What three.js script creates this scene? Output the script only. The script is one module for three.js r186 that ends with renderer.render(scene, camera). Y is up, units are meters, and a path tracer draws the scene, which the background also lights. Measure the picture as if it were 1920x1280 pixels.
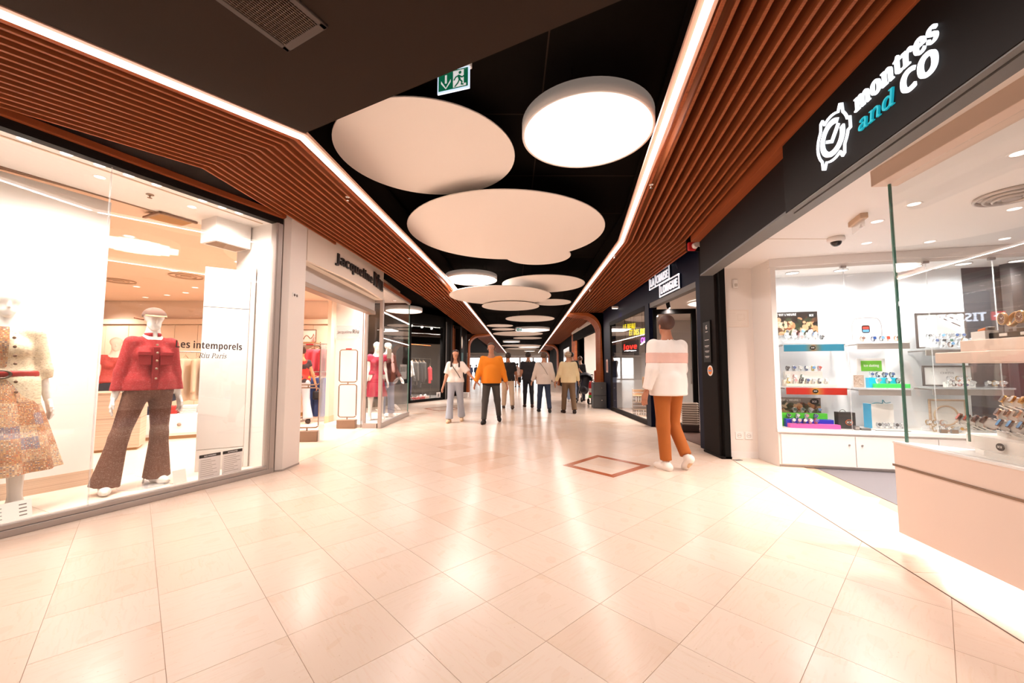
import * as THREE from 'three';
import { RoundedBoxGeometry } from 'three/addons/geometries/RoundedBoxGeometry.js';
import { TextGeometry } from 'three/addons/geometries/TextGeometry.js';
import { mergeGeometries, toCreasedNormals } from 'three/addons/utils/BufferGeometryUtils.js';
import { FontLoader } from 'three/addons/loaders/FontLoader.js';
import { RectAreaLightUniformsLib } from 'three/addons/lights/RectAreaLightUniformsLib.js';
RectAreaLightUniformsLib.init();

// ---------------------------------------------------------------- camera, sky, exposure, light levels
const scene = new THREE.Scene();
const camera = new THREE.PerspectiveCamera(81.17, 1920 / 1280, 0.05, 300);
camera.position.set(0, 1.2, 0);
camera.rotation.x = 0.0695;
scene.background = new THREE.Color(0.97, 0.98, 1.0);
scene.backgroundIntensity = 5.0;
const renderer = new THREE.WebGLRenderer({ antialias: true });
renderer.toneMapping = THREE.LinearToneMapping;
renderer.toneMappingExposure = 0.72;
renderer.shadowMap.enabled = true;
const WARM = new THREE.Color(1, 0.885, 0.82), NEUTRAL = new THREE.Color(1, 0.93, 0.9), PEACH = new THREE.Color(1, 0.81, 0.69);
const LEVEL = { strip: 66, disc: 13, bay: 9.5, riu: 27, watch: 22, chaise: 18, dark: 40, far: 30 };

// ---------------------------------------------------------------- helpers
const V = (x, y, z) => new THREE.Vector3(x, y, z);
const rng = (s) => () => { s = (s + 0x6d2b79f5) | 0; let t = Math.imul(s ^ (s >>> 15), 1 | s); t = (t + Math.imul(t ^ (t >>> 7), 61 | t)) ^ t; return ((t ^ (t >>> 14)) >>> 0) / 4294967296; };
const used = new Map();
const numbered = (n) => { const k = used.get(n) ?? 0; used.set(n, k + 1); return k ? `${n}_${String(k).padStart(3, '0')}` : n; };
const matCache = new Map();
function mat(color, o = {}) {
  const key = JSON.stringify([color, o]);
  if (!matCache.has(key)) {
    const { phys, em, ...rest } = o;
    const m = new (phys ? THREE.MeshPhysicalMaterial : THREE.MeshStandardMaterial)({ color, roughness: 0.6, ...rest });
    if (em) { m.emissive = new THREE.Color(em[0]); m.emissiveIntensity = em[1]; }
    matCache.set(key, m);
  }
  return matCache.get(key);
}
const tmat = (map, o = {}) => new THREE.MeshStandardMaterial({ map, roughness: 0.5, ...o });
function mesh(name, geo, m, parent, x = 0, y = 0, z = 0, ry = 0) {
  const o = new THREE.Mesh(geo, m);
  o.name = name; o.position.set(x, y, z); o.rotation.y = ry; o.castShadow = o.receiveShadow = true;
  if (parent) parent.add(o);
  return o;
}
function tag(o, label, category, group) { o.userData.label = label; o.userData.category = category; if (group) o.userData.group = group; return o; }
function thing(name, label, category, group, x = 0, y = 0, z = 0, ry = 0) {
  const o = new THREE.Group(); o.name = numbered(name); o.position.set(x, y, z); o.rotation.y = ry; scene.add(o);
  return label ? tag(o, label, category, group) : o;
}
function struct(name, label, x = 0, y = 0, z = 0, ry = 0) {
  const o = new THREE.Group(); o.name = numbered(name); o.position.set(x, y, z); o.rotation.y = ry; scene.add(o);
  o.userData.kind = 'structure'; if (label) o.userData.label = label; return o;
}
const pieces = (name, label, F) => ({ add(o) { const s = struct(name, label); if (F) put(s, F, 0, 0, 0); s.add(o); } });   // every wall piece a structure of its own
const box = (w, h, d) => new THREE.BoxGeometry(w, h, d);
const rbox = (w, h, d, r = 0.008) => new RoundedBoxGeometry(w, h, d, 2, Math.min(r, w / 2.02, h / 2.02, d / 2.02));
const bx = (x0, x1, y0, y1, z0, z1) => box(Math.abs(x1 - x0), Math.abs(y1 - y0), Math.abs(z1 - z0)).translate((x0 + x1) / 2, (y0 + y1) / 2, (z0 + z1) / 2);
const rbx = (x0, x1, y0, y1, z0, z1, r = 0.006) => rbox(Math.abs(x1 - x0), Math.abs(y1 - y0), Math.abs(z1 - z0), r).translate((x0 + x1) / 2, (y0 + y1) / 2, (z0 + z1) / 2);
const cyl = (r0, r1, h, n = 20) => new THREE.CylinderGeometry(r0, r1, h, n);
const lathe = (pts, n = 28) => new THREE.LatheGeometry(pts.map(([r, y]) => new THREE.Vector2(r, y)), n);
const merge = (a) => mergeGeometries(a.map((g) => { const q = g.index ? g.toNonIndexed() : g; for (const k of Object.keys(q.attributes)) if (!['position', 'normal', 'uv'].includes(k)) q.deleteAttribute(k); return q; }));
const tube = (pts, r, n = 24, m = 8, closed = false) => new THREE.TubeGeometry(new THREE.CatmullRomCurve3(pts.map((p) => V(...p)), closed, 'catmullrom', 0.3), n, r, m, closed);
// a straight rod between two points
function rod(a, b, r, n = 10) {
  const A = V(...a), B = V(...b), d = B.clone().sub(A), g = cyl(r, r, d.length(), n);
  g.applyQuaternion(new THREE.Quaternion().setFromUnitVectors(V(0, 1, 0), d.normalize()));
  return g.translate((a[0] + b[0]) / 2, (a[1] + b[1]) / 2, (a[2] + b[2]) / 2);
}
// prism from a ground outline [[x,z]...] between two heights
function prism(pts, y0, y1) {
  const s = new THREE.Shape(pts.map(([x, z]) => new THREE.Vector2(x, -z)));
  return new THREE.ExtrudeGeometry(s, { depth: y1 - y0, bevelEnabled: false }).rotateX(-Math.PI / 2).translate(0, y0, 0);
}
// upright plate with a rounded outline, front at z = d
function plate(w, h, d, r = 0.02, bevel = 0) {
  const s = new THREE.Shape(), x = -w / 2, y = -h / 2; r = Math.min(r, w / 2, h / 2);
  s.moveTo(x + r, y); s.lineTo(x + w - r, y); s.absarc(x + w - r, y + r, r, -Math.PI / 2, 0); s.lineTo(x + w, y + h - r); s.absarc(x + w - r, y + h - r, r, 0, Math.PI / 2);
  s.lineTo(x + r, y + h); s.absarc(x + r, y + h - r, r, Math.PI / 2, Math.PI); s.lineTo(x, y + r); s.absarc(x + r, y + r, r, Math.PI, Math.PI * 1.5);
  return new THREE.ExtrudeGeometry(s, { depth: d, bevelEnabled: bevel > 0, bevelSize: bevel, bevelThickness: bevel, bevelSegments: 2, curveSegments: 8 });
}
// a local frame on the ground: x runs from P to Q, z points out to the left of that run
function frame([px, pz], [qx, qz]) {
  const L = Math.hypot(qx - px, qz - pz), ux = (qx - px) / L, uz = (qz - pz) / L;
  return { a: Math.atan2(-uz, ux), L, p: (x, z = 0) => [px + ux * x - uz * z, pz + uz * x + ux * z] };
}
function put(o, F, x, y, z, ry = 0) { const [X, Z] = F.p(x, z); o.position.set(X, y, Z); o.rotation.y = F.a + ry; return o; }
const canvasTex = (w, h, draw) => { const c = document.createElement('canvas'); c.width = w; c.height = h; const g = c.getContext('2d'); draw(g, w, h); const t = new THREE.CanvasTexture(c); t.colorSpace = THREE.SRGBColorSpace; t.wrapS = t.wrapT = THREE.RepeatWrapping; return t; };
const fonts = {};
for (const n of ['sans_bold', 'sans_regular', 'serif_bold', 'serif_regular']) fonts[n] = await new FontLoader().loadAsync(`fonts/droid/droid_${n}.typeface.json`);
// raised lettering: width w, height of capitals about h, standing on y = 0, x from 0
function text(str, font, h, depth, w, bevel = 0) {
  const g = new TextGeometry(str, { font: fonts[font], size: h, depth, curveSegments: 5, bevelEnabled: bevel > 0, bevelSize: bevel, bevelThickness: bevel, bevelSegments: 1 });
  g.computeBoundingBox(); const b = g.boundingBox; g.translate(-b.min.x, 0, 0);
  if (w) g.scale(w / (b.max.x - b.min.x), 1, 1);
  return g;
}
const skewX = (g, k) => g.applyMatrix4(new THREE.Matrix4().set(1, k, 0, 0, 0, 1, 0, 0, 0, 0, 1, 0, 0, 0, 0, 1));

// ---------------------------------------------------------------- smooth bodies: tapered capsules joined and meshed
// bone: { a, b, r, s, q, capA, capB }: radii r -> s, q flattens depth (z), caps cut the end square
const bone = (a, b, r, s = r, q = 1, o = {}) => ({ a, b, r, s, q, ...o });
function skin(bones, cell = 0.014, k = 70, clip = null) {
  const lo = [1e9, 1e9, 1e9], hi = [-1e9, -1e9, -1e9], pad = cell * 2.5;
  for (const c of bones) for (let i = 0; i < 3; i++) { const R = Math.max(c.r, c.s) + pad + 0.02; lo[i] = Math.min(lo[i], c.a[i] - R, c.b[i] - R); hi[i] = Math.max(hi[i], c.a[i] + R, c.b[i] + R); }
  const n = [0, 1, 2].map((i) => Math.ceil((hi[i] - lo[i]) / cell) + 1), [nx, ny, nz] = n, N = nx * ny * nz, f = new Float32Array(N);
  for (const c of bones) {
    const R = Math.max(c.r, c.s) + 5.5 / k, i0 = [], i1 = [];
    for (let i = 0; i < 3; i++) { i0[i] = Math.max(0, Math.floor((Math.min(c.a[i], c.b[i]) - R - lo[i]) / cell)); i1[i] = Math.min(n[i] - 1, Math.ceil((Math.max(c.a[i], c.b[i]) + R - lo[i]) / cell)); }
    const q = c.q, bxx = c.b[0] - c.a[0], byy = c.b[1] - c.a[1], bzz = (c.b[2] - c.a[2]) / q, bb = Math.max(1e-9, bxx * bxx + byy * byy + bzz * bzz), L = Math.sqrt(bb);
    for (let z = i0[2]; z <= i1[2]; z++) for (let y = i0[1]; y <= i1[1]; y++) for (let x = i0[0]; x <= i1[0]; x++) {
      const px = lo[0] + x * cell - c.a[0], py = lo[1] + y * cell - c.a[1], pz = (lo[2] + z * cell - c.a[2]) / q, u = (px * bxx + py * byy + pz * bzz) / bb, t = u < 0 ? 0 : u > 1 ? 1 : u;
      const dx = px - bxx * t, dy = py - byy * t, dz = pz - bzz * t;
      let d = (Math.sqrt(dx * dx + dy * dy + dz * dz) - (c.r + (c.s - c.r) * t)) * (q < 1 ? 0.5 + q / 2 : 1);
      if (c.capB && u > 1) d = Math.max(d, (u - 1) * L + 0.0); if (c.capA && u < 0) d = Math.max(d, -u * L);
      f[(z * ny + y) * nx + x] += Math.exp(-k * d);
    }
  }
  for (let z = 0, i = 0; z < nz; z++) for (let y = 0; y < ny; y++) for (let x = 0; x < nx; x++, i++) {
    let d = f[i] > 1e-30 ? -Math.log(f[i]) / k : 1; if (clip) d = Math.max(d, clip(lo[0] + x * cell, lo[1] + y * cell, lo[2] + z * cell)); f[i] = d;
  }
  const pos = [], idx = [], at = new Int32Array(N).fill(-1), st = [1, nx, nx * ny];
  for (let z = 0; z < nz - 1; z++) for (let y = 0; y < ny - 1; y++) for (let x = 0; x < nx - 1; x++) {
    const i = (z * ny + y) * nx + x; let m = 0;
    for (let c = 0; c < 8; c++) if (f[i + (c & 1) + ((c >> 1) & 1) * nx + (c >> 2) * st[2]] < 0) m |= 1 << c;
    if (!m || m === 255) continue;
    let sx = 0, sy = 0, sz = 0, cnt = 0;
    for (let c = 0; c < 8; c++) for (let ax = 0; ax < 3; ax++) { const b = 1 << ax; if (c & b) continue; const e = c | b; if (((m >> c) & 1) === ((m >> e) & 1)) continue;
      const fa = f[i + (c & 1) + ((c >> 1) & 1) * nx + (c >> 2) * st[2]], fb = f[i + (e & 1) + ((e >> 1) & 1) * nx + (e >> 2) * st[2]], t = fa / (fa - fb);
      sx += (c & 1) + (ax === 0 ? t : 0); sy += ((c >> 1) & 1) + (ax === 1 ? t : 0); sz += (c >> 2) + (ax === 2 ? t : 0); cnt++; }
    at[i] = pos.length / 3; pos.push(lo[0] + (x + sx / cnt) * cell, lo[1] + (y + sy / cnt) * cell, lo[2] + (z + sz / cnt) * cell);
  }
  for (let z = 1; z < nz - 1; z++) for (let y = 1; y < ny - 1; y++) for (let x = 1; x < nx - 1; x++) {
    const i = (z * ny + y) * nx + x;
    for (let ax = 0; ax < 3; ax++) { const j = i + st[ax]; if (f[i] < 0 === f[j] < 0) continue;
      const u = st[(ax + 1) % 3], v = st[(ax + 2) % 3], A = at[i], B = at[i - u], C = at[i - u - v], D = at[i - v]; if (A < 0 || B < 0 || C < 0 || D < 0) continue;
      if (f[i] < 0) idx.push(A, B, C, A, C, D); else idx.push(A, C, B, A, D, C); }
  }
  const g = new THREE.BufferGeometry(); g.setAttribute('position', new THREE.Float32BufferAttribute(pos, 3)); g.setIndex(idx); g.computeVertexNormals();
  const uv = new Float32Array(pos.length / 3 * 2); for (let i = 0; i < pos.length / 3; i++) { uv[i * 2] = pos[i * 3] + pos[i * 3 + 2] * 0.5; uv[i * 2 + 1] = pos[i * 3 + 1]; }
  g.setAttribute('uv', new THREE.BufferAttribute(uv, 2));
  return g;
}
const mergeIdx = (a) => mergeGeometries(a);
// ---------------------------------------------------------------- surfaces
const stoneTex = canvasTex(1024, 1024, (g, w, h) => {
  const r = rng(11); g.fillStyle = '#f3ebe3'; g.fillRect(0, 0, w, h);
  for (let i = 0; i < 900; i++) { const x = r() * w, y = r() * h, l = 20 + r() * 130; g.strokeStyle = `rgba(${200 + r() * 30},${165 + r() * 30},${125 + r() * 30},${0.02 + r() * 0.06})`; g.lineWidth = 1 + r() * 7; g.beginPath(); g.moveTo(x, y); g.quadraticCurveTo(x + l / 2, y + (r() - 0.5) * 26, x + l, y + (r() - 0.5) * 22); g.stroke(); }
  for (let i = 0; i < 260; i++) { g.fillStyle = `rgba(${150 + r() * 40},${95 + r() * 40},${60 + r() * 30},${0.05 + r() * 0.22})`; g.beginPath(); g.ellipse(r() * w, r() * h, 0.7 + r() * 2.6, 0.5 + r() * 1.6, r() * 3, 0, 7); g.fill(); }
  for (let i = 0; i < 26; i++) { g.fillStyle = `rgba(205,160,115,${0.03 + r() * 0.07})`; g.beginPath(); g.ellipse(r() * w, r() * h, 12 + r() * 60, 8 + r() * 26, r() * 3, 0, 7); g.fill(); }
});
const woodTex = canvasTex(512, 512, (g, w, h) => {
  const r = rng(5); g.fillStyle = '#e6dfda'; g.fillRect(0, 0, w, h);
  for (let i = 0; i < 900; i++) { const y = r() * h; g.strokeStyle = `rgba(${r() < 0.5 ? '70,40,25' : '255,235,215'},${0.03 + r() * 0.1})`; g.lineWidth = 0.5 + r() * 2; g.beginPath(); g.moveTo(0, y); g.bezierCurveTo(w / 3, y + (r() - 0.5) * 8, w * 0.66, y + (r() - 0.5) * 8, w, y); g.stroke(); }
});
const wood = (c, o = {}) => new THREE.MeshPhysicalMaterial({ map: woodTex, color: c, roughness: 0.5, specularIntensity: 0.5, ...o });
const M = {
  white: mat('#f1ebe6', { roughness: 0.55 }), wall: mat('#efe6df', { roughness: 0.8 }), gloss: mat('#f4f0ec', { roughness: 0.22 }), cream: mat('#efe2d4', { roughness: 0.6 }),
  black: mat('#0c0a09', { roughness: 0.6, phys: true, specularIntensity: 0.3 }), ceil: mat('#120d0a', { roughness: 0.95, phys: true, specularIntensity: 0.15 }), soffit: mat('#33271f', { roughness: 0.9, phys: true, specularIntensity: 0.3 }), dark: mat('#181210', { roughness: 0.6, phys: true, specularIntensity: 0.3 }), navy: mat('#0b1028', { roughness: 0.5, phys: true, specularIntensity: 0.35 }),
  steel: mat('#a9a09b', { roughness: 0.35, metalness: 0.7 }), alu: mat('#b8aea8', { roughness: 0.42, metalness: 0.35 }), bronze: mat('#8d7461', { roughness: 0.4, metalness: 0.4 }), chrome: mat('#d8d5d2', { roughness: 0.15, metalness: 1 }),
  glass: mat('#fdfefd', { phys: true, transmission: 1, roughness: 0, thickness: 0, ior: 1.5 }), edge: mat('#5d8f80', { phys: true, transmission: 0.35, roughness: 0.15, thickness: 0 }), acrylic: mat('#fbfcfd', { phys: true, transmission: 0.75, roughness: 0.08, thickness: 0 }),
  slat: wood('#b56b43', { specularIntensity: 0.25 }), trim: wood('#b5643c', { specularIntensity: 0.3 }), arch: wood('#cc7440', { roughness: 0.38 }), tan: wood('#ecd6c0', { roughness: 0.6 }), oak: wood('#caa06c', { roughness: 0.6 }), grey: mat('#6d6a68', { roughness: 0.5 }), bin: mat('#4a4848', { roughness: 0.5 }),
  glow: mat('#ffffff', { em: ['#fff0e6', 2.6] }), rim: mat('#efe2d8', { em: ['#f0d8c8', 0.28] }), lamp: mat('#ffffff', { em: ['#fff3ea', 3.4] }), grout: mat('#b99c86', { roughness: 0.9 }), vinyl: mat('#6f6a6d', { roughness: 0.6 }), red: mat('#c41f23', { roughness: 0.4 }),
};
// a rectangular light lying level and shining down
function areaDown(x, y, z, dx, dz, len, wid, color, I, up = false, parent = scene) {
  const l = new THREE.RectAreaLight(color, I, len, wid), X = V(dx, 0, dz).normalize(), Z = V(0, up ? -1 : 1, 0), Y = Z.clone().cross(X);
  l.quaternion.setFromRotationMatrix(new THREE.Matrix4().makeBasis(X, Y, Z)); l.position.set(x, y, z); parent.add(l); return l;
}
function spot(x, y, z, tx, ty, tz, color, I, ang = 0.8, r = 3) {
  const l = new THREE.SpotLight(color, I, 0, ang, 0.7, 2); l.position.set(x, y, z); l.target.position.set(tx, ty, tz); l.castShadow = true; l.shadow.radius = r; scene.add(l, l.target); return l;
}
function pointLight(x, y, z, color, I, r = 6) { const l = new THREE.PointLight(color, I, 0, 2); l.position.set(x, y, z); l.castShadow = true; l.shadow.radius = r; scene.add(l); return l; }

// ---------------------------------------------------------------- floor: square stone tiles laid on the diagonal
{
  const fl = struct('floor', 'polished beige stone floor laid diagonally');
  mesh('screed', bx(-12.2, 9.2, -0.3, -0.0025, -47.2, 5.2), M.grout, fl);
  const T = 0.412, gap = 0.0022, al = THREE.MathUtils.degToRad(43.2), ax = -Math.sin(al), az = -Math.cos(al), bX = Math.cos(al), bZ = -Math.sin(al), r = rng(3);
  const geos = [], mats = [], ids = new Map();
  for (let k = 0; k < 8; k++) {
    const s = T - gap, g = box(s, 0.016, s).translate(0, -0.008, 0), uv = g.attributes.uv, ou = r(), ov = r(), fl90 = k & 1;
    for (let i = 0; i < uv.count; i++) { const u = uv.getX(i) * 0.34, v = uv.getY(i) * 0.34; uv.setXY(i, ou + (fl90 ? v : u), ov + (fl90 ? u : v)); }
    geos.push(g);
  }
  for (const c of ['#f4e5da', '#f2e2d6', '#f5e7dd', '#f0ddcf', '#f3e4d9', '#ead4c3']) mats.push(tmat(stoneTex, { color: c, roughness: 0.22 }));
  const pick = () => { const t = r(); return t < 0.26 ? 0 : t < 0.48 ? 1 : t < 0.72 ? 2 : t < 0.8 ? 3 : t < 0.97 ? 4 : 5; };
  const list = [];
  for (let i = -8; i < 90; i++) for (let j = -90; j < 90; j++) {
    const right = j >= 4, ja = right ? 0.004 * ((i * 7) % 5 - 2) : 0, jb = right ? 0.17 * (((i * 5) % 7) / 7 - 0.5) * (i % 3 === 0 ? 0 : 1) : 0;
    const ca = 0.01 + (i + 0.5) * T + (right ? 0 : 0.38 * ((((j * 3) % 5) + 5) % 5 === 2 ? 0.3 : 0)), cb = 0.141 + (j + 0.5) * T + (right && j > 4 ? jb * 0 : 0);
    const x = ca * ax + cb * bX, z = ca * az + cb * bZ;
    const lim = z > -4.7 ? -2.79 - (z + 4.751) * 0.457 : -2.85, limL = z < -10.4 && z > -14.3 ? -6 : z < -21 ? -9 : lim;
    if (z > 1.6 || z < -46 || x < limL - 0.2 || x > 3.2 + Math.max(0, -z - 12) * 0.04) continue;
    const n = pick(), k = Math.floor(r() * 8), d = -z + 0.15;
    const px = d > 0.2 ? Math.abs(x / d) : 9, shown = px < 1.33 && d > 1.25 ? 1 / (d * d * Math.hypot(d, x)) : 0;
    list.push({ x, z, n, k, shown });
  }
  list.sort((a, b) => b.shown - a.shown);
  const rest = mats.map(() => []);
  list.forEach((t, i) => {
    if (i < 300) mesh(i ? `tile_${String(i).padStart(3, '0')}` : 'tile', geos[t.k], mats[t.n], fl, t.x, 0, t.z, al);
    else rest[t.n].push(geos[t.k].clone().rotateY(al).translate(t.x, 0, t.z));
  });
  rest.forEach((a, n) => { if (a.length) { const o = mesh(n ? `distant_tiles_${n}` : 'distant_tiles', mergeGeometries(a), mats[n], fl); o.userData.kind = 'stuff'; } });
  // threshold, shop floor and apron are laid level with it
  const s = struct('shop_floor', 'pale stone floor inside the clothes shop');
  mesh('slab', prism([[-2.78, -5.0], [-2.68, -7.0], [-2.72, -8.3], [-2.72, -10.4], [-11.8, -10.4], [-11.8, 2], [-5.9, 2], [-3.7, -2.9], [-2.83, -4.75]], -0.01, 0.003), tmat(stoneTex, { color: '#f7e8da', roughness: 0.3 }), s);
  const lineA = (t) => [2.936 - 0.1912 * t, -5.445 + t];
  const ap = struct('shop_floor', 'pale stone apron in front of the watch shop');
  const am = ['#f9ebe0', '#f6e4d6', '#faeee4'].map((c) => tmat(stoneTex, { color: c, roughness: 0.22 }));
  for (let i = 0; i < 12; i++) { const a = i * 0.62 - 0.1, b = a + 0.615, [x0, z0] = lineA(a), [x1, z1] = lineA(b), w0 = 0.74 - a * 0.04, w1 = 0.74 - b * 0.04; mesh(i ? `slab_${String(i).padStart(3, '0')}` : 'slab', prism([[x0 + 0.006, z0], [x0 + w0, z0 + 0.05], [x1 + w1, z1 + 0.05], [x1 + 0.006, z1]], -0.02, 0.0025), am[i % 3], ap); }
  mesh('joint', prism([lineA(-0.1), [lineA(-0.1)[0] + 0.008, -5.545], [lineA(7.2)[0] + 0.008, lineA(7.2)[1]], lineA(7.2)], -0.02, 0.0018), mat('#6a4a38'), ap);
  mesh('vinyl', prism([[3.69, -4.86], [3.41, -3.6], [2.2, 2], [8, 2], [8, -5.4], [3.69, -5.4]], -0.02, 0.002), M.vinyl, ap);
  // inlaid red stone squares
  const diamond = (pts, w) => { const c = [0, 1].map((k) => pts.reduce((s, p) => s + p[k], 0) / 4), sh = new THREE.Shape(pts.map((p) => new THREE.Vector2(p[0], -p[1]))); sh.holes.push(new THREE.Path(pts.map((p) => { const d = Math.hypot(p[0] - c[0], p[1] - c[1]), f = 1 - w * 1.414 / d; return new THREE.Vector2(c[0] + (p[0] - c[0]) * f, -(c[1] + (p[1] - c[1]) * f)); }))); return new THREE.ExtrudeGeometry(sh, { depth: 0.006, bevelEnabled: false }).rotateX(-Math.PI / 2).translate(0, -0.004, 0); };
  const rs = tmat(stoneTex, { color: '#b5623c', roughness: 0.2 });
  tag(mesh(numbered('floor_inlay'), diamond([[0.635, -5.088], [1.195, -5.678], [1.728, -5.06], [1.126, -4.521]], 0.085), rs, scene), 'large red stone diamond outline inlaid in the floor near the walker in ochre trousers', 'floor inlay');
  tag(mesh(numbered('floor_inlay'), diamond([[-2.7, -12.25], [-2.1, -13.0], [-1.5, -12.3], [-2.1, -11.6]], 0.06), rs, scene), 'small red stone diamond outline inlaid in the floor behind the woman in white', 'floor inlay');
  tag(mesh(numbered('floor_trap'), rbx(-0.05, 0.05, 0, 0.006, -0.03, 0.03, 0.002), M.grey, scene, 2.985, 0.002, -5.36, 0.2), 'small grey metal floor trap at the foot of the white pillar', 'floor plate');
}

// ---------------------------------------------------------------- ceiling, soffit, outer walls
const shiftPoly = (pts, off) => pts.map((p, i) => {          // parallel line, positive to the left of travel
  const d = (a, b) => { const l = Math.hypot(b[0] - a[0], b[1] - a[1]); return [(b[0] - a[0]) / l, (b[1] - a[1]) / l]; };
  const u = i ? d(pts[i - 1], p) : d(p, pts[1]), v = i < pts.length - 1 ? d(p, pts[i + 1]) : u, n1 = [u[1], -u[0]], n2 = [v[1], -v[0]], m = [n1[0] + n2[0], n1[1] + n2[1]], k = 2 / (m[0] * m[0] + m[1] * m[1]);
  return [p[0] + m[0] * k * off, p[1] + m[1] * k * off];
});
const ribbon = (pts, o0, o1, y0, y1) => prism([...shiftPoly(pts, o0), ...shiftPoly(pts, o1).reverse()], y0, y1);
const STRIP_L = [[-6.4, 2.26], [-1.679, -3.071], [-1.355, -8.186], [-0.67, -45.3]], STRIP_R = [[0.2, 3.1], [1.604, -5.73], [1.756, -10.391], [3.0, -45.3]];
{
  const c = struct('ceiling', 'dark ceiling above the hanging discs');
  mesh('deck', bx(-12.2, 9.2, 3.6, 3.8, -47.2, 5.2), M.ceil, c);
  for (let z = -2.4, i = 0; z > -40; z -= 1.2, i++) mesh(i ? `joint_${String(i).padStart(3, '0')}` : 'joint', bx(-1.6, 2.6, 3.597, 3.601, z - 0.006, z + 0.006), M.soffit, c);
  mesh('joint_100', bx(0.26, 0.272, 3.597, 3.601, -40, -2), M.soffit, c);
  const s = struct('ceiling', 'dark brown dropped ceiling panel over the foreground');
  mesh('panel', prism([[-6.36, 2.3], [-1.638, -3.035], [-1.61, -3.02], [0.93, -1.7], [0.16, 3.1]], 3.065, 3.55), M.soffit, s);
  const shell = [['wall_left', -12.2, -12, -47.2, 5.2], ['wall_right', 9, 9.2, -47.2, 5.2], ['wall_back', -12, 9, 5, 5.2]];
  for (const [n, x0, x1, z0, z1] of shell) mesh('panel', bx(x0, x1, 0, 3.6, z0, z1), n === 'wall_back' ? M.wall : M.dark, struct(n));
}
// slatted soffits and light strips
function slatCeiling(P, side, n, pitch, name, label, cutAt) {
  const o = struct('ceiling', label), piece = (pts, off, i) => mesh(i ? `slat_${String(i).padStart(3, '0')}` : 'slat', ribbon(pts, side * off - 0.01, side * off + 0.01, 3.05, 3.26), M.slat, o);
  for (let i = 0; i < n; i++) {
    let pts = P; const off = 0.145 + i * pitch, cut = cutAt?.(i);
    if (cut) { const q = P.slice(0, 2), a = P[1], b = P[2], t = (cut - a[1]) / (b[1] - a[1]); pts = [...q, [a[0] + (b[0] - a[0]) * t, cut]]; }
    piece(pts, off, i);
  }
  mesh('backing', ribbon(P, side * 0.05, side * (0.145 + n * pitch + 0.25), 3.5, 3.53), M.ceil, o);
}
slatCeiling(STRIP_L, 1, 14, 0.0815, 'l', 'reddish wooden slat ceiling over the clothes shop side', (i) => (i === 13 ? -4.9 : i === 12 ? -5.75 : i === 11 ? -10.2 : 0));
slatCeiling(STRIP_R, -1, 12, 0.0835, 'r', 'reddish wooden slat ceiling over the watch shop side');
for (const [P, side, label] of [[STRIP_L, 1, 'long bright ceiling light strip bending along the clothes shop side'], [STRIP_R, -1, 'long bright ceiling light strip running along the watch shop side']]) {
  const t = thing('light_strip', label, 'light strip', null);
  mesh('housing', ribbon(P, -0.05, 0.05, 3.06, 3.085), mat('#e2b49c', { roughness: 0.4 }), t); mesh('lip', ribbon(P, side * 0.065, side * 0.085, 3.05, 3.1), M.trim, t);
  mesh('diffuser', ribbon(P, -0.019, 0.019, 3.035, 3.062), M.lamp, t);
  for (let i = 0; i < P.length - 1; i++) {
    const [a, b] = [P[i], P[i + 1]], n = Math.max(1, Math.round(Math.hypot(b[0] - a[0], b[1] - a[1]) / 9));
    for (let k = 0; k < n; k++) { const f = (k + 0.5) / n, L = Math.hypot(b[0] - a[0], b[1] - a[1]) / n; areaDown(a[0] + (b[0] - a[0]) * f, 3.03, a[1] + (b[1] - a[1]) * f, b[0] - a[0], b[1] - a[1], L * 0.99, 0.037, WARM, LEVEL.strip); }
  }
}
{ // edge boards
  const t = struct('trim_1', 'copper wood edge board along the outer side of the right slats');
  mesh('board', ribbon(STRIP_R, -1.125, -1.155, 3.05, 3.26), M.trim, t);
}
// small pendant sprinklers under the slats
[[-1.773, -4.18], [-1.717, -6.57], [-1.769, -10.3], [1.4, -3.89], [1.676, -6.41], [1.812, -9.17]].forEach(([x, z], i) => {
  const L = i < 3, t = thing('sprinkler', `${['nearest', 'middle', 'farthest'][i % 3]} tiny white sprinkler under the ${L ? 'left' : 'right'} wooden slats`, 'sprinkler', null, x, 3.05, z);
  mesh('rosette', lathe([[0, -0.002], [0.02, -0.002], [0.024, 0.004], [0, 0.006]], 14), M.white, t);
  mesh('stem', merge([cyl(0.006, 0.006, 0.035, 8).translate(0, -0.017, 0), cyl(0.014, 0.014, 0.003, 12).translate(0, -0.036, 0)]), M.chrome, t);
});

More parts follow.
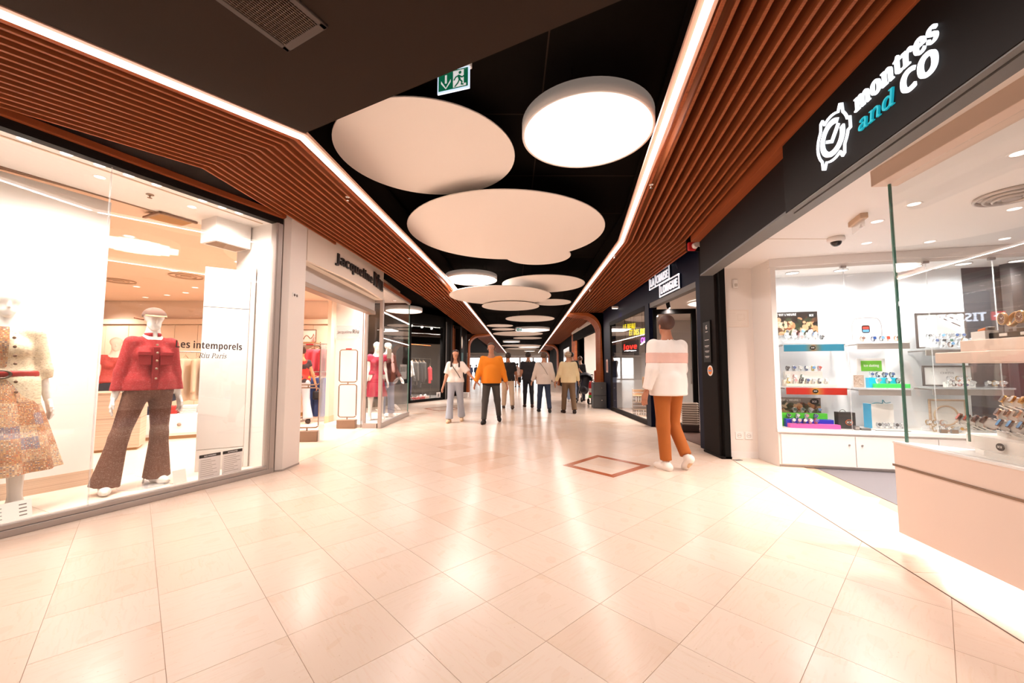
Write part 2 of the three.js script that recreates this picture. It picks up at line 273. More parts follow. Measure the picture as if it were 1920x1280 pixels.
// ---------------------------------------------------------------- hanging ceiling discs
const DISCS = [
  [-0.877, -3.99, 3.40, 0.906, 0, 'large cream ceiling disc partly behind the dark dropped panel'], [-0.085, -5.88, 3.25, 1.45, 0, 'largest cream ceiling disc in the middle of the corridor'],
  [0.648, -3.32, 3.22, 0.56, 1, 'large bright round ceiling lamp near the exit sign'], [0.48, -7.3, 3.3, 0.61, 0, 'cream disc peeping out behind the largest disc'],
  [-0.905, -8.78, 3.18, 0.57, 1, 'bright round lamp next to the left light strip behind the largest disc'], [-0.288, -9.67, 2.98, 1.24, 0, 'wide cream disc overlapping the left light strip'],
  [0.722, -9.1, 3.15, 0.95, 0, 'cream disc beside the right strip above the cloud of discs'], [-0.04, -11.0, 2.94, 0.796, 0, 'lowest cream disc at the front of the far cloud'],
  [1.12, -11.0, 3.05, 0.52, 0, 'small cream disc tucked behind the cloud beside the right strip'], [0.68, -15.0, 3.1, 0.925, 0, 'lone cream disc just beyond the cloud of overlapping discs'],
  [-0.535, -17.4, 3.1, 0.58, 0, 'small cream disc left of the second exit sign'], [1.0, -19.4, 3.1, 0.846, 1, 'bright lamp disc beside the far exit sign'],
  [-0.42, -19.2, 3.12, 0.55, 0, 'thin-looking cream disc touching the lamp by the far exit sign'], [0.31, -21.2, 3.08, 1.33, 0, 'wide cream disc just beyond the far exit sign'],
  [0.95, -24.4, 3.1, 0.88, 0, 'cream disc beyond the far exit sign on the right'], [-0.04, -27.8, 3.1, 0.6, 1, 'small bright lamp disc far along by the left strip'],
  [0.75, -32.2, 3.1, 1.6, 0, 'distant wide cream disc stretching between both strips'], [1.45, -33.7, 3.06, 0.9, 1, 'distant bright lamp disc above the walkers in beige'],
  [0.92, -37, 3.1, 1.41, 0, 'second farthest cream disc before the bright doors'], [1.87, -42.4, 3.1, 0.57, 1, 'farthest bright lamp disc before the doors'],
  [-3.28, -12.0, 2.95, 0.547, 1, 'bright round lamp in the side passage above the corner window'],
];
function ceilingDisc(x, z, y, R, lit, label) {
  const o = thing(lit ? 'disc_lamp' : 'hanging_disc', label, lit ? 'lamp' : 'ceiling disc', null, x, y, z);
  const wires = (h0) => { for (let k = 0; k < 3; k++) mesh('cable', cyl(0.004, 0.004, 3.6 - y - h0, 6).translate(R * 0.6 * Math.cos(k * 2.1), (3.6 - y + h0) / 2, R * 0.6 * Math.sin(k * 2.1)), M.dark, o); };
  if (lit) {
    mesh('rim', lathe([[R * 0.965, 0], [R, 0], [R, 0.11], [0, 0.11]], 64), M.rim, o);
    mesh('diffuser', lathe([[0, 0.012], [R * 0.962, 0.012]].reverse(), 64), M.glow, o);
    const bands = z > -13 ? 9 : 1;                                        // strips of light that together fill the round diffuser
    for (let i = 0; i < bands; i++) { const d = (i - (bands - 1) / 2) * 1.9 * R / bands, w = bands === 1 ? R * 1.75 : 2 * Math.sqrt(R * R - (Math.abs(d) + 0.06 * R) ** 2) * 0.96; areaDown(0, -0.004, d, 1, 0, w, bands === 1 ? R * 1.75 : 1.9 * R / bands, NEUTRAL, LEVEL.disc, false, o); }
    wires(0.11);
  } else { mesh('panel', lathe([[0, 0], [R - 0.003, 0], [R, 0.003], [R, 0.012], [R - 0.003, 0.015], [0, 0.015]], 72), mat('#fbf3ec', { roughness: 0.9 }), o); wires(0.015); }
  return o;
}
for (const d of DISCS) ceilingDisc(...d);

// air grille in the dropped panel
{
  const t = thing('air_vent', 'dark framed air grille in the brown dropped ceiling', 'vent', null, -1.315, 3.065, -2.214, Math.atan2(-0.47, 0.88));
  const W = 0.36, Ln = 1.0, fm = mat('#4a3c35', { roughness: 0.6 });
  mesh('frame', merge([rbx(0, W, -0.015, 0.01, 0, 0.045), rbx(0, W, -0.015, 0.01, Ln - 0.045, Ln), rbx(0, 0.035, -0.015, 0.01, 0, Ln), rbx(W - 0.035, W, -0.015, 0.01, 0, Ln)]), fm, t);
  mesh('backing', bx(0.03, W - 0.03, -0.003, 0.002, 0.03, Ln - 0.03), M.black, t);
  const sg = rbox(0.004, 0.012, Ln - 0.08, 0.001), cg = rbox(W - 0.06, 0.008, 0.003, 0.001), fin = mat('#5f4b3e', { roughness: 0.5 });
  for (let i = 0; i < 19; i++) mesh('slat', sg, fin, t, 0.045 + i * 0.015, -0.008, Ln / 2);
  for (let i = 0; i < 40; i++) mesh('crossbar', cg, fin, t, W / 2, -0.006, 0.055 + i * 0.0228);
}
// emergency exit signs
const exitTex = canvasTex(512, 320, (g, w, h) => {
  g.fillStyle = '#0c6b4a'; g.fillRect(0, 0, w, h); g.fillStyle = '#fff'; g.fillRect(255, 18, 225, 284); g.fillStyle = '#0c6b4a';
  g.beginPath(); g.arc(375, 62, 26, 0, 7); g.fill(); g.lineCap = g.lineJoin = 'round'; g.strokeStyle = '#0c6b4a'; g.lineWidth = 38;
  const line = (...p) => { g.beginPath(); g.moveTo(p[0], p[1]); for (let i = 2; i < p.length; i += 2) g.lineTo(p[i], p[i + 1]); g.stroke(); };
  line(350, 115, 370, 175); g.lineWidth = 24; line(350, 110, 300, 130, 275, 170); line(365, 115, 410, 150, 440, 135); line(372, 185, 410, 225, 400, 270, 430, 275); line(362, 185, 340, 235, 290, 285); g.fillRect(440, 20, 40, 240);
  g.strokeStyle = '#fff'; g.fillStyle = '#fff'; g.lineWidth = 34; g.lineCap = 'butt'; g.beginPath(); g.moveTo(130, 55); g.lineTo(130, 200); g.stroke(); g.beginPath(); g.moveTo(45, 140); g.lineTo(130, 275); g.lineTo(215, 140); g.lineTo(215, 190); g.lineTo(130, 300); g.lineTo(45, 190); g.fill();
});
function exitSign(x, y, z, ry, s, label) {
  const t = thing('exit_sign', label, 'sign', null, x, y, z, ry); t.scale.setScalar(s);
  mesh('housing', rbx(-0.12, 0.12, 0, 0.05, -0.03, 0.03, 0.006), M.white, t);
  mesh('panel', rbx(-0.115, 0.115, -0.15, 0, -0.006, 0.006, 0.002), mat('#e9f4ff', { em: ['#cfe4ff', 1.3] }), t);
  const m = new THREE.MeshStandardMaterial({ map: exitTex, emissiveMap: exitTex, emissive: '#ffffff', emissiveIntensity: 0.75, roughness: 0.4 });
  mesh('pictogram', new THREE.PlaneGeometry(0.212, 0.128).translate(0, -0.072, 0.0075), m, t);
  mesh('hanger', rbx(-0.01, 0.01, 0.05, (3.6 - y) / s, -0.006, 0.006, 0.002), M.dark, t);
}
exitSign(-0.385, 3.17, -2.5, -0.3, 1, 'lit green exit sign with arrow and running figure by the dropped panel');
exitSign(0.32, 3.02, -17.6, 0, 1, 'far lit exit sign hanging in front of a bright lamp disc');
// ---------------------------------------------------------------- people and shop mannequins
const add = (a, b, k = 1) => [a[0] + b[0] * k, a[1] + b[1] * k, a[2] + b[2] * k], lerp3 = (a, b, t) => a.map((v, i) => v + (b[i] - v) * t);
// joints of a figure of height H that stands on y = 0 and faces +z; its own right hand is at -x
function joints(o) {
  const H = o.H, w = o.fem ? 0.83 : 1, g = o.g ?? 1, J = { H, g }, R = THREE.MathUtils.degToRad, legs = [o.legR ?? [0, 0, 3], o.legL ?? [0, 0, 3]];
  const drop = legs.map(([th, kn]) => 0.245 * Math.cos(R(th)) + 0.235 * Math.cos(R(th - kn))), hy = (Math.max(...drop) + 0.045) * H;
  const lean = (o.lean ?? 0) * H, T = (hy - 0.525 * H), y = (f) => f * H + T;
  J.y = y; J.hip = [0, hy, 0]; J.legs = []; J.arms = []; J.lean = lean;
  legs.forEach(([th, kn, sp = 3, foot = 8], i) => {
    const s = i ? 1 : -1, hip = [s * 0.05 * H * (o.fem ? 1.05 : 1), hy, 0];
    const knee = add(hip, [s * Math.sin(R(sp)), -Math.cos(R(th)), Math.sin(R(th))], 0.245 * H), ank = add(knee, [s * Math.sin(R(sp)) * 0.7, -Math.cos(R(th - kn)), Math.sin(R(th - kn))], 0.235 * H);
    const tilt = ank[1] > 0.06 * H ? R(Math.min(60, kn)) : 0, fy = R(foot) * s, fd = [Math.sin(fy) * Math.cos(tilt), -Math.sin(tilt), Math.cos(fy) * Math.cos(tilt)], dn = [0, -Math.cos(tilt), -Math.sin(tilt)];
    J.legs.push({ hip, knee, ank, heel: add(add(ank, dn, 0.026 * H), fd, -0.022 * H), toe: add(add(ank, dn, 0.03 * H), fd, 0.088 * H), ball: add(add(ank, dn, 0.029 * H), fd, 0.05 * H) });
  });
  const arms = [o.armR ?? [5, 8, 10], o.armL ?? [5, 8, 10]];
  arms.forEach(([af, ao, eb, eo = 0], i) => {
    const s = i ? 1 : -1, sh = [s * 0.104 * H * w, y(0.802), lean], dir = (f, q) => [s * Math.sin(R(q)), -Math.cos(R(f)) * Math.cos(R(q)), Math.sin(R(f)) * Math.cos(R(q))];
    const d1 = dir(af, ao), el = add(sh, d1, 0.168 * H), d2 = dir(af + eb, ao + eo), wr = add(el, d2, 0.145 * H);
    J.arms.push({ s, sh, el, wr, d: d2, hand: add(wr, d2, 0.05 * H) });
  });
  J.neck = [0, y(0.842), lean * 1.05]; J.head = [0, y(0.932), lean * 1.3 + 0.012 * H]; J.w = w; J.fem = o.fem;
  return J;
}
const torso = (J, e = 0, waist = 1) => { const { H, y, g, w, lean } = J, r = (J.fem ? 0.051 : 0.058) * H * (0.55 + 0.45 * g); return [
  bone([-0.052 * H * w, y(0.745), lean * 0.9], [-0.045 * H * w * waist, y(0.66), lean * 0.5], r + e, r * 0.92 * waist + e, 0.78), bone([0.052 * H * w, y(0.745), lean * 0.9], [0.045 * H * w * waist, y(0.66), lean * 0.5], r + e, r * 0.92 * waist + e, 0.78),
  bone([0, y(0.81), lean], [-0.09 * H * w, y(0.797), lean], 0.034 * H + e * 0.4, 0.028 * H + e * 0.5, 0.9), bone([0, y(0.81), lean], [0.09 * H * w, y(0.797), lean], 0.034 * H + e * 0.4, 0.028 * H + e * 0.5, 0.9), bone([0, y(0.77), lean + 0.004 * H], [0, y(0.836), lean - 0.004 * H], 0.05 * H + e * 0.8, 0.033 * H + e * 0.5),
  bone([-0.038 * H * waist, y(0.66), lean * 0.5], [-0.045 * H, y(0.55), 0], r * 0.95 * waist + e, r * (J.fem ? 1.2 : 1.0) + e, 0.85), bone([0.038 * H * waist, y(0.66), lean * 0.5], [0.045 * H, y(0.55), 0], r * 0.95 * waist + e, r * (J.fem ? 1.2 : 1.0) + e, 0.85),
  ...(J.fem ? [bone([-0.042 * H, y(0.735), lean + 0.035 * H], [-0.042 * H, y(0.73), lean + 0.036 * H], 0.03 * H + e * 0.6), bone([0.042 * H, y(0.735), lean + 0.035 * H], [0.042 * H, y(0.73), lean + 0.036 * H], 0.03 * H + e * 0.6)] : g > 1.15 ? [bone([-0.015 * H, y(0.66), 0.016 * H * g], [-0.015 * H, y(0.55), 0.02 * H * g], 0.055 * H * (0.6 + 0.4 * g) + e, 0.06 * H * (0.6 + 0.4 * g) + e), bone([0.015 * H, y(0.66), 0.016 * H * g], [0.015 * H, y(0.55), 0.02 * H * g], 0.055 * H * (0.6 + 0.4 * g) + e, 0.06 * H * (0.6 + 0.4 * g) + e)] : [])]; };
const armBones = (J, e = 0, to = 2, only = null, f = 1) => J.arms.flatMap((A, i) => { if (only !== null && only !== i) return []; const { H } = J, out = [bone(A.sh, to < 1 ? lerp3(A.sh, A.el, to) : A.el, (J.fem ? 0.024 : 0.029) * H + e, (J.fem ? 0.02 : 0.023) * H + e * (to < 1 ? 1.25 : 1), 1, { capB: to < 1 })]; if (to > 1) out.push(bone(A.el, lerp3(A.el, A.wr, Math.min(1, to - 1)), (J.fem ? 0.019 : 0.0225) * H + e, 0.0145 * H + e * f, 1, { capB: to < 2.01 && e > 0 })); return out; });
const legBones = (J, e = 0, to = 2, flare = 0) => { const { H } = J; return [bone([-0.042 * H, J.hip[1] + 0.03 * H, 0], [0.042 * H, J.hip[1] + 0.03 * H, 0], 0.058 * H + e, 0.058 * H + e, 0.95), bone([-0.04 * H, J.hip[1] + 0.01 * H, -0.022 * H], [0.04 * H, J.hip[1] + 0.01 * H, -0.022 * H], 0.05 * H + e),
  ...J.legs.flatMap((L) => { const out = [bone(L.hip, L.knee, 0.05 * H + e, 0.032 * H + e)]; if (to > 1) out.push(bone(L.knee, lerp3(L.knee, L.ank, to - 1), 0.033 * H + e, 0.021 * H + e + flare, 1, { capB: e > 0 })); return out; })]; };
const footBones = (J, e = 0, which = null) => J.legs.flatMap((L, i) => (which !== null && which !== i ? [] : [bone(L.ank, L.heel, 0.02 * J.H + e, 0.02 * J.H + e), bone(L.heel, L.ball, 0.02 * J.H + e, 0.021 * J.H + e, 1), bone(L.ball, L.toe, 0.021 * J.H + e, 0.014 * J.H + e)]));
function handBones(A, H) {                                            // palm, thumb and four fingers, slightly curled
  const d = A.d, s = A.s, side = [0.25 * s, 0, 0.97], fl = [-s * 0.97, 0, 0.25], u = H * 0.0105 / 1.0, out = [], P = (l, k, c = 0) => add(add(add(A.wr, d, l * H), side, k * H), fl, c * H);
  for (const k of [-0.0125, 0, 0.0125]) out.push(bone(P(0.004, k * 0.7), P(0.048, k), 0.0095 * H, 0.0085 * H));
  [[-0.0175, 0.038], [-0.006, 0.046], [0.0055, 0.049], [0.0165, 0.043]].forEach(([k, l]) => { const a = P(0.05, k), b = P(0.05 + l * 0.52, k * 1.06, 0.004), c = P(0.05 + l * 0.92, k * 1.08, 0.014); out.push(bone(a, b, 0.0052 * H, 0.0048 * H), bone(b, c, 0.0047 * H, 0.0038 * H)); });
  out.push(bone(P(0.014, 0.014), P(0.036, 0.027, 0.006), 0.0068 * H, 0.0058 * H), bone(P(0.036, 0.027, 0.006), P(0.056, 0.029, 0.012), 0.0056 * H, 0.0044 * H));
  return out;
}
function headBones(J, plain) {                                        // in head space, centre of the skull at 0
  const S = J.H * 0.56, b = (a, c, r, s = r, q = 1) => bone(a.map((v) => v * S), c.map((v) => v * S), r * S, s * S, q);
  const out = [b([0, 0.05, -0.02], [0, 0.045, 0.008], 0.082, 0.079), b([0, 0.005, 0.018], [0, -0.05, 0.03], 0.059, 0.051), b([0, -0.08, 0.052], [0, -0.085, 0.054], 0.022), b([-0.034, -0.045, 0.008], [0, -0.084, 0.044], 0.023, 0.022), b([0.034, -0.045, 0.008], [0, -0.084, 0.044], 0.023, 0.022), b([0, -0.07, -0.02], [0, -0.2, -0.035], 0.05, 0.054)];
  out.push(b([0, 0.012, 0.079], [0, -0.024, plain ? 0.088 : 0.094], 0.006, plain ? 0.008 : 0.011));
  if (!plain) out.push(b([-0.032, 0.026, 0.07], [0.032, 0.026, 0.07], 0.011), b([-0.01, -0.027, 0.083], [0.01, -0.027, 0.083], 0.008), b([-0.016, -0.053, 0.072], [0.016, -0.053, 0.072], 0.007), b([-0.08, 0.015, -0.012], [-0.082, -0.022, -0.002], 0.012, 0.008), b([0.08, 0.015, -0.012], [0.082, -0.022, -0.002], 0.012, 0.008));
  return out;
}
function figure(o) {
  const J = joints(o), H = J.H, c = o.cell ?? 0.016, t = thing(o.man ? 'mannequin' : 'person', o.label, o.man ? 'mannequin' : 'person', o.group, o.x, o.y ?? 0, o.z, o.ry ?? 0);
  const skinM = o.man ? (o.skinM ?? mat('#f3eee9', { roughness: 0.25 })) : mat(o.skin ?? '#c9906f', { roughness: 0.6 }), hy = (o.headYaw ?? 0);
  const hg = (g) => g.rotateX(o.nod ?? 0).rotateY(hy).translate(...J.head), parts = [skin([...torso(J), ...armBones(J), ...legBones(J), ...(o.shoes ? [] : footBones(J)), bone([0, J.neck[1] - 0.02 * H, J.neck[2]], [0, J.neck[1] + 0.06 * H, J.neck[2] + 0.008 * H], 0.034 * H, 0.03 * H)], c)];
  parts.push(hg(skin(headBones(J, o.man), 0.006, 190)));
  J.arms.forEach((A) => parts.push(skin(handBones(A, H), Math.max(0.0032, o.fine ?? 0.0042), 260)));
  mesh('body', mergeIdx(parts), skinM, t);
  const P = (name, geo, color, x = {}) => { const m = mesh(name, geo, color.isMaterial ? color : mat(color, { roughness: 0.85, ...x }), t); return m; };
  if (!o.man && o.hair) {
    const S = H * 0.56, hb = [bone([0, 0.05 * S, -0.022 * S], [0, 0.045 * S, 0], 0.094 * S, 0.09 * S)];
    if (o.hair.long) for (const k of [-1, 0, 1]) hb.push(bone([k * 0.05 * S, 0.03 * S, -0.05 * S], [k * 0.075 * S, -o.hair.long * S, k ? 0.0 : -0.06 * S], 0.06 * S, 0.045 * S));
    if (o.hair.long) for (const k of [-1, 1]) hb.push(bone([k * 0.078 * S, 0.03 * S, 0.01 * S], [k * 0.088 * S, -o.hair.long * S, 0.05 * S], 0.032 * S, 0.036 * S));
    if (o.hair.bun) hb.push(bone([0, 0.1 * S, -0.1 * S], [0, 0.11 * S, -0.105 * S], 0.045 * S));
    P('hair', hg(skin(hb, 0.009, 120, (x, y, z) => { const face = 0.03 * S - z + (y > 0.06 * S ? (y - 0.06 * S) * 1.5 : 0); return Math.max(-Math.min(face, 1) * (Math.abs(x) < 0.075 * S || !o.hair.long ? 1 : -1), o.hair.long ? -1 : -(y + 0.05 * S)); })), o.hair.c, { roughness: 0.55 });
  }
  if (o.face) {
    const S = H * 0.56, w = [], ir = [], br = [];
    for (const k of [-1, 1]) { w.push(new THREE.SphereGeometry(0.012 * S, 12, 8).scale(1.2, 0.7, 0.6).translate(k * 0.032 * S, 0.006 * S, 0.073 * S)); ir.push(new THREE.SphereGeometry(0.007 * S, 10, 8).scale(1, 1, 0.5).translate(k * 0.032 * S, 0.006 * S, 0.0785 * S)); br.push(rod([k * 0.016 * S, 0.028 * S, 0.082 * S], [k * 0.046 * S, 0.027 * S, 0.074 * S], 0.004 * S, 6)); }
    P('eye', hg(merge(w)), '#e8e2dc'); P('iris', hg(merge(ir)), '#2a1c14'); P('eyebrow', hg(merge(br)), o.hair?.c ?? '#3a2a20'); P('lips', hg(rod([-0.017 * S, -0.053 * S, 0.078 * S], [0.017 * S, -0.053 * S, 0.078 * S], 0.0055 * S, 8)), '#a8604f');
  }
  const collar = (r = 0.045, dy = 0.006) => (x, y, z) => r * H - Math.hypot(x, (y - J.neck[1] - dy * H) * 1.25, z - J.neck[2] - 0.012 * H);
  if (o.trousers) { const q = o.trousers, top = J.y(q.top ?? (o.shirt && (o.shirt.hem ?? 0.5) < 0.53 ? (o.under?.hem ?? o.shirt.hem ?? 0.5) + 0.02 : 0.6)); P('trousers', skin(legBones(J, q.e ?? 0.012, q.to ?? 1.97, q.flare ?? 0.012), c * 0.85, 80, (x, y, z) => y - top), q.m ?? q.c); }
  if (o.shirt) { const q = o.shirt, hem = J.y(q.hem ?? 0.5), cl = collar(q.collar ?? 0.053); const he = q.e ?? 0.014, g = skin([...torso(J, he, q.waist ?? 1), ...(hem < J.hip[1] + 0.06 * H ? [bone([-0.043 * H, J.hip[1] + 0.05 * H, 0], [-0.045 * H, hem - 0.02 * H, 0], 0.064 * H + he, 0.066 * H + he * 1.2, 0.95), bone([0.043 * H, J.hip[1] + 0.05 * H, 0], [0.045 * H, hem - 0.02 * H, 0], 0.064 * H + he, 0.066 * H + he * 1.2, 0.95), bone([0, J.hip[1] + 0.05 * H, -0.02 * H], [0, hem - 0.02 * H, -0.024 * H], 0.06 * H + he, 0.062 * H + he)] : []), ...(q.skirtEase ? [bone([-0.03 * H, J.y(0.6), 0], [-0.03 * H, hem, 0.01], 0.062 * H + q.skirtEase, 0.07 * H + q.skirtEase, 0.85), bone([0.03 * H, J.y(0.6), 0], [0.03 * H, hem, 0.01], 0.062 * H + q.skirtEase, 0.07 * H + q.skirtEase, 0.85)] : []), ...armBones(J, Math.min(he, 0.018) * 0.8 + (q.se ?? 0.004), q.sleeve ?? 0.62, null, q.cuff ?? 1)], c * 0.85, q.k ?? 95, (x, y, z) => Math.max(hem - y, cl(x, y, z))); P(q.name ?? 'shirt', g, q.m ?? q.c); }
  if (o.under) { const hem = J.y(o.under.hem); P('undershirt', skin([...torso(J, 0.02), bone([-0.045 * H, J.hip[1] + 0.05 * H, 0], [-0.045 * H, hem - 0.03, 0], 0.066 * H), bone([0.045 * H, J.hip[1] + 0.05 * H, 0], [0.045 * H, hem - 0.03, 0], 0.066 * H)], c, 90, (x, y) => Math.max(hem - y, y - J.y(0.6))), o.under.c); }
  if (o.band) { const q = o.band; P('chest_band', skin([...torso(J, (o.shirt.e ?? 0.014) + 0.005, o.shirt.waist ?? 1), ...armBones(J, Math.min(o.shirt.e ?? 0.014, 0.018) * 0.8 + (o.shirt.se ?? 0.004) + 0.005, 2)], c * 0.85, 95, (x, y) => Math.max(J.y(q.y0) - y, y - J.y(q.y1))), q.c); }
  if (o.shoes) J.legs.forEach((L, i) => { const g = skin(footBones(J, 0.008, i), 0.009, 130); P('shoe', g, o.shoes.c); if (o.shoes.sole) P('sole', skin([bone(add(L.heel, [0, -0.02 * H, 0]), add(L.toe, [0, -0.012 * H, 0]), 0.016 * H, 0.015 * H)], 0.008, 120), o.shoes.sole); });
  if (o.cap) { const S = H * 0.56; P('cap', hg(merge([new THREE.SphereGeometry(0.099 * S, 24, 12, 0, 7, 0, 1.6).scale(1, 0.95, 1.08).translate(0, 0.045 * S, -0.01 * S)])), o.cap.c); P('cap_brim', hg(new THREE.CylinderGeometry(0.085 * S, 0.09 * S, 0.008 * S, 20, 1, false, -1.35, 2.7).scale(1, 1, 1.15).rotateX(0.18).translate(0, 0.048 * S, 0.075 * S)), o.cap.brim ?? o.cap.c); }
  o.extra?.(J, P, t, hg);
  return t;
}
const bagStrap = (J, P, c = '#1a1614', s = 1, name = 'bag_strap') => P(name, tube([[s * 0.07 * J.H, J.y(0.835), -0.035 * J.H], [-s * 0.01 * J.H, J.y(0.72), -0.07 * J.H], [-s * 0.075 * J.H, J.y(0.6), -0.055 * J.H], [-s * 0.1 * J.H, J.y(0.55), 0], [-s * 0.05 * J.H, J.y(0.66), 0.08 * J.H], [s * 0.05 * J.H, J.y(0.8), 0.055 * J.H], [s * 0.07 * J.H, J.y(0.845), 0]], 0.008, 40, 6, true), c);

figure({ label: 'woman with long brown hair in white t-shirt and pale jeans walking towards us', x: -1.3, z: -9.2, H: 1.64, fem: 1, skin: '#cf977a', face: 1, hair: { c: '#3a2118', long: 0.3 }, legR: [9, 4, 3], legL: [-9, 14, 3], armR: [4, 14, 8], armL: [8, 38, 12, 6],
  shirt: { c: '#f3ebe4', hem: 0.555, sleeve: 0.8, e: 0.02, se: 0.02 }, trousers: { c: '#a9afbb', flare: 0.04, e: 0.014 }, shoes: { c: '#d9b896', sole: '#b0713c' }, extra: (J, P) => bagStrap(J, P, '#2b211c', -1) });
figure({ label: 'broad man in bright orange sweatshirt and dark grey jeans walking towards us', x: -0.47, z: -9.05, H: 1.8, g: 1.45, skin: '#c08a6e', face: 1, hair: { c: '#33251e' }, legR: [12, 3, 5], legL: [-12, 16, 6], armR: [6, 16, 14], armL: [-6, 16, 10],
  shirt: { name: 'sweatshirt', c: '#f08c1c', hem: 0.5, sleeve: 1.9, e: 0.024, se: 0.01 }, under: { c: '#1b1819', hem: 0.47 }, trousers: { c: '#4b4744', e: 0.014, flare: 0.006 }, shoes: { c: '#1d1715' } });
figure({ label: 'person in black t-shirt and beige trousers just behind the orange sweatshirt', x: -0.12, z: -12.3, ry: Math.PI, H: 1.7, skin: '#b37a5c', hair: { c: '#35241b' }, legR: [-10, 10, 4], legL: [10, 5, 4], armR: [10, 12, 20], armL: [-10, 12, 15],
  shirt: { c: '#221e20', hem: 0.5, sleeve: 0.75, e: 0.02 }, trousers: { c: '#d5bda3', e: 0.018, flare: 0.012 }, shoes: { c: '#57463a', sole: '#1d1715' } });
figure({ label: 'slim man in black shirt and black trousers walking away mid corridor with small bag', x: 0.52, z: -12.77, ry: Math.PI, H: 1.74, skin: '#c08a6c', hair: { c: '#2a1f19' }, legR: [-7, 8, 2], legL: [8, 3, 2], armR: [8, 9, 18], armL: [-8, 9, 10],
  shirt: { c: '#2a282d', hem: 0.5, sleeve: 0.7, e: 0.018 }, trousers: { c: '#23232b', e: 0.01, flare: 0.004 }, shoes: { c: '#4a2f22' }, extra: (J, P) => P('handbag', rbox(0.1, 0.17, 0.2, 0.03).translate(0.16 * J.H, J.y(0.5), 0), '#1c1518') });
figure({ label: 'man in white jacket and dark blue jeans walking away with strap across his back', x: 0.9, z: -11.3, ry: Math.PI, H: 1.68, g: 1.3, skin: '#c08c70', hair: { c: '#59402f' }, legR: [-12, 14, 4], legL: [12, 3, 4], armR: [-8, 14, 14], armL: [10, 16, 20],
  shirt: { name: 'jacket', c: '#e3d8cf', hem: 0.475, sleeve: 1.92, e: 0.022, se: 0.01 }, trousers: { c: '#2c3850', e: 0.014, flare: 0.01 }, shoes: { c: '#1c1a1c' }, extra: (J, P) => bagStrap(J, P, '#8f8378', 1) });
figure({ label: 'man in pale yellow jacket, light cap and brown trousers walking away', x: 1.56, z: -11.05, ry: Math.PI + 0.1, H: 1.68, g: 1.4, skin: '#bd8a6c', hair: { c: '#a08c74' }, legR: [-8, 8, 3], legL: [8, 2, 3], armR: [6, 16, 24], armL: [4, 16, 26],
  shirt: { name: 'jacket', c: '#e2cfa5', hem: 0.5, sleeve: 1.9, e: 0.024, se: 0.01 }, trousers: { c: '#6e563f', e: 0.018, flare: 0.014 }, shoes: { c: '#2c1d15' }, cap: { c: '#d3bfa2' } });
figure({ label: 'man with dark hair in black t-shirt and light jeans pushing a stroller', x: 2.2, z: -14.75, ry: Math.PI - 0.35, H: 1.82, skin: '#bf8c6d', hair: { c: '#241a15' }, legR: [-6, 6, 3], legL: [7, 3, 3], armR: [28, 8, 45], armL: [28, 8, 45],
  shirt: { c: '#1d1b1d', hem: 0.5, sleeve: 0.75, e: 0.018 }, trousers: { c: '#9fb2cf', e: 0.014 }, shoes: { c: '#ddd6cf' }, extra: (J, P) => P('shoulder_bag', rbox(0.12, 0.3, 0.3, 0.05).translate(-0.13 * J.H, J.y(0.5), -0.05), '#17151a') });
figure({ label: 'person beside the stroller, mostly hidden by the man in black t-shirt', x: 2.62, z: -15.35, ry: Math.PI - 0.2, H: 1.68, fem: 1, skin: '#c99a7c', hair: { c: '#5a3d2b', bun: 1 }, shirt: { c: '#2b282c', hem: 0.5, sleeve: 1.8 }, trousers: { c: '#34394a' }, shoes: { c: '#2a2422' } });
figure({ label: 'customer with dark hair in orange and black print top and grey jeans entering clothes shop', x: -4.72, z: -8.95, ry: -2.4, H: 1.7, fem: 1, skin: '#c27f58', hair: { c: '#4a2c1d', bun: 1 }, legR: [-8, 10, 3], legL: [8, 3, 3], armR: [-4, 18, 10], armL: [6, 10, 20],
  shirt: { c: '#d0401f', m: tmat(canvasTex(256, 256, (g) => { const r = rng(4); g.fillStyle = '#c9371d'; g.fillRect(0, 0, 256, 256); for (let i = 0; i < 60; i++) { g.fillStyle = ['#f0851e', '#3a2a2a', '#5a3b3a', '#e85a1e', '#a32a1c'][i % 5]; g.beginPath(); g.ellipse(r() * 256, r() * 256, 14 + r() * 34, 8 + r() * 20, r() * 3, 0, 7); g.fill(); } }), { roughness: 0.9 }), hem: 0.535, sleeve: 0.35 }, trousers: { c: '#b9b4b8', flare: 0.05, e: 0.016 }, shoes: { c: '#3a2d28' }, extra: (J, P) => P('handbag', rbox(0.16, 0.2, 0.12, 0.04).translate(-0.2 * J.H, J.y(0.36), 0), '#1c1517') });
figure({ label: 'large nearby man in white sweatshirt with pale pink chest band and ochre trousers', x: 1.93, z: -4.95, ry: Math.PI + 0.25, H: 1.86, g: 1.5, cell: 0.013, skin: '#b4775a', hair: { c: '#4a2d22' }, legR: [10, 42, 2], legL: [-3, 3, 1], armR: [16, 12, 26], armL: [-14, 14, 20],
  shirt: { name: 'sweatshirt', c: '#f2e9e2', hem: 0.475, sleeve: 1.9, e: 0.03, se: 0.014 }, band: { c: '#e7bcae', y0: 0.685, y1: 0.755 }, trousers: { c: '#a85a1c', e: 0.016, flare: 0.012, to: 1.93 }, shoes: { c: '#f1e6dc', sole: '#d9b48e' } });
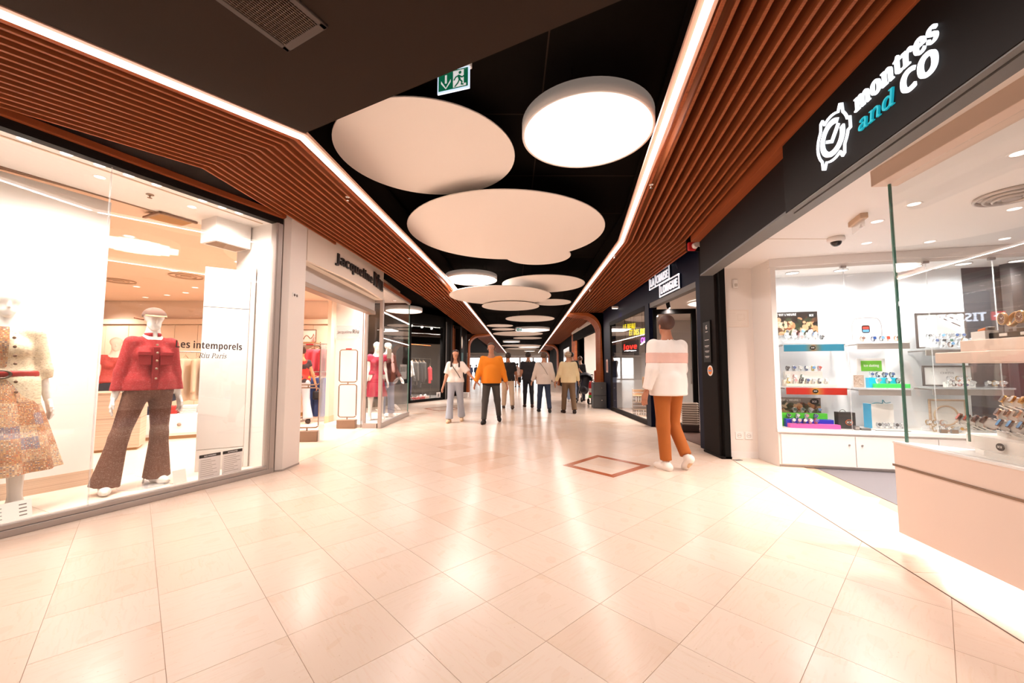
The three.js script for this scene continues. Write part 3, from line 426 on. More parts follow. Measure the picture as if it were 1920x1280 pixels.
[[0.36, -27, 1.62, '#e2c3b4', '#c9a08a', 'distant woman in pale top carrying a red bag before the bright doors', (J, P) => P('bag', rbox(0.25, 0.3, 0.12, 0.03).translate(-0.1, J.y(0.45), 0.12), '#d2203a')], [-3.95, -44.2, 1.7, '#4a5a7c', '#2e3a55', 'dark bluish distant walker at the bright exit seen through the left arch'], [-4.55, -44, 1.68, '#6f7aa0', '#4c5878', 'paler bluish distant walker at the bright exit beside the left arch post'], [-0.9, -40, 1.7, '#3c3a48', '#2f2d3a', 'tiny dark distant walker far down the corridor near the doors']].forEach(([x, z, H, s, t, label, extra]) =>
  figure({ label, x, z, H, ry: Math.PI, cell: 0.022, fine: 0.006, skin: '#b98b72', hair: { c: '#2a211e' }, legR: [-8, 8, 3], legL: [8, 3, 3], shirt: { c: s, hem: 0.5, sleeve: 1.8 }, trousers: { c: t }, shoes: { c: '#2a2422' }, extra }));
// ---------------------------------------------------------------- left side: clothes shop window
const FL = frame([-3.631, -2.916], [-2.792, -4.751]), gl = (w, h) => box(w, h, 0.008);
{
  const w = put(struct('window_1', 'large glass shop front with grey metal rail'), FL, 0, 0, 0);
  mesh('bottom_rail', merge([rbx(-4, 2.02, 0, 0.05, -0.09, 0.01, 0.004), rbx(-4, 2.02, 0.052, 0.088, -0.085, 0, 0.004)]), M.alu, w);
  mesh('post', merge([rbx(1.935, 2.02, 0, 2.96, -0.09, 0.005, 0.006), rbx(1.955, 1.965, 0.05, 2.96, 0, 0.012, 0.002)]), M.alu, w);
  mesh('header', merge([bx(-4, 2.02, 2.955, 3.03, -0.09, 0), bx(-4, 2.02, 3.0, 3.3, -0.16, -0.08)]), M.dark, w);
  mesh('board', rbx(-4, 2.02, 3.028, 3.085, -0.06, 0.04, 0.004), M.trim, w);
  for (const [a, b] of [[-4, -1.2], [-1.192, 0.455], [0.463, 1.94]]) mesh('pane', bx(a, b, 0.07, 2.965, -0.045, -0.037), M.glass, w);
  for (const x of [-1.196, 0.459]) mesh('pane_joint', bx(x - 0.004, x + 0.004, 0.07, 2.965, -0.046, -0.036), M.acrylic, w);
  const b = put(struct('shop_floor', 'raised pale window platform'), FL, 0, 0, 0);
  for (let i = 0; i < 7; i++) mesh(i ? `tile_${300 + i}` : 'tile_300', bx(-4 + i * 0.86, -4 + i * 0.86 + 0.856, 0.004, 0.055, -1.02, -0.09), tmat(stoneTex, { color: '#fbf1e6', roughness: 0.3 }), b);
  const k = put(struct('wall_left', 'white back panel of the shop window'), FL, 0, 0, 0);
  mesh('panel', bx(-4, 0.82, 0.2, 2.95, -1.08, -1.02), M.white, k); mesh('plinth', bx(-4, 0.825, 0.004, 0.2, -1.08, -1.015), M.tan, k);
  const c = put(struct('ceiling', 'white ceiling over the shop window'), FL, 0, 0, 0);
  mesh('panel', bx(-4, 2.0, 2.965, 3.3, -0.93, -0.08), M.white, c); mesh('groove', bx(-4, 1.5, 2.955, 2.97, -0.945, -0.925), M.bronze, c); mesh('lighting_slot', bx(-4, 1.9, 2.959, 2.966, -0.22, -0.20), M.tan, c);
  const e = put(struct('wall_left', 'white return wall at the end of the shop window'), FL, 0, 0, 0);
  mesh('panel', bx(1.94, 2.0, 0.004, 2.965, -0.75, -0.09), M.white, e);
  // window downlights
  const row = [[-1.2, -0.13], [-0.75, -0.13], [-0.35, -0.13], [-0.02, -0.13], [0.21, -0.13], [0.41, -0.13], [0.607, -0.13], [0.815, -0.13], [1.21, -0.13], [1.4, -0.13], [1.575, -0.13], [0.515, -0.42], [1.257, -0.42], [-0.5, -0.42]];
  const words = ['off-frame farthest', 'off-frame middle', 'off-frame nearest', 'first', 'second', 'third', 'fourth', 'fifth', 'sixth', 'seventh', 'last, by the metal post'];
  row.forEach(([x, z], i) => {
    const label = i < 11 ? `small downlight along the shop window edge, ${words[i]} from the left` : ['inner downlight in the window ceiling left of the glass joint', 'inner downlight in the window ceiling right of the sprinkler', 'inner downlight above the patchwork dress mannequin'][i - 11];
    const t = put(thing('downlight', label, 'downlight', null), FL, x, 2.965, z);
    mesh('bezel', lathe([[0.036, 0.001], [0.05, -0.004], [0.054, 0.002]], 24), M.white, t); mesh('diffuser', lathe([[0, -0.001], [0.037, -0.001]].reverse(), 24), M.lamp, t);
    if (i % 2 === 0 || i > 10) { const [X, Z] = FL.p(x, z), [X2, Z2] = FL.p(x, z - (i < 11 ? 0.35 : 0.1)); spot(X, 2.94, Z, X2, 0, Z2, WARM, LEVEL.bay, 1.4, 5); }
  });
  const s = put(thing('sprinkler', 'small metal sprinkler in the clothes window ceiling', 'sprinkler', null), FL, 0.9, 2.965, -0.45);
  mesh('rosette', lathe([[0, 0], [0.03, 0], [0.034, -0.005], [0.014, -0.012]].reverse(), 18), M.bronze, s); mesh('head', merge([cyl(0.008, 0.006, 0.03, 8).translate(0, -0.02, 0), cyl(0.02, 0.02, 0.003, 12).translate(0, -0.036, 0)]), M.bronze, s);
  // lettering and notices on the glass
  const ink = mat('#4a3d38'), le = put(thing('window_lettering', 'dark lettering on the glass reading Les intemporels Riu Paris', 'lettering', null), FL, 1.0, 1.375, -0.034);
  const l1 = mesh('lettering', text('Les intemporels', 'sans_bold', 0.07, 0.001, 0.62), ink, le, 0, 0.035, 0), l2 = mesh('lettering', skewX(text('Riu Paris', 'serif_regular', 0.05, 0.001, 0.26), 0.25), ink, le, 0.2, -0.06, 0);
  const listTex = (n, head) => canvasTex(256, 256, (g) => { g.fillStyle = '#f4efeb'; g.fillRect(0, 0, 256, 256); g.fillStyle = '#3a3431'; g.fillRect(0, 0, 256, 34); g.fillStyle = '#fff'; g.font = 'bold 20px sans-serif'; g.textAlign = 'center'; g.fillText(head, 128, 25); g.fillStyle = '#bdb4ae'; for (let i = 0; i < 9; i++) g.fillRect(20, 58 + i * 21, 120 + ((i * 53 + n * 31) % 96), 6); });
  [[1.235, 0.215, 'NOS HORAIRES', 'left'], [1.455, 0.215, 'NOUVEAUTÉS', 'right']].forEach(([x, y, h, n], i) => { const t = put(thing('window_notice', `${n} pale printed notice with dark header low on the window glass`, 'notice', null), FL, x + 0.12, y, -0.034); mesh('sheet', box(0.2, 0.24, 0.001), tmat(listTex(i, h), { roughness: 0.7 }), t); });
  const pr = put(thing('price_card', 'small white price card standing low behind the glass at far left', 'price card', null), FL, 0.06, 0.055, -0.16, 0.1);
  mesh('card', box(0.26, 0.15, 0.004).rotateX(-0.25).translate(0, 0.076, 0), tmat(canvasTex(256, 150, (g) => { g.fillStyle = '#f6f1ec'; g.fillRect(0, 0, 256, 150); g.fillStyle = '#6a625d'; for (let i = 0; i < 4; i++) { g.fillRect(16, 30 + i * 26, 90, 5); g.fillRect(190, 28 + i * 26, 40, 8); } }), { roughness: 0.7 }), pr);
  mesh('foot', rbx(-0.13, 0.13, 0, 0.006, -0.04, 0.04, 0.002), M.acrylic, pr);
  const pr2 = put(thing('price_card', 'tiny price card on the platform right of the jacket mannequin feet', 'price card', null), FL, 1.2, 0.055, -0.25, 0.1);
  mesh('card', box(0.12, 0.13, 0.003).rotateX(-0.25).translate(0, 0.066, 0), mat('#e9e2dc'), pr2); mesh('foot', rbx(-0.06, 0.06, 0, 0.005, -0.04, 0.03, 0.002), M.acrylic, pr2);
  // white display column behind the lettering
  const dp = put(thing('display_column', 'tall white display column with seams behind the window lettering', 'display column', null), FL, 1.74, 0.055, -0.5, -0.59);
  mesh('panel', rbx(-0.245, 0.2, 0.24, 1.86, 0, 0.05), M.white, dp); mesh('panel', rbx(-0.245, 0.2, 1.865, 2.33, 0, 0.05), M.white, dp); mesh('base', rbx(-0.245, 0.2, 0, 0.235, 0, 0.05), M.white, dp); mesh('side', rbx(0.205, 0.25, 0, 2.38, -0.02, 0.06), M.white, dp);
  const ac = put(thing('ceiling_box', 'white boxed unit hanging from the ceiling above the display column', 'ceiling box', null), FL, 1.72, 2.68, -0.45);
  mesh('case', rbx(-0.2, 0.2, 0, 0.29, -0.3, 0), M.white, ac); mesh('slot', bx(-0.17, 0.17, -0.004, 0.002, -0.25, -0.04), M.bronze, ac);
  const ha = put(thing('ceiling_hatch', 'open tan access hatch in the clothes shop ceiling', 'hatch', null), FL, 1.35, 2.95, -1.0);
  mesh('flap', rbx(-0.17, 0.17, 0, 0.02, -0.2, 0.12), M.oak, ha); mesh('rim', merge([rbx(-0.19, -0.16, -0.012, 0.01, -0.22, 0.14, 0.003), rbx(-0.19, 0.19, -0.012, 0.01, 0.11, 0.14, 0.003)]), M.bronze, ha);
}
// ---------------------------------------------------------------- window mannequins
const dressTex = canvasTex(512, 512, (g) => { const r = rng(8); for (let i = 0; i < 5; i++) for (let j = 0; j < 5; j++) { const c = ['#c3a17e', '#a9764f', '#7d7686', '#cdb698', '#9a6848', '#b08c66'][Math.floor(r() * 6)]; g.fillStyle = c; g.fillRect(i * 103, j * 103, 104, 104); g.fillStyle = 'rgba(150,120,100,.25)'; g.fillRect(i * 103, j * 103, 104, 104); for (let k = 0; k < 90; k++) { g.fillStyle = ['#f1dfc2', '#7a4a36', '#c0522e', '#5d5f7e', '#e9b26a'][Math.floor(r() * 5)]; g.globalAlpha = 0.7; g.beginPath(); g.arc(i * 103 + (k % 10) * 10 + 5, j * 103 + Math.floor(k / 10) * 11 + 5, 1.6 + r() * 3, 0, 7); g.fill(); g.globalAlpha = 1; } } });
dressTex.repeat.set(1.6, 1.6);
const knit = (c, n = 90) => { const t = canvasTex(128, 128, (g) => { const r = rng(n); g.fillStyle = c; g.fillRect(0, 0, 128, 128); for (let i = 0; i < 1500; i++) { g.fillStyle = r() < 0.5 ? 'rgba(255,255,255,.14)' : 'rgba(60,20,0,.14)'; g.fillRect(r() * 128, r() * 128, 2 + r() * 2, 1 + r() * 2); } }); t.repeat.set(4, 4); return t; };
const buttons = (list, r = 0.011) => merge(list.map(([x, y, z]) => new THREE.SphereGeometry(r, 12, 8).scale(1, 1, 0.5).translate(x, y, z)));
{
  const [X, Z] = FL.p(0.99, -0.44);
  figure({ man: 1, label: 'mannequin in red buttoned jacket, brown flared trousers and brown cap', x: X, z: Z, y: 0.065, ry: 1.02, H: 1.74, fem: 1, cell: 0.011, headYaw: -0.15, legR: [0, 0, 15, 12], legL: [-3, 2, 2, 12], armR: [-4, 11, 8], armL: [-2, 9, 8],
    shirt: { name: 'jacket', m: tmat(knit('#a62a2c', 3), { roughness: 0.95 }), hem: 0.535, sleeve: 1.9, e: 0.017, se: 0.007, cuff: 1.1, collar: 0.03, k: 100 }, trousers: { m: tmat(knit('#6b4434', 12), { roughness: 0.95 }), e: 0.012, flare: 0.062, to: 2.06, top: 0.6 }, cap: { c: '#6f5246', brim: '#b98a62' },
    extra: (J, P) => {
      const H = J.H, red = '#9c2427', zf = 0.051 * H * 0.78 + 0.044;
      P('pocket', merge([rbox(0.1, 0.1, 0.008, 0.004).translate(-0.085, J.y(0.705), zf + 0.012), rbox(0.1, 0.1, 0.008, 0.004).translate(0.085, J.y(0.705), zf + 0.012)]), red); P('pocket_flap', merge([rbox(0.11, 0.035, 0.012, 0.004).translate(-0.085, J.y(0.74), zf + 0.018), rbox(0.11, 0.035, 0.012, 0.004).translate(0.085, J.y(0.74), zf + 0.018)]), red);
      P('button', buttons([0.79, 0.745, 0.7, 0.655, 0.6].map((f, i) => [0.008, J.y(f), zf + (i ? 0.016 : 0.0)])), '#b7a08a', { metalness: 0.7, roughness: 0.3 });
      P('placket', rbx(-0.022, 0.03, J.y(0.545), J.y(0.78), zf - 0.02, zf + 0.008, 0.006), '#942023'); P('waistband', skin(torso(J, 0.021), 0.012, 70, (x, y) => Math.max(J.y(0.535) - y, y - J.y(0.562))), '#94201f');
      P('collar', new THREE.TorusGeometry(0.06, 0.009, 8, 32, 5.7).rotateX(Math.PI / 2).rotateY(-1.86).scale(1, 2.4, 1).translate(0, J.y(0.848), J.neck[2] + 0.006), red); P('cap_strap', rod([-0.05, J.y(0.94), -0.09], [-0.13, J.y(0.945), -0.07], 0.008), '#8a5a40');
      P('base', cyl(0.2, 0.2, 0.008, 40).translate(0.02, -0.004, -0.05), M.acrylic); P('support', rod([0.02, 0, -0.09], [0.05, 0.35, -0.02], 0.008), M.chrome);
    } });
  const [X2, Z2] = FL.p(0.05, -0.5);
  figure({ man: 1, label: 'mannequin in cream cardigan with red belt over long patchwork print dress', x: X2, z: Z2, y: 0.06, ry: 1.0, H: 1.78, fem: 1, cell: 0.011, headYaw: 0.1, legR: [0, 0, 3], legL: [0, 0, 3], armR: [-6, 14, 10], armL: [-6, 12, 6],
    shirt: { name: 'cardigan', m: tmat(knit('#e2d2b4', 21), { roughness: 1 }), hem: 0.475, sleeve: 1.3, e: 0.026, se: 0.018, waist: 0.92, skirtEase: 0.02 },
    extra: (J, P) => {
      const r = rng(2), pts = []; for (let i = 0; i <= 20; i++) { const f = i / 20; pts.push([0.15 + 0.2 * Math.pow(f, 0.8), J.y(0.6) - f * (J.y(0.6) - 0.33)]); }
      const g = lathe(pts.reverse(), 72), p = g.attributes.position; for (let i = 0; i < p.count; i++) { const a = Math.atan2(p.getX(i), p.getZ(i)), d = (J.y(0.6) - p.getY(i)) / 0.75, k = 1 + d * (0.07 * Math.sin(a * 9) + 0.05 * Math.sin(a * 5 + 1)); p.setXYZ(i, p.getX(i) * k, p.getY(i), p.getZ(i) * k * 0.82); } g.computeVertexNormals(); { const uv = g.attributes.uv; for (let i = 0; i < uv.count; i++) uv.setXY(i, uv.getX(i) * 2, uv.getY(i)); }
      P('dress', g, tmat(dressTex, { roughness: 0.9 })); P('bodice', skin(torso(J, 0.029, 0.92), 0.011, 70, (x, y, z) => Math.max(Math.abs(x) - 0.028, -z, J.y(0.6) - y, 0.046 * J.H - Math.hypot(x, y - J.neck[1], z - J.neck[2]))), tmat(dressTex, { roughness: 0.9 }));
      P('belt', skin([...torso(J, 0.036, 0.95), bone([-0.03 * J.H, J.y(0.62), 0], [0.03 * J.H, J.y(0.62), 0], 0.062 * J.H + 0.036, 0.062 * J.H + 0.036, 0.85)], 0.01, 70, (x, y) => Math.max(J.y(0.605) - y, y - J.y(0.634))), '#a0261f', { roughness: 0.4 }); P('buckle', new THREE.TorusGeometry(0.035, 0.008, 8, 24).scale(1.2, 0.85, 1).translate(0, J.y(0.618), 0.142), '#6d5f54', { metalness: 0.8, roughness: 0.3 });
      P('button', buttons([[0.045, J.y(0.78), 0.135], [0.05, J.y(0.74), 0.15], [0.055, J.y(0.7), 0.15], [0.06, J.y(0.665), 0.148], [0.07, J.y(0.585), 0.15], [0.075, J.y(0.54), 0.155], [0.08, J.y(0.495), 0.16], [-0.045, J.y(0.7), 0.15], [-0.06, J.y(0.54), 0.155]], 0.011), '#6b4f3c'); P('base', cyl(0.2, 0.2, 0.008, 40).translate(0, -0.003, 0), M.acrylic); void r;
    } });
  figure({ man: 1, label: 'pale mannequin in red sequinned top and dark trousers standing deeper in the shop', x: -6.58, z: -6.61, ry: 0.8, H: 1.72, fem: 1, armR: [0, 10, 10], armL: [0, 10, 10], skinM: mat('#ecd9c8', { roughness: 0.4 }), shirt: { m: tmat(knit('#b5382f', 30), { roughness: 0.7 }), hem: 0.57, sleeve: 0.3, e: 0.014 }, trousers: { c: '#2c2b35', flare: 0.02 },
    extra: (J, P) => { P('belt', skin(torso(J, 0.02), 0.012, 70, (x, y) => Math.max(J.y(0.565) - y, y - J.y(0.585))), '#d03a24'); P('shawl', skin([bone([0.13, J.y(0.82), 0.02], [0.24, J.y(0.56), 0.06], 0.035, 0.05), bone([0.05, J.y(0.83), -0.02], [0.13, J.y(0.82), 0.02], 0.03)], 0.012, 80), '#a9a3ad'); P('tassel', merge([rod([0.22, J.y(0.6), 0.1], [0.2, J.y(0.38), 0.12], 0.012), cyl(0.014, 0.028, 0.16, 10).translate(0.2, J.y(0.33), 0.12)]), '#9b6a3c'); } });
}
// ---------------------------------------------------------------- clothes shop interior
const hanger = (w = 0.4) => merge([tube([[-w / 2, 0, 0], [-w / 4, 0.05, 0], [0, 0.085, 0], [w / 4, 0.05, 0], [w / 2, 0, 0]], 0.006, 16, 6), tube([[0, 0.085, 0], [0, 0.12, 0], [0.018, 0.14, 0], [0.012, 0.165, 0], [-0.01, 0.165, 0]], 0.003, 12, 5)]);
const HANG = mat('#caa684', { roughness: 0.4 });
// garment hanging from a rail at (x, y, z); ry turns it, its length runs down from the hanger
function garment(kind, color, label, cat, group, x, y, z, ry, len = 0.75, m = null) {
  const t = thing(kind, label, cat, group, x, y - 0.165, z, ry), mm = m ?? mat(color, { roughness: 0.9 });
  mesh('hanger', hanger(0.38), HANG, t);
  const b = [];
  if (/trousers|jeans/.test(kind)) for (const k of [-1, 1]) b.push(bone([k * 0.05, -0.04, 0], [k * 0.08, -len, 0], 0.075, 0.08, 0.45, { capB: true }));
  else { b.push(bone([-0.15, -0.03, 0], [0.15, -0.03, 0], 0.04, 0.04, 0.7)); for (const k of [-1, 0, 1]) b.push(bone([k * 0.09, -0.07, 0.01 * k], [k * (/dress|skirt/.test(kind) ? 0.15 : 0.1), -len, 0.015 * k], 0.09, 0.1, 0.5, { capB: true })); if (!/dress|skirt/.test(kind)) for (const k of [-1, 1]) b.push(bone([k * 0.19, -0.04, 0], [k * 0.235, -len * 0.8, 0.02], 0.055, 0.045, 0.8, { capB: true })); }
  mesh('fabric', skin(b, 0.017, 60), mm, t);
  return t;
}
function rail(label, x, z, ry, w, h, m = M.steel) {
  const t = thing('clothes_rail', label, 'clothes rail', null, x, 0, z, ry);
  mesh('bar', rod([-w / 2, h, 0], [w / 2, h, 0], 0.012), m, t);
  for (const k of [-1, 1]) { mesh('leg', rod([k * w / 2, 0, 0], [k * w / 2, h, 0], 0.012), m, t); mesh('foot', rbx(k * w / 2 - 0.02, k * w / 2 + 0.02, 0, 0.03, -0.2, 0.2), m, t); }
  return t;
}
{
  const wl = struct('wall_left', 'cream partition at the back of the clothes shop');
  mesh('panel', bx(-11.95, -3.95, 0, 3.3, -10.5, -10.42), mat('#efd9c6', { roughness: 0.8 }), wl);
  const cl = struct('ceiling', 'warm plaster ceiling inside the clothes shop');
  mesh('panel', prism([[-2.85, -5.3], [-2.95, -10.4], [-11.9, -10.4], [-11.9, 3], [-8.2, 3], [-4.55, -3.6], [-3.68, -5.1]], 3.0, 3.25), mat('#f0d2bb', { roughness: 0.85 }), cl);
  const wd = thing('wardrobe', 'row of tall cream wardrobe fronts along the back of the clothes shop', 'wardrobe', null, 0, 0, -10.41);
  mesh('carcass', bx(-11.8, -4.0, 0, 2.5, -0.002, 0.05), M.tan, wd);
  for (let i = 0; i < 13; i++) mesh('door', rbx(-11.78 + i * 0.6, -11.78 + i * 0.6 + 0.588, 0.1, 2.35, 0.05, 0.075), mat('#f3dcc6', { roughness: 0.6 }), wd);
  mesh('cornice', rbx(-11.8, -4.0, 2.37, 2.5, 0.05, 0.12), mat('#f3dcc6', { roughness: 0.6 }), wd); mesh('plinth', bx(-11.8, -4, 0, 0.09, 0.04, 0.07), M.oak, wd);
  const lampAt = [[-5.2, -5.3, 1], [-7.0, -8.7, 1], [-7.7, -9.3, 0], [-8.4, -9.6, 0], [-8.2, -8.6, 1], [-9.2, -9.9, 0], [-10.2, -9.7, 1], [-9.4, -9.0, 0], [-5.0, -8.0, 1], [-4.4, -9.6, 1], [-3.6, -7.3, 1], [-4.6, -6.6, 1], [-6.2, -7.2, 0], [-8.8, -5.5, 1], [-6.8, -4.8, 1], [-10.4, -7.5, 1]];
  lampAt.sort((a, b) => Math.hypot(a[0], a[1]) - Math.hypot(b[0], b[1])).forEach(([x, z, l], i) => {
    const t = thing('downlight', `${['first', 'second', 'third', 'fourth', 'fifth', 'sixth', 'seventh', 'eighth', 'ninth', 'tenth', 'eleventh', 'twelfth', 'thirteenth', 'fourteenth', 'fifteenth', 'sixteenth'][i]} nearest recessed ceiling spotlight inside the clothes shop`, 'downlight', 'ceiling spotlights inside the clothes shop', x, 3.0, z);
    mesh('bezel', lathe([[0.05, 0.001], [0.07, -0.006], [0.075, 0.002]], 20), M.white, t); mesh('diffuser', lathe([[0, -0.001], [0.052, -0.001]].reverse(), 20), M.lamp, t);
    if (l) spot(x, 2.97, z, x, 0, z, Math.hypot(x, z) < 10 ? WARM : PEACH, LEVEL.riu, 1.25, 5);
  });
  for (const [x, z, w] of [[-6.3, -7.6, 'beyond the cap of the jacket mannequin'], [-8.0, -8.0, 'far behind the glass joint']]) { const t = thing('ceiling_grille', `round ceiling air diffuser ${w}`, 'vent', null, x, 2.985, z); mesh('ring', merge([new THREE.TorusGeometry(0.26, 0.012, 6, 36).rotateX(Math.PI / 2), new THREE.TorusGeometry(0.16, 0.01, 6, 30).rotateX(Math.PI / 2)]), M.tan, t); mesh('core', cyl(0.08, 0.1, 0.02, 24), M.tan, t); }
  // table with folded clothes, cabinet, coats
  const tb = thing('display_table', 'low white display table with round dark knob behind the jacket mannequin', 'table', null, -5.95, 0, -7.2, 0.55);
  mesh('body', rbx(-0.55, 0.55, 0.06, 0.42, -0.3, 0.3, 0.01), M.white, tb); mesh('drawer', rbx(-0.53, 0.53, 0.1, 0.38, 0.3, 0.315, 0.006), M.gloss, tb); mesh('knob', new THREE.SphereGeometry(0.03, 16, 12).translate(0.05, 0.25, 0.33), M.bronze, tb); mesh('plinth', bx(-0.5, 0.5, 0, 0.06, -0.26, 0.26), M.oak, tb);
  [['#2c3146', 'navy'], ['#c23b31', 'red'], ['#e6ddd4', 'white'], ['#8b8f9f', 'grey blue']].forEach(([c, n], i) => { const x = -0.4 + i * 0.27; for (let k = 0; k < 3; k++) { const t = thing('folded_garment', `folded ${n} garment, ${['bottom', 'middle', 'top'][k]} of its small stack on the low white table`, 'clothing', null); t.position.set(-5.95 + x * Math.cos(0.55), 0.42 + k * 0.045, -7.2 - x * Math.sin(0.55)); t.rotation.y = 0.55; mesh('fold', merge([rbox(0.23, 0.022, 0.3, 0.011).translate(0, 0.011, 0), rbox(0.22, 0.021, 0.28, 0.01).translate(0.004, 0.033, 0.005)]), mat(c, { roughness: 0.9 }), t); } });
  const tc = thing('cabinet', 'plain tan wooden cabinet left of the jacket mannequin', 'cabinet', null, -5.95, 0, -6.1, 0.6);
  mesh('carcass', rbx(-0.28, 0.28, 0.04, 0.84, -0.25, 0.25), M.tan, tc); mesh('plinth', bx(-0.25, 0.25, 0, 0.04, -0.22, 0.22), M.oak, tc); mesh('top', rbx(-0.29, 0.29, 0.84, 0.865, -0.26, 0.26), M.tan, tc);
  rail('steel clothes rail with coats behind the low white table', -6.5, -8.1, 0.7, 1.3, 1.55);
  [['#3b4258', 'navy jacket'], ['#4c5570', 'blue grey jacket'], ['#e2cdb4', 'beige trench coat'], ['#d9c1a4', 'sand coat'], ['#8a6a4a', 'leopard brown coat'], ['#b9a48c', 'taupe coat']].forEach(([c, n], i) => { const k = -0.5 + i * 0.2; garment('coat', c, `${n} hanging on the rail behind the low white table`, 'coat', null, -6.5 + k * Math.cos(0.7), 1.55, -8.1 - k * Math.sin(0.7), 0.7 + 1.2, 0.8); });
  const mr = thing('framed_mirror', 'tall thin framed mirror on the back wardrobes', 'mirror', null, -7.3, 0.6, -10.325); mesh('frame', merge([rbx(-0.32, -0.28, 0, 1.9, 0, 0.03), rbx(0.28, 0.32, 0, 1.9, 0, 0.03), rbx(-0.32, 0.32, 1.86, 1.9, 0, 0.03), rbx(-0.32, 0.32, 0, 0.04, 0, 0.03)]), M.bronze, mr); mesh('mirror_glass', bx(-0.29, 0.29, 0.03, 1.87, 0.005, 0.012), mat('#e8e2dc', { roughness: 0.05, metalness: 0.9 }), mr);
}
// ---------------------------------------------------------------- white pillar and curved fascia of the entrance
{
  const p = struct('pillar_left', 'white pillar between window and entrance');
  mesh('shaft', prism([[-2.785, -4.765], [-2.715, -4.8], [-2.705, -5.15], [-3.2, -5.2], [-3.2, -4.95], [-2.83, -4.8]], 0, 3.2), M.wall, p);
  mesh('base', prism([[-2.783, -4.76], [-2.711, -4.797], [-2.701, -5.155], [-2.72, -5.155], [-2.79, -4.8]], 0, 0.02), M.alu, p);
  const so = thing('wall_socket', 'pair of small round sockets on the white pillar by the entrance', 'socket', null, -2.712, 2.12, -4.93, Math.PI / 2 - 0.02);
  mesh('plate', rbx(-0.06, 0.06, -0.025, 0.025, 0, 0.008, 0.004), M.gloss, so); for (const k of [-1, 1]) mesh('hole', cyl(0.017, 0.017, 0.006, 16).rotateX(Math.PI / 2).translate(k * 0.026, 0, 0.009), mat('#6b5c55'), so);
  const cx = (z) => { const t = Math.min(1, Math.max(0, (-z - 5.15) / 3.06)); return -2.70 + 0.02 * t + 0.09 * Math.sin(Math.PI * t); };
  const f = thing('shop_fascia', 'curved cream fascia above the clothes shop entrance', 'fascia', null), curve = [], n = 30; for (let i = 0; i <= n; i++) { const z = -5.16 - i / n * 3.05; curve.push([cx(z), z]); }
  mesh('face', prism([...curve, ...curve.slice().reverse().map(([x, z]) => [x - 0.05, z])], 2.63, 3.3), M.cream, f);
  mesh('soffit', prism([[-2.745, -5.16], [-2.725, -8.21], [-2.86, -8.21], [-2.86, -5.16]], 2.63, 2.69), M.cream, f);
  mesh('shadow_gap', prism([...curve.map(([x, z]) => [x - 0.04, z]), [-2.74, -8.2], [-2.76, -5.17]], 2.67, 2.71), M.black, f);
  mesh('shutter_box', rbx(-3.0, -2.85, 2.36, 2.72, -8.21, -5.16), M.alu, f); mesh('shutter_rail', rbx(-2.99, -2.83, 2.33, 2.40, -8.21, -5.16), M.bronze, f);
  const bend = (g, z0, y0) => { const q = g.attributes.position; for (let i = 0; i < q.count; i++) { const z = z0 - q.getX(i); q.setXYZ(i, cx(z) + 0.004 + q.getZ(i), y0 + q.getY(i), z); } g.computeVertexNormals(); return g; };
  const s = thing('shop_sign', 'black raised letters reading Jacqueline Riu on the curved fascia', 'sign', null), ink = mat('#191412', { roughness: 0.35 });
  mesh('lettering', bend(text('Jacqueline', 'sans_bold', 0.15, 0.02, 1.5, 0.002), -5.83, 2.79), ink, s); mesh('lettering', bend(text('Riu', 'sans_bold', 0.245, 0.02, 0.64, 0.01), -7.42, 2.79), ink, s);
}
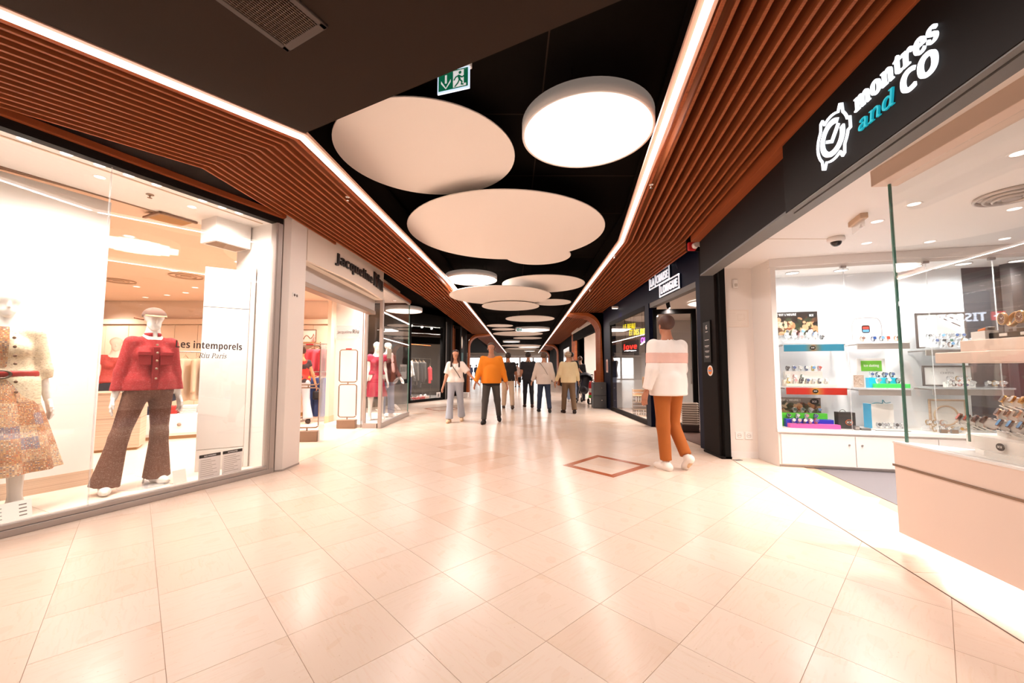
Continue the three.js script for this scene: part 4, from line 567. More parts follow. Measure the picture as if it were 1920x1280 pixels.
// entrance: white wall with name plate, wood post, security gates
{
  const w = struct('wall_left', 'white wall behind the second security gate');
  mesh('panel', bx(-3.92, -3.3, 0, 3.0, -8.92, -8.83), M.white, w); mesh('post', rbx(-4.0, -3.92, 0, 3.0, -8.92, -8.6), mat('#efd2ba', { roughness: 0.6 }), w); mesh('plinth', bx(-4.01, -3.91, 0, 0.2, -8.92, -8.59), mat('#e3bd98', { roughness: 0.6 }), w);
  const s = thing('name_plate', 'clear plate with grey name lettering standing off the white wall', 'sign', null, -3.62, 2.02, -8.82);
  mesh('plate', rbx(-0.27, 0.27, -0.14, 0.14, 0.04, 0.048, 0.002), M.acrylic, s); mesh('lettering', text('Jacqueline', 'sans_regular', 0.06, 0.006, 0.32), mat('#5e554f'), s, -0.24, -0.03, 0.05); mesh('lettering', text('Riu', 'sans_bold', 0.085, 0.006, 0.14), mat('#5e554f'), s, 0.1, -0.03, 0.05);
  for (const k of [-1, 1]) for (const j of [-1, 1]) mesh('standoff', cyl(0.008, 0.008, 0.05, 8).rotateX(Math.PI / 2).translate(k * 0.25, j * 0.12, 0.025), M.chrome, s);
  const loop = (wd, h) => { const r = 0.05, P = []; for (const [sx, sy] of [[1, 1], [-1, 1], [-1, -1], [1, -1]]) for (let i = 0; i <= 4; i++) { const a0 = { '11': 0, '-11': 90, '-1-1': 180, '1-1': 270 }[`${sx}${sy}`], a = (a0 + i * 22.5) * Math.PI / 180; P.push([sx * (wd / 2 - r) + r * Math.cos(a), sy * (h / 2 - r) + r * Math.sin(a), 0]); } return tube(P, 0.012, 90, 8, true); };
  const gate = (x, z, ry, label, pane) => {
    const t = thing('security_gate', label, 'security gate', null, x, 0, z, ry);
    mesh('base', rbx(-0.19, 0.19, 0, 0.18, -0.06, 0.06, 0.012), M.bronze, t); mesh('loop', loop(0.36, 0.66), M.bronze, t, 0, 0.56, 0); mesh('loop', loop(0.36, 0.66), M.bronze, t, 0, 1.27, 0);
    for (const y of [0.205, 0.915]) mesh('link', cyl(0.012, 0.012, 0.07, 8), M.bronze, t, 0, y, 0); mesh('alarm_light', rbx(-0.06, 0.06, 1.605, 1.63, -0.015, 0.015), M.red, t);
    if (pane) mesh('side_pane', rbx(0.225, 0.233, 0.02, 1.62, -0.12, 0.12, 0.003), M.acrylic, t);
  };
  gate(-3.42, -6.73, 0.1, 'bronze security gate close to the white pillar with clear side pane', 1); gate(-3.36, -8.2, 0.0, 'bronze security gate in front of the white wall');
  rail('tall steel rail of red and pink tops inside the entrance', -4.55, -9.75, 0, 1.2, 1.82);
  [['#c23a44', 'crimson top'], ['#d14b57', 'bright pink top'], ['#b32f3a', 'deep red top'], ['#cf5a60', 'rose top'], ['#b08a2e', 'yellow and black print top']].forEach(([c, n], i) => garment('blouse', c, `${n} hanging on the tall rail inside the entrance`, 'top', null, -4.85 + i * 0.17, 1.82, -9.75, 1.15, 0.62));
  rail('short steel rail of blue jeans inside the entrance', -4.4, -9.35, 0, 0.9, 1.14);
  [['#3d4f7e', 'mid blue jeans'], ['#2f3d66', 'dark blue jeans'], ['#5a6ea2', 'light blue jeans']].forEach(([c, n], i) => garment('jeans', c, `${n} hanging on the short rail inside the entrance`, 'trousers', null, -4.62 + i * 0.16, 1.14, -9.35, 1.0, 0.86));
  const sh = thing('wall_shelf', 'bronze shelf unit on the wardrobes beyond the customer', 'shelf', null, -5.3, 0, -10.3);
  for (const y of [0.6, 1.0, 1.4, 1.85]) mesh('shelf_board', rbx(-0.6, 0.35, y, y + 0.025, 0, 0.3), M.oak, sh); for (const x of [-0.59, 0.34]) for (const z of [0.01, 0.29]) mesh('post', rbx(x - 0.012, x + 0.012, 0, 1.9, z - 0.01, z + 0.01), M.bronze, sh);
  const pf = thing('picture_frame', 'thin brown picture frame leaning on the top shelf beyond the customer', 'picture', null, -5.2, 1.875, -10.16); mesh('frame', merge([rbx(-0.2, 0.2, 0, 0.02, 0, 0.02), rbx(-0.2, 0.2, 0.32, 0.34, 0, 0.02), rbx(-0.2, -0.18, 0, 0.34, 0, 0.02), rbx(0.18, 0.2, 0, 0.34, 0, 0.02)]), M.bronze, pf); mesh('print', bx(-0.185, 0.185, 0.015, 0.325, 0.002, 0.01), tmat(canvasTex(128, 128, (g) => { g.fillStyle = '#f6ece4'; g.fillRect(0, 0, 128, 128); g.strokeStyle = '#8c5a44'; g.lineWidth = 8; g.beginPath(); g.moveTo(20, 100); g.quadraticCurveTo(40, 30, 70, 80); g.quadraticCurveTo(90, 110, 110, 40); g.stroke(); }), {}), pf);
  const bt = thing('bottle', 'slim pink bottle beside the picture frame on the top shelf', 'bottle', null, -5.02, 1.875, -10.08); mesh('body', lathe([[0, 0], [0.03, 0], [0.032, 0.1], [0.012, 0.15], [0.012, 0.19], [0, 0.19]], 18), mat('#d98a80', { roughness: 0.3 }), bt);
  [['#2b2421', 'black', -5.55, 1.425], ['#5a3a2a', 'brown', -5.25, 1.425], ['#3a302c', 'dark', -5.4, 1.025], ['#7a4a36', 'tan', -5.15, 1.025]].forEach(([c, n, x, y]) => { const t = thing('handbag', `${n} handbag on the ${y > 1.2 ? 'upper' : 'lower'} bronze shelf beyond the customer`, 'bag', null, x, y, -10.14); mesh('body', rbox(0.2, 0.14, 0.09, 0.03).translate(0, 0.07, 0), mat(c), t); mesh('handle', new THREE.TorusGeometry(0.06, 0.007, 6, 18, Math.PI).translate(0, 0.13, 0), mat(c), t); });
}
// ---------------------------------------------------------------- corner window with the burgundy dress
{
  const w = struct('window_2', 'corner glass display window in a metal frame'), al = M.alu;
  const post = (x, z, s, h = 2.64) => mesh('post', rbx(x - s, x + s, 0, h, z - s, z + s, 0.006), al, w);
  post(-3.03, -8.25, 0.03); post(-2.70, -8.22, 0.035); post(-2.72, -8.26, 0.02, 2.95); post(-3.1, -8.27, 0.012, 2.4);
  mesh('bottom_rail', merge([rbx(-3.05, -2.69, 0, 0.1, -8.28, -8.2, 0.004), rbx(-2.76, -2.67, 0, 0.1, -10.46, -8.2, 0.004), rbx(-3.95, -2.69, 0, 0.1, -10.48, -10.42, 0.004)]), al, w);
  mesh('top_rail', merge([rbx(-3.05, -2.69, 2.58, 2.65, -8.28, -8.2, 0.004), rbx(-2.74, -2.69, 2.90, 2.94, -10.46, -8.2, 0.004)]), al, w);
  mesh('pane', bx(-3.0, -2.74, 0.1, 2.58, -8.245, -8.237), M.glass, w); mesh('pane', bx(-2.715, -2.707, 0.1, 2.92, -10.45, -8.26), M.glass, w); mesh('pane', bx(-3.95, -2.715, 0.1, 2.92, -10.455, -10.447), M.glass, w); mesh('pane_edge', bx(-2.722, -2.702, 0.1, 2.92, -10.458, -10.444), M.edge, w);
  const p = struct('shop_floor', 'white platform in the corner window'); mesh('platform', bx(-3.9, -2.75, 0.003, 0.07, -10.42, -8.3), M.white, p);
  const c = struct('ceiling', 'white ceiling of the corner window with lamps'); mesh('panel', bx(-3.9, -2.72, 2.95, 3.03, -10.45, -8.25), M.white, c); mesh('board', rbx(-2.76, -2.68, 2.94, 3.02, -10.5, -8.22), M.trim, c);
  [[-3.0, -8.7, 'nearest'], [-3.1, -9.2, 'second'], [-3.2, -9.7, 'third'], [-3.0, -10.1, 'farthest']].forEach(([x, z, n], i) => { const t = thing('downlight', `${n} of the four recessed spots in the corner window ceiling`, 'downlight', null, x, 2.95, z); mesh('bezel', lathe([[0.04, 0.001], [0.055, -0.005], [0.06, 0.002]], 18), M.alu, t); mesh('diffuser', lathe([[0, -0.001], [0.042, -0.001]].reverse(), 18), M.lamp, t); if (i < 3) spot(x, 2.92, z, x - 0.1, 0, z, WARM, 30, 1.2, 4); });
  figure({ man: 1, label: 'mannequin in sleeveless burgundy dress in the corner window', x: -3.07, z: -9.05, y: 0.07, ry: 0.5, H: 1.74, fem: 1, cell: 0.014, shirt: { name: 'bodice', c: '#a3223e', hem: 0.58, sleeve: 0.3, e: 0.014, se: 0.02 }, extra: (J, P) => { const g = lathe([[0.13, J.y(0.62)], [0.16, J.y(0.55)], [0.2, J.y(0.42)], [0.25, J.y(0.3)], [0.245, J.y(0.3)], [0.1, J.y(0.55)]].reverse(), 64), p2 = g.attributes.position; for (let i = 0; i < p2.count; i++) { const a = Math.atan2(p2.getX(i), p2.getZ(i)), d = Math.max(0, J.y(0.6) - p2.getY(i)), k = 1 + d * 0.16 * Math.sin(a * 8); p2.setX(i, p2.getX(i) * k); p2.setZ(i, p2.getZ(i) * k * 0.85); } g.computeVertexNormals(); P('skirt', g, mat('#a3223e', { roughness: 0.9, side: 2 })); P('base', cyl(0.18, 0.18, 0.008, 32), M.acrylic); } });
  figure({ man: 1, label: 'mannequin in brown jacket, pink scarf and jeans in the corner window', x: -2.98, z: -9.55, y: 0.07, ry: 0.9, H: 1.76, fem: 1, cell: 0.014, armL: [6, 10, 30], shirt: { name: 'jacket', c: '#5a2d25', hem: 0.47, sleeve: 1.88, e: 0.024, se: 0.012 }, trousers: { c: '#8d9bb5', e: 0.014, flare: 0.03 }, extra: (J, P) => { P('scarf', skin([bone([-0.07, J.neck[1], 0.03], [0.07, J.neck[1], 0.04], 0.05), bone([-0.06, J.neck[1] - 0.02, -0.03], [0.06, J.neck[1] - 0.02, -0.03], 0.045), bone([0.05, J.neck[1] - 0.03, 0.09], [0.09, J.y(0.62), 0.12], 0.04, 0.045, 0.6)], 0.012, 70), '#e5b9b4'); P('base', cyl(0.18, 0.18, 0.008, 32), M.acrylic); } });
  [[-2.87, -8.75, 'nearer'], [-2.85, -9.95, 'farther']].forEach(([x, z, n]) => { const t = thing('price_stand', `${n} slanted white price stand on the corner window platform`, 'price card', null, x, 0.07, z, 1.0); mesh('card', rbox(0.2, 0.012, 0.12, 0.003).rotateZ(-0.75).translate(0, 0.2, 0), M.gloss, t); mesh('stem', rod([0, 0, 0], [0, 0.2, 0], 0.006), M.chrome, t); mesh('foot', rbx(-0.08, 0.08, 0, 0.008, -0.06, 0.06), M.gloss, t); });
  const st = thing('window_sticker', 'vertical sheet with dark capital letters NOUVELLE on the corner window glass', 'sticker', null, -2.702, 1.2, -9.95, Math.PI / 2); mesh('sheet', bx(-0.3, 0.3, -0.25, 0.12, 0, 0.001), M.acrylic, st); mesh('lettering', text('NOUV', 'sans_bold', 0.13, 0.001, 0.5), mat('#4c4542'), st, -0.26, -0.06, 0.002);
  const nt = thing('window_notice', 'cream paper notice taped inside the corner window at head height', 'notice', null, -2.725, 1.55, -8.85, Math.PI / 2); mesh('sheet', bx(-0.16, 0.16, -0.11, 0.11, 0, 0.001), mat('#e9dcca'), nt);
}
// ---------------------------------------------------------------- side passage and dark fashion shop
const FD = frame([-3.665, -14.158], [-2.621, -16.168]);
{
  const pw = struct('wall_left', 'dark wall of the side passage'); mesh('panel', bx(-12, -8.6, 0, 3.6, -14.5, -10.5), M.dark, pw);
  const s = put(struct('window_3', 'black framed shop window angled to the corridor'), FD, 0, 0, 0), bm = M.black;
  mesh('frame', merge([rbx(-0.02, 0.1, 0, 3.3, -0.12, 0.02), rbx(1.93, 2.06, 0, 3.3, -0.12, 0.02), rbx(-0.02, 2.06, 0, 0.09, -0.12, 0.02), rbx(-0.02, 2.06, 2.86, 3.3, -0.12, 0.02)]), bm, s); mesh('pier', rbx(2.06, 2.3, 0, 3.3, -0.2, 0.05), bm, s); mesh('tube', rod([2.1, 0, 0.05], [2.1, 3.1, 0.05], 0.03), M.grey, s);
  mesh('pane', bx(0.1, 1.93, 0.09, 2.86, -0.05, -0.042), M.glass, s); mesh('crossbar', rbx(0.1, 1.93, 2.14, 2.16, -0.6, -0.58), M.arch, s);
  const b = pieces('wall_left', 'dark interior of the black framed shop', FD);
  mesh('back', bx(-4, 3.4, 0, 3.3, -3.6, -3.5), mat('#3c4a55'), b); mesh('side', bx(-4.1, -4, 0, 3.3, -3.6, -0.1), M.dark, b); mesh('front', bx(-4, -0.02, 0, 3.6, -0.12, 0), bm, b); mesh('lid', bx(-4, 3.4, 2.95, 3.05, -3.6, -0.12), M.ceil, b); mesh('side', bx(3.3, 3.4, 0, 3.3, -3.6, -0.1), M.dark, b); mesh('base', bx(-4, 3.4, 0.003, 0.06, -3.5, -0.1), mat('#b8b0aa'), b);
  const wl = struct('wall_left', 'dark panelled wall before the left arch'); mesh('panel', prism([[-2.63, -16.2], [-2.5, -16.3], [-2.42, -21.4], [-3.2, -21.4], [-3.2, -18], [-2.75, -16.3]], 0, 3.3), M.dark, wl);
  const sp = thing('slat_pillar', 'three upright copper wood slats on the dark wall left of the arch', 'wall slats', null, -2.5, 0, -16.75); for (let i = 0; i < 4; i++) mesh('slat', rbx(-0.02, 0.035, 0, 3.05, -i * 0.42 - 0.04, -i * 0.42 + 0.04, 0.008), M.arch, sp);
  const ov = thing('oval_sign', 'pale oval sign on the dark wall above the woman in white', 'sign', null, -2.44, 2.5, -19.3, Math.PI / 2); mesh('face', new THREE.SphereGeometry(1, 28, 16).scale(0.2, 0.3, 0.03), mat('#e6d6c4', { em: ['#ffe8d0', 0.5] }), ov); mesh('rim', new THREE.TorusGeometry(1, 0.05, 6, 36).scale(0.2, 0.3, 0.3), M.trim, ov);
  const tl = thing('wall_screen', 'dim teal panel on the dark wall below the oval sign', 'screen', null, -2.435, 1.7, -19.3, Math.PI / 2); mesh('screen', rbx(-0.35, 0.35, -0.3, 0.3, 0, 0.03), mat('#2b5a5e'), tl); mesh('frame', merge([rbx(-0.37, 0.37, 0.3, 0.32, 0, 0.04), rbx(-0.37, 0.37, -0.32, -0.3, 0, 0.04)]), M.dark, tl);
  const pl = thing('plinth_box', 'low white box on the floor at the foot of the left arch', 'box', null, -2.05, 0, -17.4); mesh('body', rbx(-0.16, 0.16, 0, 0.17, -0.3, 0.3), M.white, pl); mesh('lid', rbx(-0.17, 0.17, 0.17, 0.19, -0.31, 0.31), M.white, pl);
  // window display
  const at = (o, x, y, z, ry = 0) => put(o, FD, x, y, z, ry);
  rail('dark clothes rail behind the black framed window', ...FD.p(1.0, -0.6), FD.a, 1.9, 1.62, M.dark);
  [['#c9962f', 'mustard yellow jacket', 0.55, 0.9, 0], ['#2a2624', 'black jacket', 0.85, 0.85, 0], ['#4a443e', 'charcoal jacket', 1.05, 0.85, 0], ['#1f1d1e', 'black long jacket', 1.28, 0.95, 0], ['#37322e', 'dark olive jacket', 1.5, 0.8, 0]].forEach(([c, n, x, len]) => { const [X, Z] = FD.p(x, -0.6); garment('jacket', c, `${n} on the dark rail behind the black framed window`, 'jacket', null, X, 1.62, Z + (len === 0.9 ? 0.12 : 0), FD.a + (len === 0.9 ? 0.15 : 1.1), len); });
  { const [X, Z] = FD.p(1.72, -0.45); garment('red_blouse', '#d11f2a', 'bright red top hanging at the right of the black framed window', 'top', null, X, 1.42, Z, FD.a + 0.9, 0.6); }
  { const [X, Z] = FD.p(0.3, -0.35); figure({ man: 1, label: 'dark mannequin in white shirt and violet trousers in the black framed window', x: X, z: Z, y: 0.06, ry: 0.9, H: 1.72, skinM: mat('#5b5654'), shirt: { c: '#e9e4e0', hem: 0.5, sleeve: 1.8 }, trousers: { c: '#4a4a9a', e: 0.016 }, extra: (J, P) => P('base', cyl(0.17, 0.17, 0.008, 28), M.acrylic) }); }
  [[0.5, '#b02a2c', 'red'], [0.78, '#c7443c', 'red'], [1.06, '#b8322f', 'red'], [1.3, '#d9b3a6', 'pale']].forEach(([x, c, n], i) => { const t = at(thing('shoe_box', `${n} box on the window floor, ${['leftmost', 'second', 'third', 'rightmost'][i]} of four under the dark jackets`, 'box', null), x, 0.06, -0.32); mesh('body', rbx(-0.12, 0.12, 0, 0.08, -0.1, 0.1), mat(c), t); mesh('lid', rbx(-0.125, 0.125, 0.08, 0.1, -0.105, 0.105), mat(c), t); });
  [[0.45, '#3a302a'], [0.72, '#54473c'], [1.0, '#d8cfc6'], [1.25, '#efe9e2']].forEach(([x, c], i) => { const t = at(thing('trainer_shoe', `low shoe resting on the ${['leftmost', 'second', 'third', 'rightmost'][i]} box under the dark jackets`, 'shoe', null), x + 0.04, 0.16, -0.3, 0.5); mesh('upper', skin([bone([-0.1, 0.045, 0], [0.02, 0.04, 0], 0.04), bone([0.02, 0.04, 0], [0.11, 0.032, 0], 0.036, 0.03)], 0.011, 90, (x2, y2) => 0.012 - y2), mat(c), t); mesh('sole', rbx(-0.14, 0.145, 0, 0.016, -0.045, 0.045, 0.007), M.white, t); });
  const cb = at(thing('display_bench', 'black wire display bench behind the dark jackets', 'bench', null), 1.2, 0.06, -1.1); mesh('top', rbx(-0.6, 0.6, 0.6, 0.64, -0.25, 0.25), M.black, cb); for (const i of [-0.55, 0.55]) for (const j of [-0.2, 0.2]) mesh('leg', rod([i, 0, j], [i, 0.6, j], 0.014), M.black, cb);
  const sg = at(thing('window_notice', 'small white notice at the lower right of the black framed window', 'notice', null), 1.76, 0.17, -0.035); mesh('sheet', bx(-0.13, 0.13, -0.12, 0.13, 0, 0.001), tmat(canvasTex(64, 64, (g) => { g.fillStyle = '#f2efed'; g.fillRect(0, 0, 64, 64); g.fillStyle = '#777'; g.fillRect(20, 14, 24, 30); }), {}), sg);
  [[0.35, -0.22], [0.9, -0.2], [1.5, -0.22], [0.7, -2.2], [1.7, -2.6], [1.3, -2.0], [0.2, -2.8]].forEach(([x, z], i) => { const t = at(thing('track_spot', `black ceiling spotlight in the dark shop, ${['left nearest', 'middle nearest', 'right nearest', 'fourth', 'right farthest', 'centre back', 'left farthest'][i]} of seven`, 'spotlight', null), x, 2.82, z); mesh('body', cyl(0.05, 0.05, 0.13, 16).rotateX(0.3).translate(0, 0.05, 0), M.black, t); mesh('lens', new THREE.SphereGeometry(0.045, 14, 10), M.lamp, t, 0, -0.02, 0.01); if (i < 3) { const [X, Z] = FD.p(x, z), [X2, Z2] = FD.p(x, z - 0.25); spot(X, 2.76, Z, X2, 0.6, Z2, NEUTRAL, LEVEL.dark, 0.9, 3); } });
  const lb = at(thing('light_bar', 'white linear light near the ceiling inside the dark shop', 'light bar', null), 1.4, 2.62, -2.0); mesh('diffuser', rbx(-0.5, 0.5, 0, 0.05, -0.08, 0.08), M.glow, lb); mesh('housing', bx(-0.5, 0.5, 0.05, 0.33, -0.07, 0.07), M.black, lb);
}
// ---------------------------------------------------------------- curved wooden arches
function arch(name, label, x0, z0, x1, n, dz, h = 3.05) {
  const t = thing(name, label, 'arch', null), s = Math.sign(x1 - x0), W = Math.abs(x1 - x0), leg = 0.12, th = 0.11, r = Math.min(0.55, W * 0.6), yi = h - th, sh = new THREE.Shape();
  sh.moveTo(0, 0); sh.lineTo(leg, 0); sh.lineTo(leg, yi - r); sh.absarc(leg + r, yi - r, r, Math.PI, Math.PI / 2, true); sh.quadraticCurveTo(W * 0.8, yi, W, h - 0.01); sh.lineTo(W, h); sh.lineTo(leg + r, h); sh.absarc(leg + r - 0.02, h - r - 0.02, r + 0.02 + 0.0, Math.PI / 2, Math.PI, false); sh.lineTo(0, 0);
  const g = new THREE.ExtrudeGeometry(sh, { depth: 0.045, bevelEnabled: true, bevelSize: 0.004, bevelThickness: 0.004, bevelSegments: 1, curveSegments: 14 }); if (s < 0) { g.scale(-1, 1, 1); const ix = g.attributes.position; for (let i = 0; i < ix.count; i += 3) for (const a of [g.attributes.position, g.attributes.normal, g.attributes.uv]) for (let c = 0; c < a.itemSize; c++) { const v = a.array[(i + 1) * a.itemSize + c]; a.array[(i + 1) * a.itemSize + c] = a.array[(i + 2) * a.itemSize + c]; a.array[(i + 2) * a.itemSize + c] = v; } }
  for (let i = 0; i < n; i++) mesh('slat', g, M.arch, t, x0, 0, z0 - i * dz);
  const b = new THREE.Shape(); b.moveTo(0, h); b.lineTo(0, h - r - 0.5); b.lineTo(0.03, h - r - 0.02); b.absarc(r + 0.05, h - r - 0.03, r + 0.01, Math.PI, Math.PI / 2, true); b.lineTo(r + 0.05, h);
  const bg = new THREE.ExtrudeGeometry(b, { depth: 0.03, bevelEnabled: false }).scale(s, 1, 1); mesh('corner_panel', bg, mat('#3d2114', { roughness: 0.6, side: 2 }), t, x0, 0, z0 - dz * 0.5);
}
arch('wooden_arch', 'curved copper wood arch on the left before the bright side hall', -2.38, -20.9, -1.13, 5, 0.16);
arch('wooden_arch', 'nearest curved wood arch on the right beside the grey bin', 2.98, -12.95, 1.84, 5, 0.16);
arch('wooden_arch', 'second curved wood arch on the right far down the corridor', 3.52, -29.5, 2.46, 5, 0.2);
arch('wooden_arch', 'farthest curved wood arch on the right near the exit doors', 3.74, -39, 2.8, 4, 0.25);
// ---------------------------------------------------------------- far end: bright glazed exit
{
  const w = struct('wall_far', 'end wall above the exit doors'); mesh('lintel', bx(-12, 9, 2.75, 3.6, -46.2, -46), M.cream, w); mesh('beam', bx(-12, 9, 2.66, 2.76, -46.15, -45.9), M.white, w); mesh('infill', bx(5.5, 9, 0, 3.6, -46.2, -46), M.dark, w); mesh('infill', bx(-12, -8.2, 0, 3.6, -46.2, -46), M.dark, w);
  for (let i = 0; i < 9; i++) { const x0 = -8.2 + i * 1.52, d = struct('door_1', 'glazed exit door with pale frame', x0, 0, -46.05); mesh('frame', merge([rbx(0, 0.09, 0, 2.66, -0.05, 0.05), rbx(1.43, 1.52, 0, 2.66, -0.05, 0.05), rbx(0.09, 1.43, 0, 0.12, -0.05, 0.05), rbx(0.09, 1.43, 2.5, 2.66, -0.05, 0.05)]), M.alu, d); mesh('pane', bx(0.09, 1.43, 0.12, 2.5, -0.006, 0.002), M.glass, d); mesh('handle', rod([1.36, 0.9, 0.06], [1.36, 1.3, 0.06], 0.015), M.steel, d); }
  const g = struct('ground_outside', 'pale pavement outside the exit'); mesh('paving', bx(-30, 30, -0.3, 0, -90, -47.2), mat('#cfcdd0'), g);
  const hl = struct('wall_left', 'wall of the bright side hall'); mesh('panel', bx(-9.2, -9, 0, 3.6, -46, -21), mat('#cfcad0'), hl); mesh('return', bx(-9, -3.2, 0, 3.6, -21.5, -21.3), M.dark, hl);
  const hc = struct('ceiling', 'dark ceiling of the bright side hall'); mesh('panel', bx(-9, -2.2, 3.1, 3.3, -46, -21.5), M.ceil, hc);
  const ls = thing('light_strip', 'short ceiling light strip in the side hall seen through the left arch', 'light strip', null, -3.1, 3.08, -27, 0.25); mesh('diffuser', rbx(-0.05, 0.05, 0, 0.03, -3.5, 3.5), M.lamp, ls); mesh('housing', bx(-0.06, 0.06, 0.015, 0.05, -3.5, 3.5), M.dark, ls); areaDown(-3.1, 3.06, -27, 0.25, 1, 7, 0.1, NEUTRAL, LEVEL.far);
  areaDown(-6, 3.05, -40, 1, 0, 1, 1, NEUTRAL, LEVEL.far);
}
// ---------------------------------------------------------------- right side: neighbour gift shop
{
  const w = pieces('wall_right', 'navy shop front of the gift shop'), nv = M.navy;
  mesh('fascia', bx(2.93, 3.1, 2.6, 3.6, -12.7, -5.95), nv, w); mesh('pier', bx(2.93, 3.1, 0, 2.6, -12.7, -11.86), nv, w); mesh('mullion', bx(2.91, 3.06, 0, 2.6, -8.66, -8.42), nv, w); mesh('pier', bx(2.9, 3.1, 0, 2.6, -6.22, -5.95), nv, w);
  const v = struct('window_4', 'gift shop window in a dark frame'); mesh('frame', merge([rbx(2.91, 2.99, 0, 0.1, -11.88, -8.66), rbx(2.92, 2.98, 2.5, 2.6, -11.88, -8.66), rbx(2.92, 2.98, 0, 2.6, -11.88, -11.8), rbx(2.92, 2.98, 0, 2.6, -8.74, -8.66)]), M.dark, v); mesh('pane', bx(2.945, 2.953, 0.1, 2.5, -11.8, -8.74), M.glass, v);
  const d = struct('door_2', 'open black framed glass door of the gift shop'); const [dx, dz] = [2.98, -8.38];
  d.position.set(dx, 0, dz); d.rotation.y = -0.16;
  mesh('frame', merge([rbx(0, 0.07, 0, 2.45, -0.03, 0.03), rbx(0.76, 0.86, 0, 2.45, -0.03, 0.03), rbx(0, 0.86, 2.36, 2.46, -0.03, 0.03), rbx(0, 0.86, 0, 0.1, -0.03, 0.03)]), M.black, d); mesh('pane', bx(0.07, 0.76, 0.1, 2.36, -0.004, 0.004), M.glass, d); mesh('handle', rod([0.72, 0.9, 0.05], [0.72, 1.2, 0.05], 0.012), M.steel, d);
  const hd = struct('trim_1', 'grey header rail over the gift shop doorway'); mesh('rail', rbx(2.93, 3.05, 2.5, 2.6, -8.42, -6.22), M.grey, hd);
  const col = struct('column_right', 'dark column at the corner of the gift shop');
  mesh('shaft', rbx(2.82, 3.3, 0, 3.6, -5.93, -5.5, 0.006), M.dark, col); mesh('jamb', rbx(2.86, 2.94, 0, 3.0, -5.5, -5.43, 0.004), M.black, col); mesh('foot', rbx(2.81, 2.95, 0, 0.03, -5.94, -5.43, 0.004), M.dark, col);
  const inn = pieces('wall_right', 'interior wall of the gift shop'); mesh('back', bx(8.2, 8.4, 0, 3.0, -12.6, -5.6), mat('#a79f98'), inn); mesh('far', bx(3.1, 8.4, 0, 3.0, -12.7, -12.55), mat('#bdb7b2'), inn); mesh('near', bx(3.3, 8.4, 0, 3.0, -5.62, -5.52), mat('#cfc8c2'), inn); mesh('lid', bx(3.05, 8.4, 2.75, 2.9, -12.6, -5.5), mat('#d8cfc8'), inn);
  // sign: two framed boxes of white lettering
  const s = thing('shop_sign', 'white lit lettering LA CHAISE LONGUE in two offset framed boxes', 'sign', null, 2.93, 0, -8.29, -Math.PI / 2), lm = mat('#ffffff', { em: ['#eef2ff', 0.85] });
  const fr = (x0, x1, y0, y1, cuts) => { mesh('plate', rbx(x0, x1, y0, y1, 0, 0.03, 0.003), nv, s); mesh('border', merge([rbx(x0, x1, y0, y0 + 0.022, 0.025, 0.045, 0.002), rbx(x0, x1, y1 - 0.022, y1, 0.025, 0.045, 0.002), ...[x0, ...cuts, x1 - 0.02].map((x) => rbx(x, x + 0.02, y0, y1, 0.025, 0.045, 0.002))]), lm, s); };
  fr(0.0, 1.06, 2.85, 3.13, [0.34]); fr(0.56, 1.48, 2.6, 2.86, []);
  mesh('lettering', text('LA', 'sans_bold', 0.155, 0.015, 0.21), lm, s, 0.08, 2.905, 0.03); mesh('lettering', text('CHAISE', 'sans_bold', 0.155, 0.015, 0.58), lm, s, 0.41, 2.905, 0.03); mesh('lettering', text('LONGUE', 'sans_bold', 0.145, 0.015, 0.76), lm, s, 0.64, 2.655, 0.03);
  // column plaque and sticker
  const pq = thing('wall_plaque', 'dark plaque with white lines of print on the dark column', 'plaque', null, 2.815, 1.6, -5.72, -Math.PI / 2); mesh('plate', rbx(-0.11, 0.11, -0.32, 0.3, 0, 0.012, 0.004), M.black, pq); mesh('print', new THREE.PlaneGeometry(0.2, 0.58).translate(0, -0.01, 0.0128), tmat(canvasTex(128, 384, (g) => { g.fillStyle = '#1a1715'; g.fillRect(0, 0, 128, 384); g.fillStyle = '#e8e2dd'; g.font = 'bold 54px sans-serif'; g.textAlign = 'center'; g.fillText('6', 64, 70); g.fillRect(40, 92, 48, 5); for (const y of [170, 226, 276, 326]) { g.fillRect(24, y, 80, 5); if (y > 200) g.fillRect(34, y + 12, 60, 3); } }), {}), pq);
  const sk = thing('round_sticker', 'round white and orange sticker low on the dark column', 'sticker', null, 2.818, 1.18, -5.68, -Math.PI / 2); mesh('disc', cyl(0.075, 0.075, 0.003, 32).rotateX(Math.PI / 2), M.white, sk); mesh('print', cyl(0.055, 0.055, 0.002, 32).rotateX(Math.PI / 2).translate(0, 0, 0.003), mat('#e8873f'), sk); mesh('print', bx(-0.045, 0.045, -0.012, 0.012, 0.003, 0.0048), mat('#8aa0c0'), sk);
  const al = thing('fire_alarm', 'red and white fire alarm units above the gift shop corner', 'alarm', null, 2.62, 2.93, -5.62); mesh('back_plate', bx(-0.11, 0.24, -0.04, 0.62, -0.02, 0), M.dark, al); mesh('sounder', rbox(0.11, 0.12, 0.06, 0.015).translate(-0.05, 0.02, 0.03), M.red, al); mesh('beacon', cyl(0.035, 0.045, 0.06, 18).rotateX(Math.PI / 2).translate(-0.02, 0.02, 0.085), M.white, al); mesh('sounder', rbox(0.12, 0.12, 0.06, 0.015).translate(0.14, 0.1, 0.03), M.red, al); mesh('beacon', cyl(0.04, 0.05, 0.07, 18).rotateX(Math.PI / 2).translate(0.07, 0.06, 0.07), M.white, al);
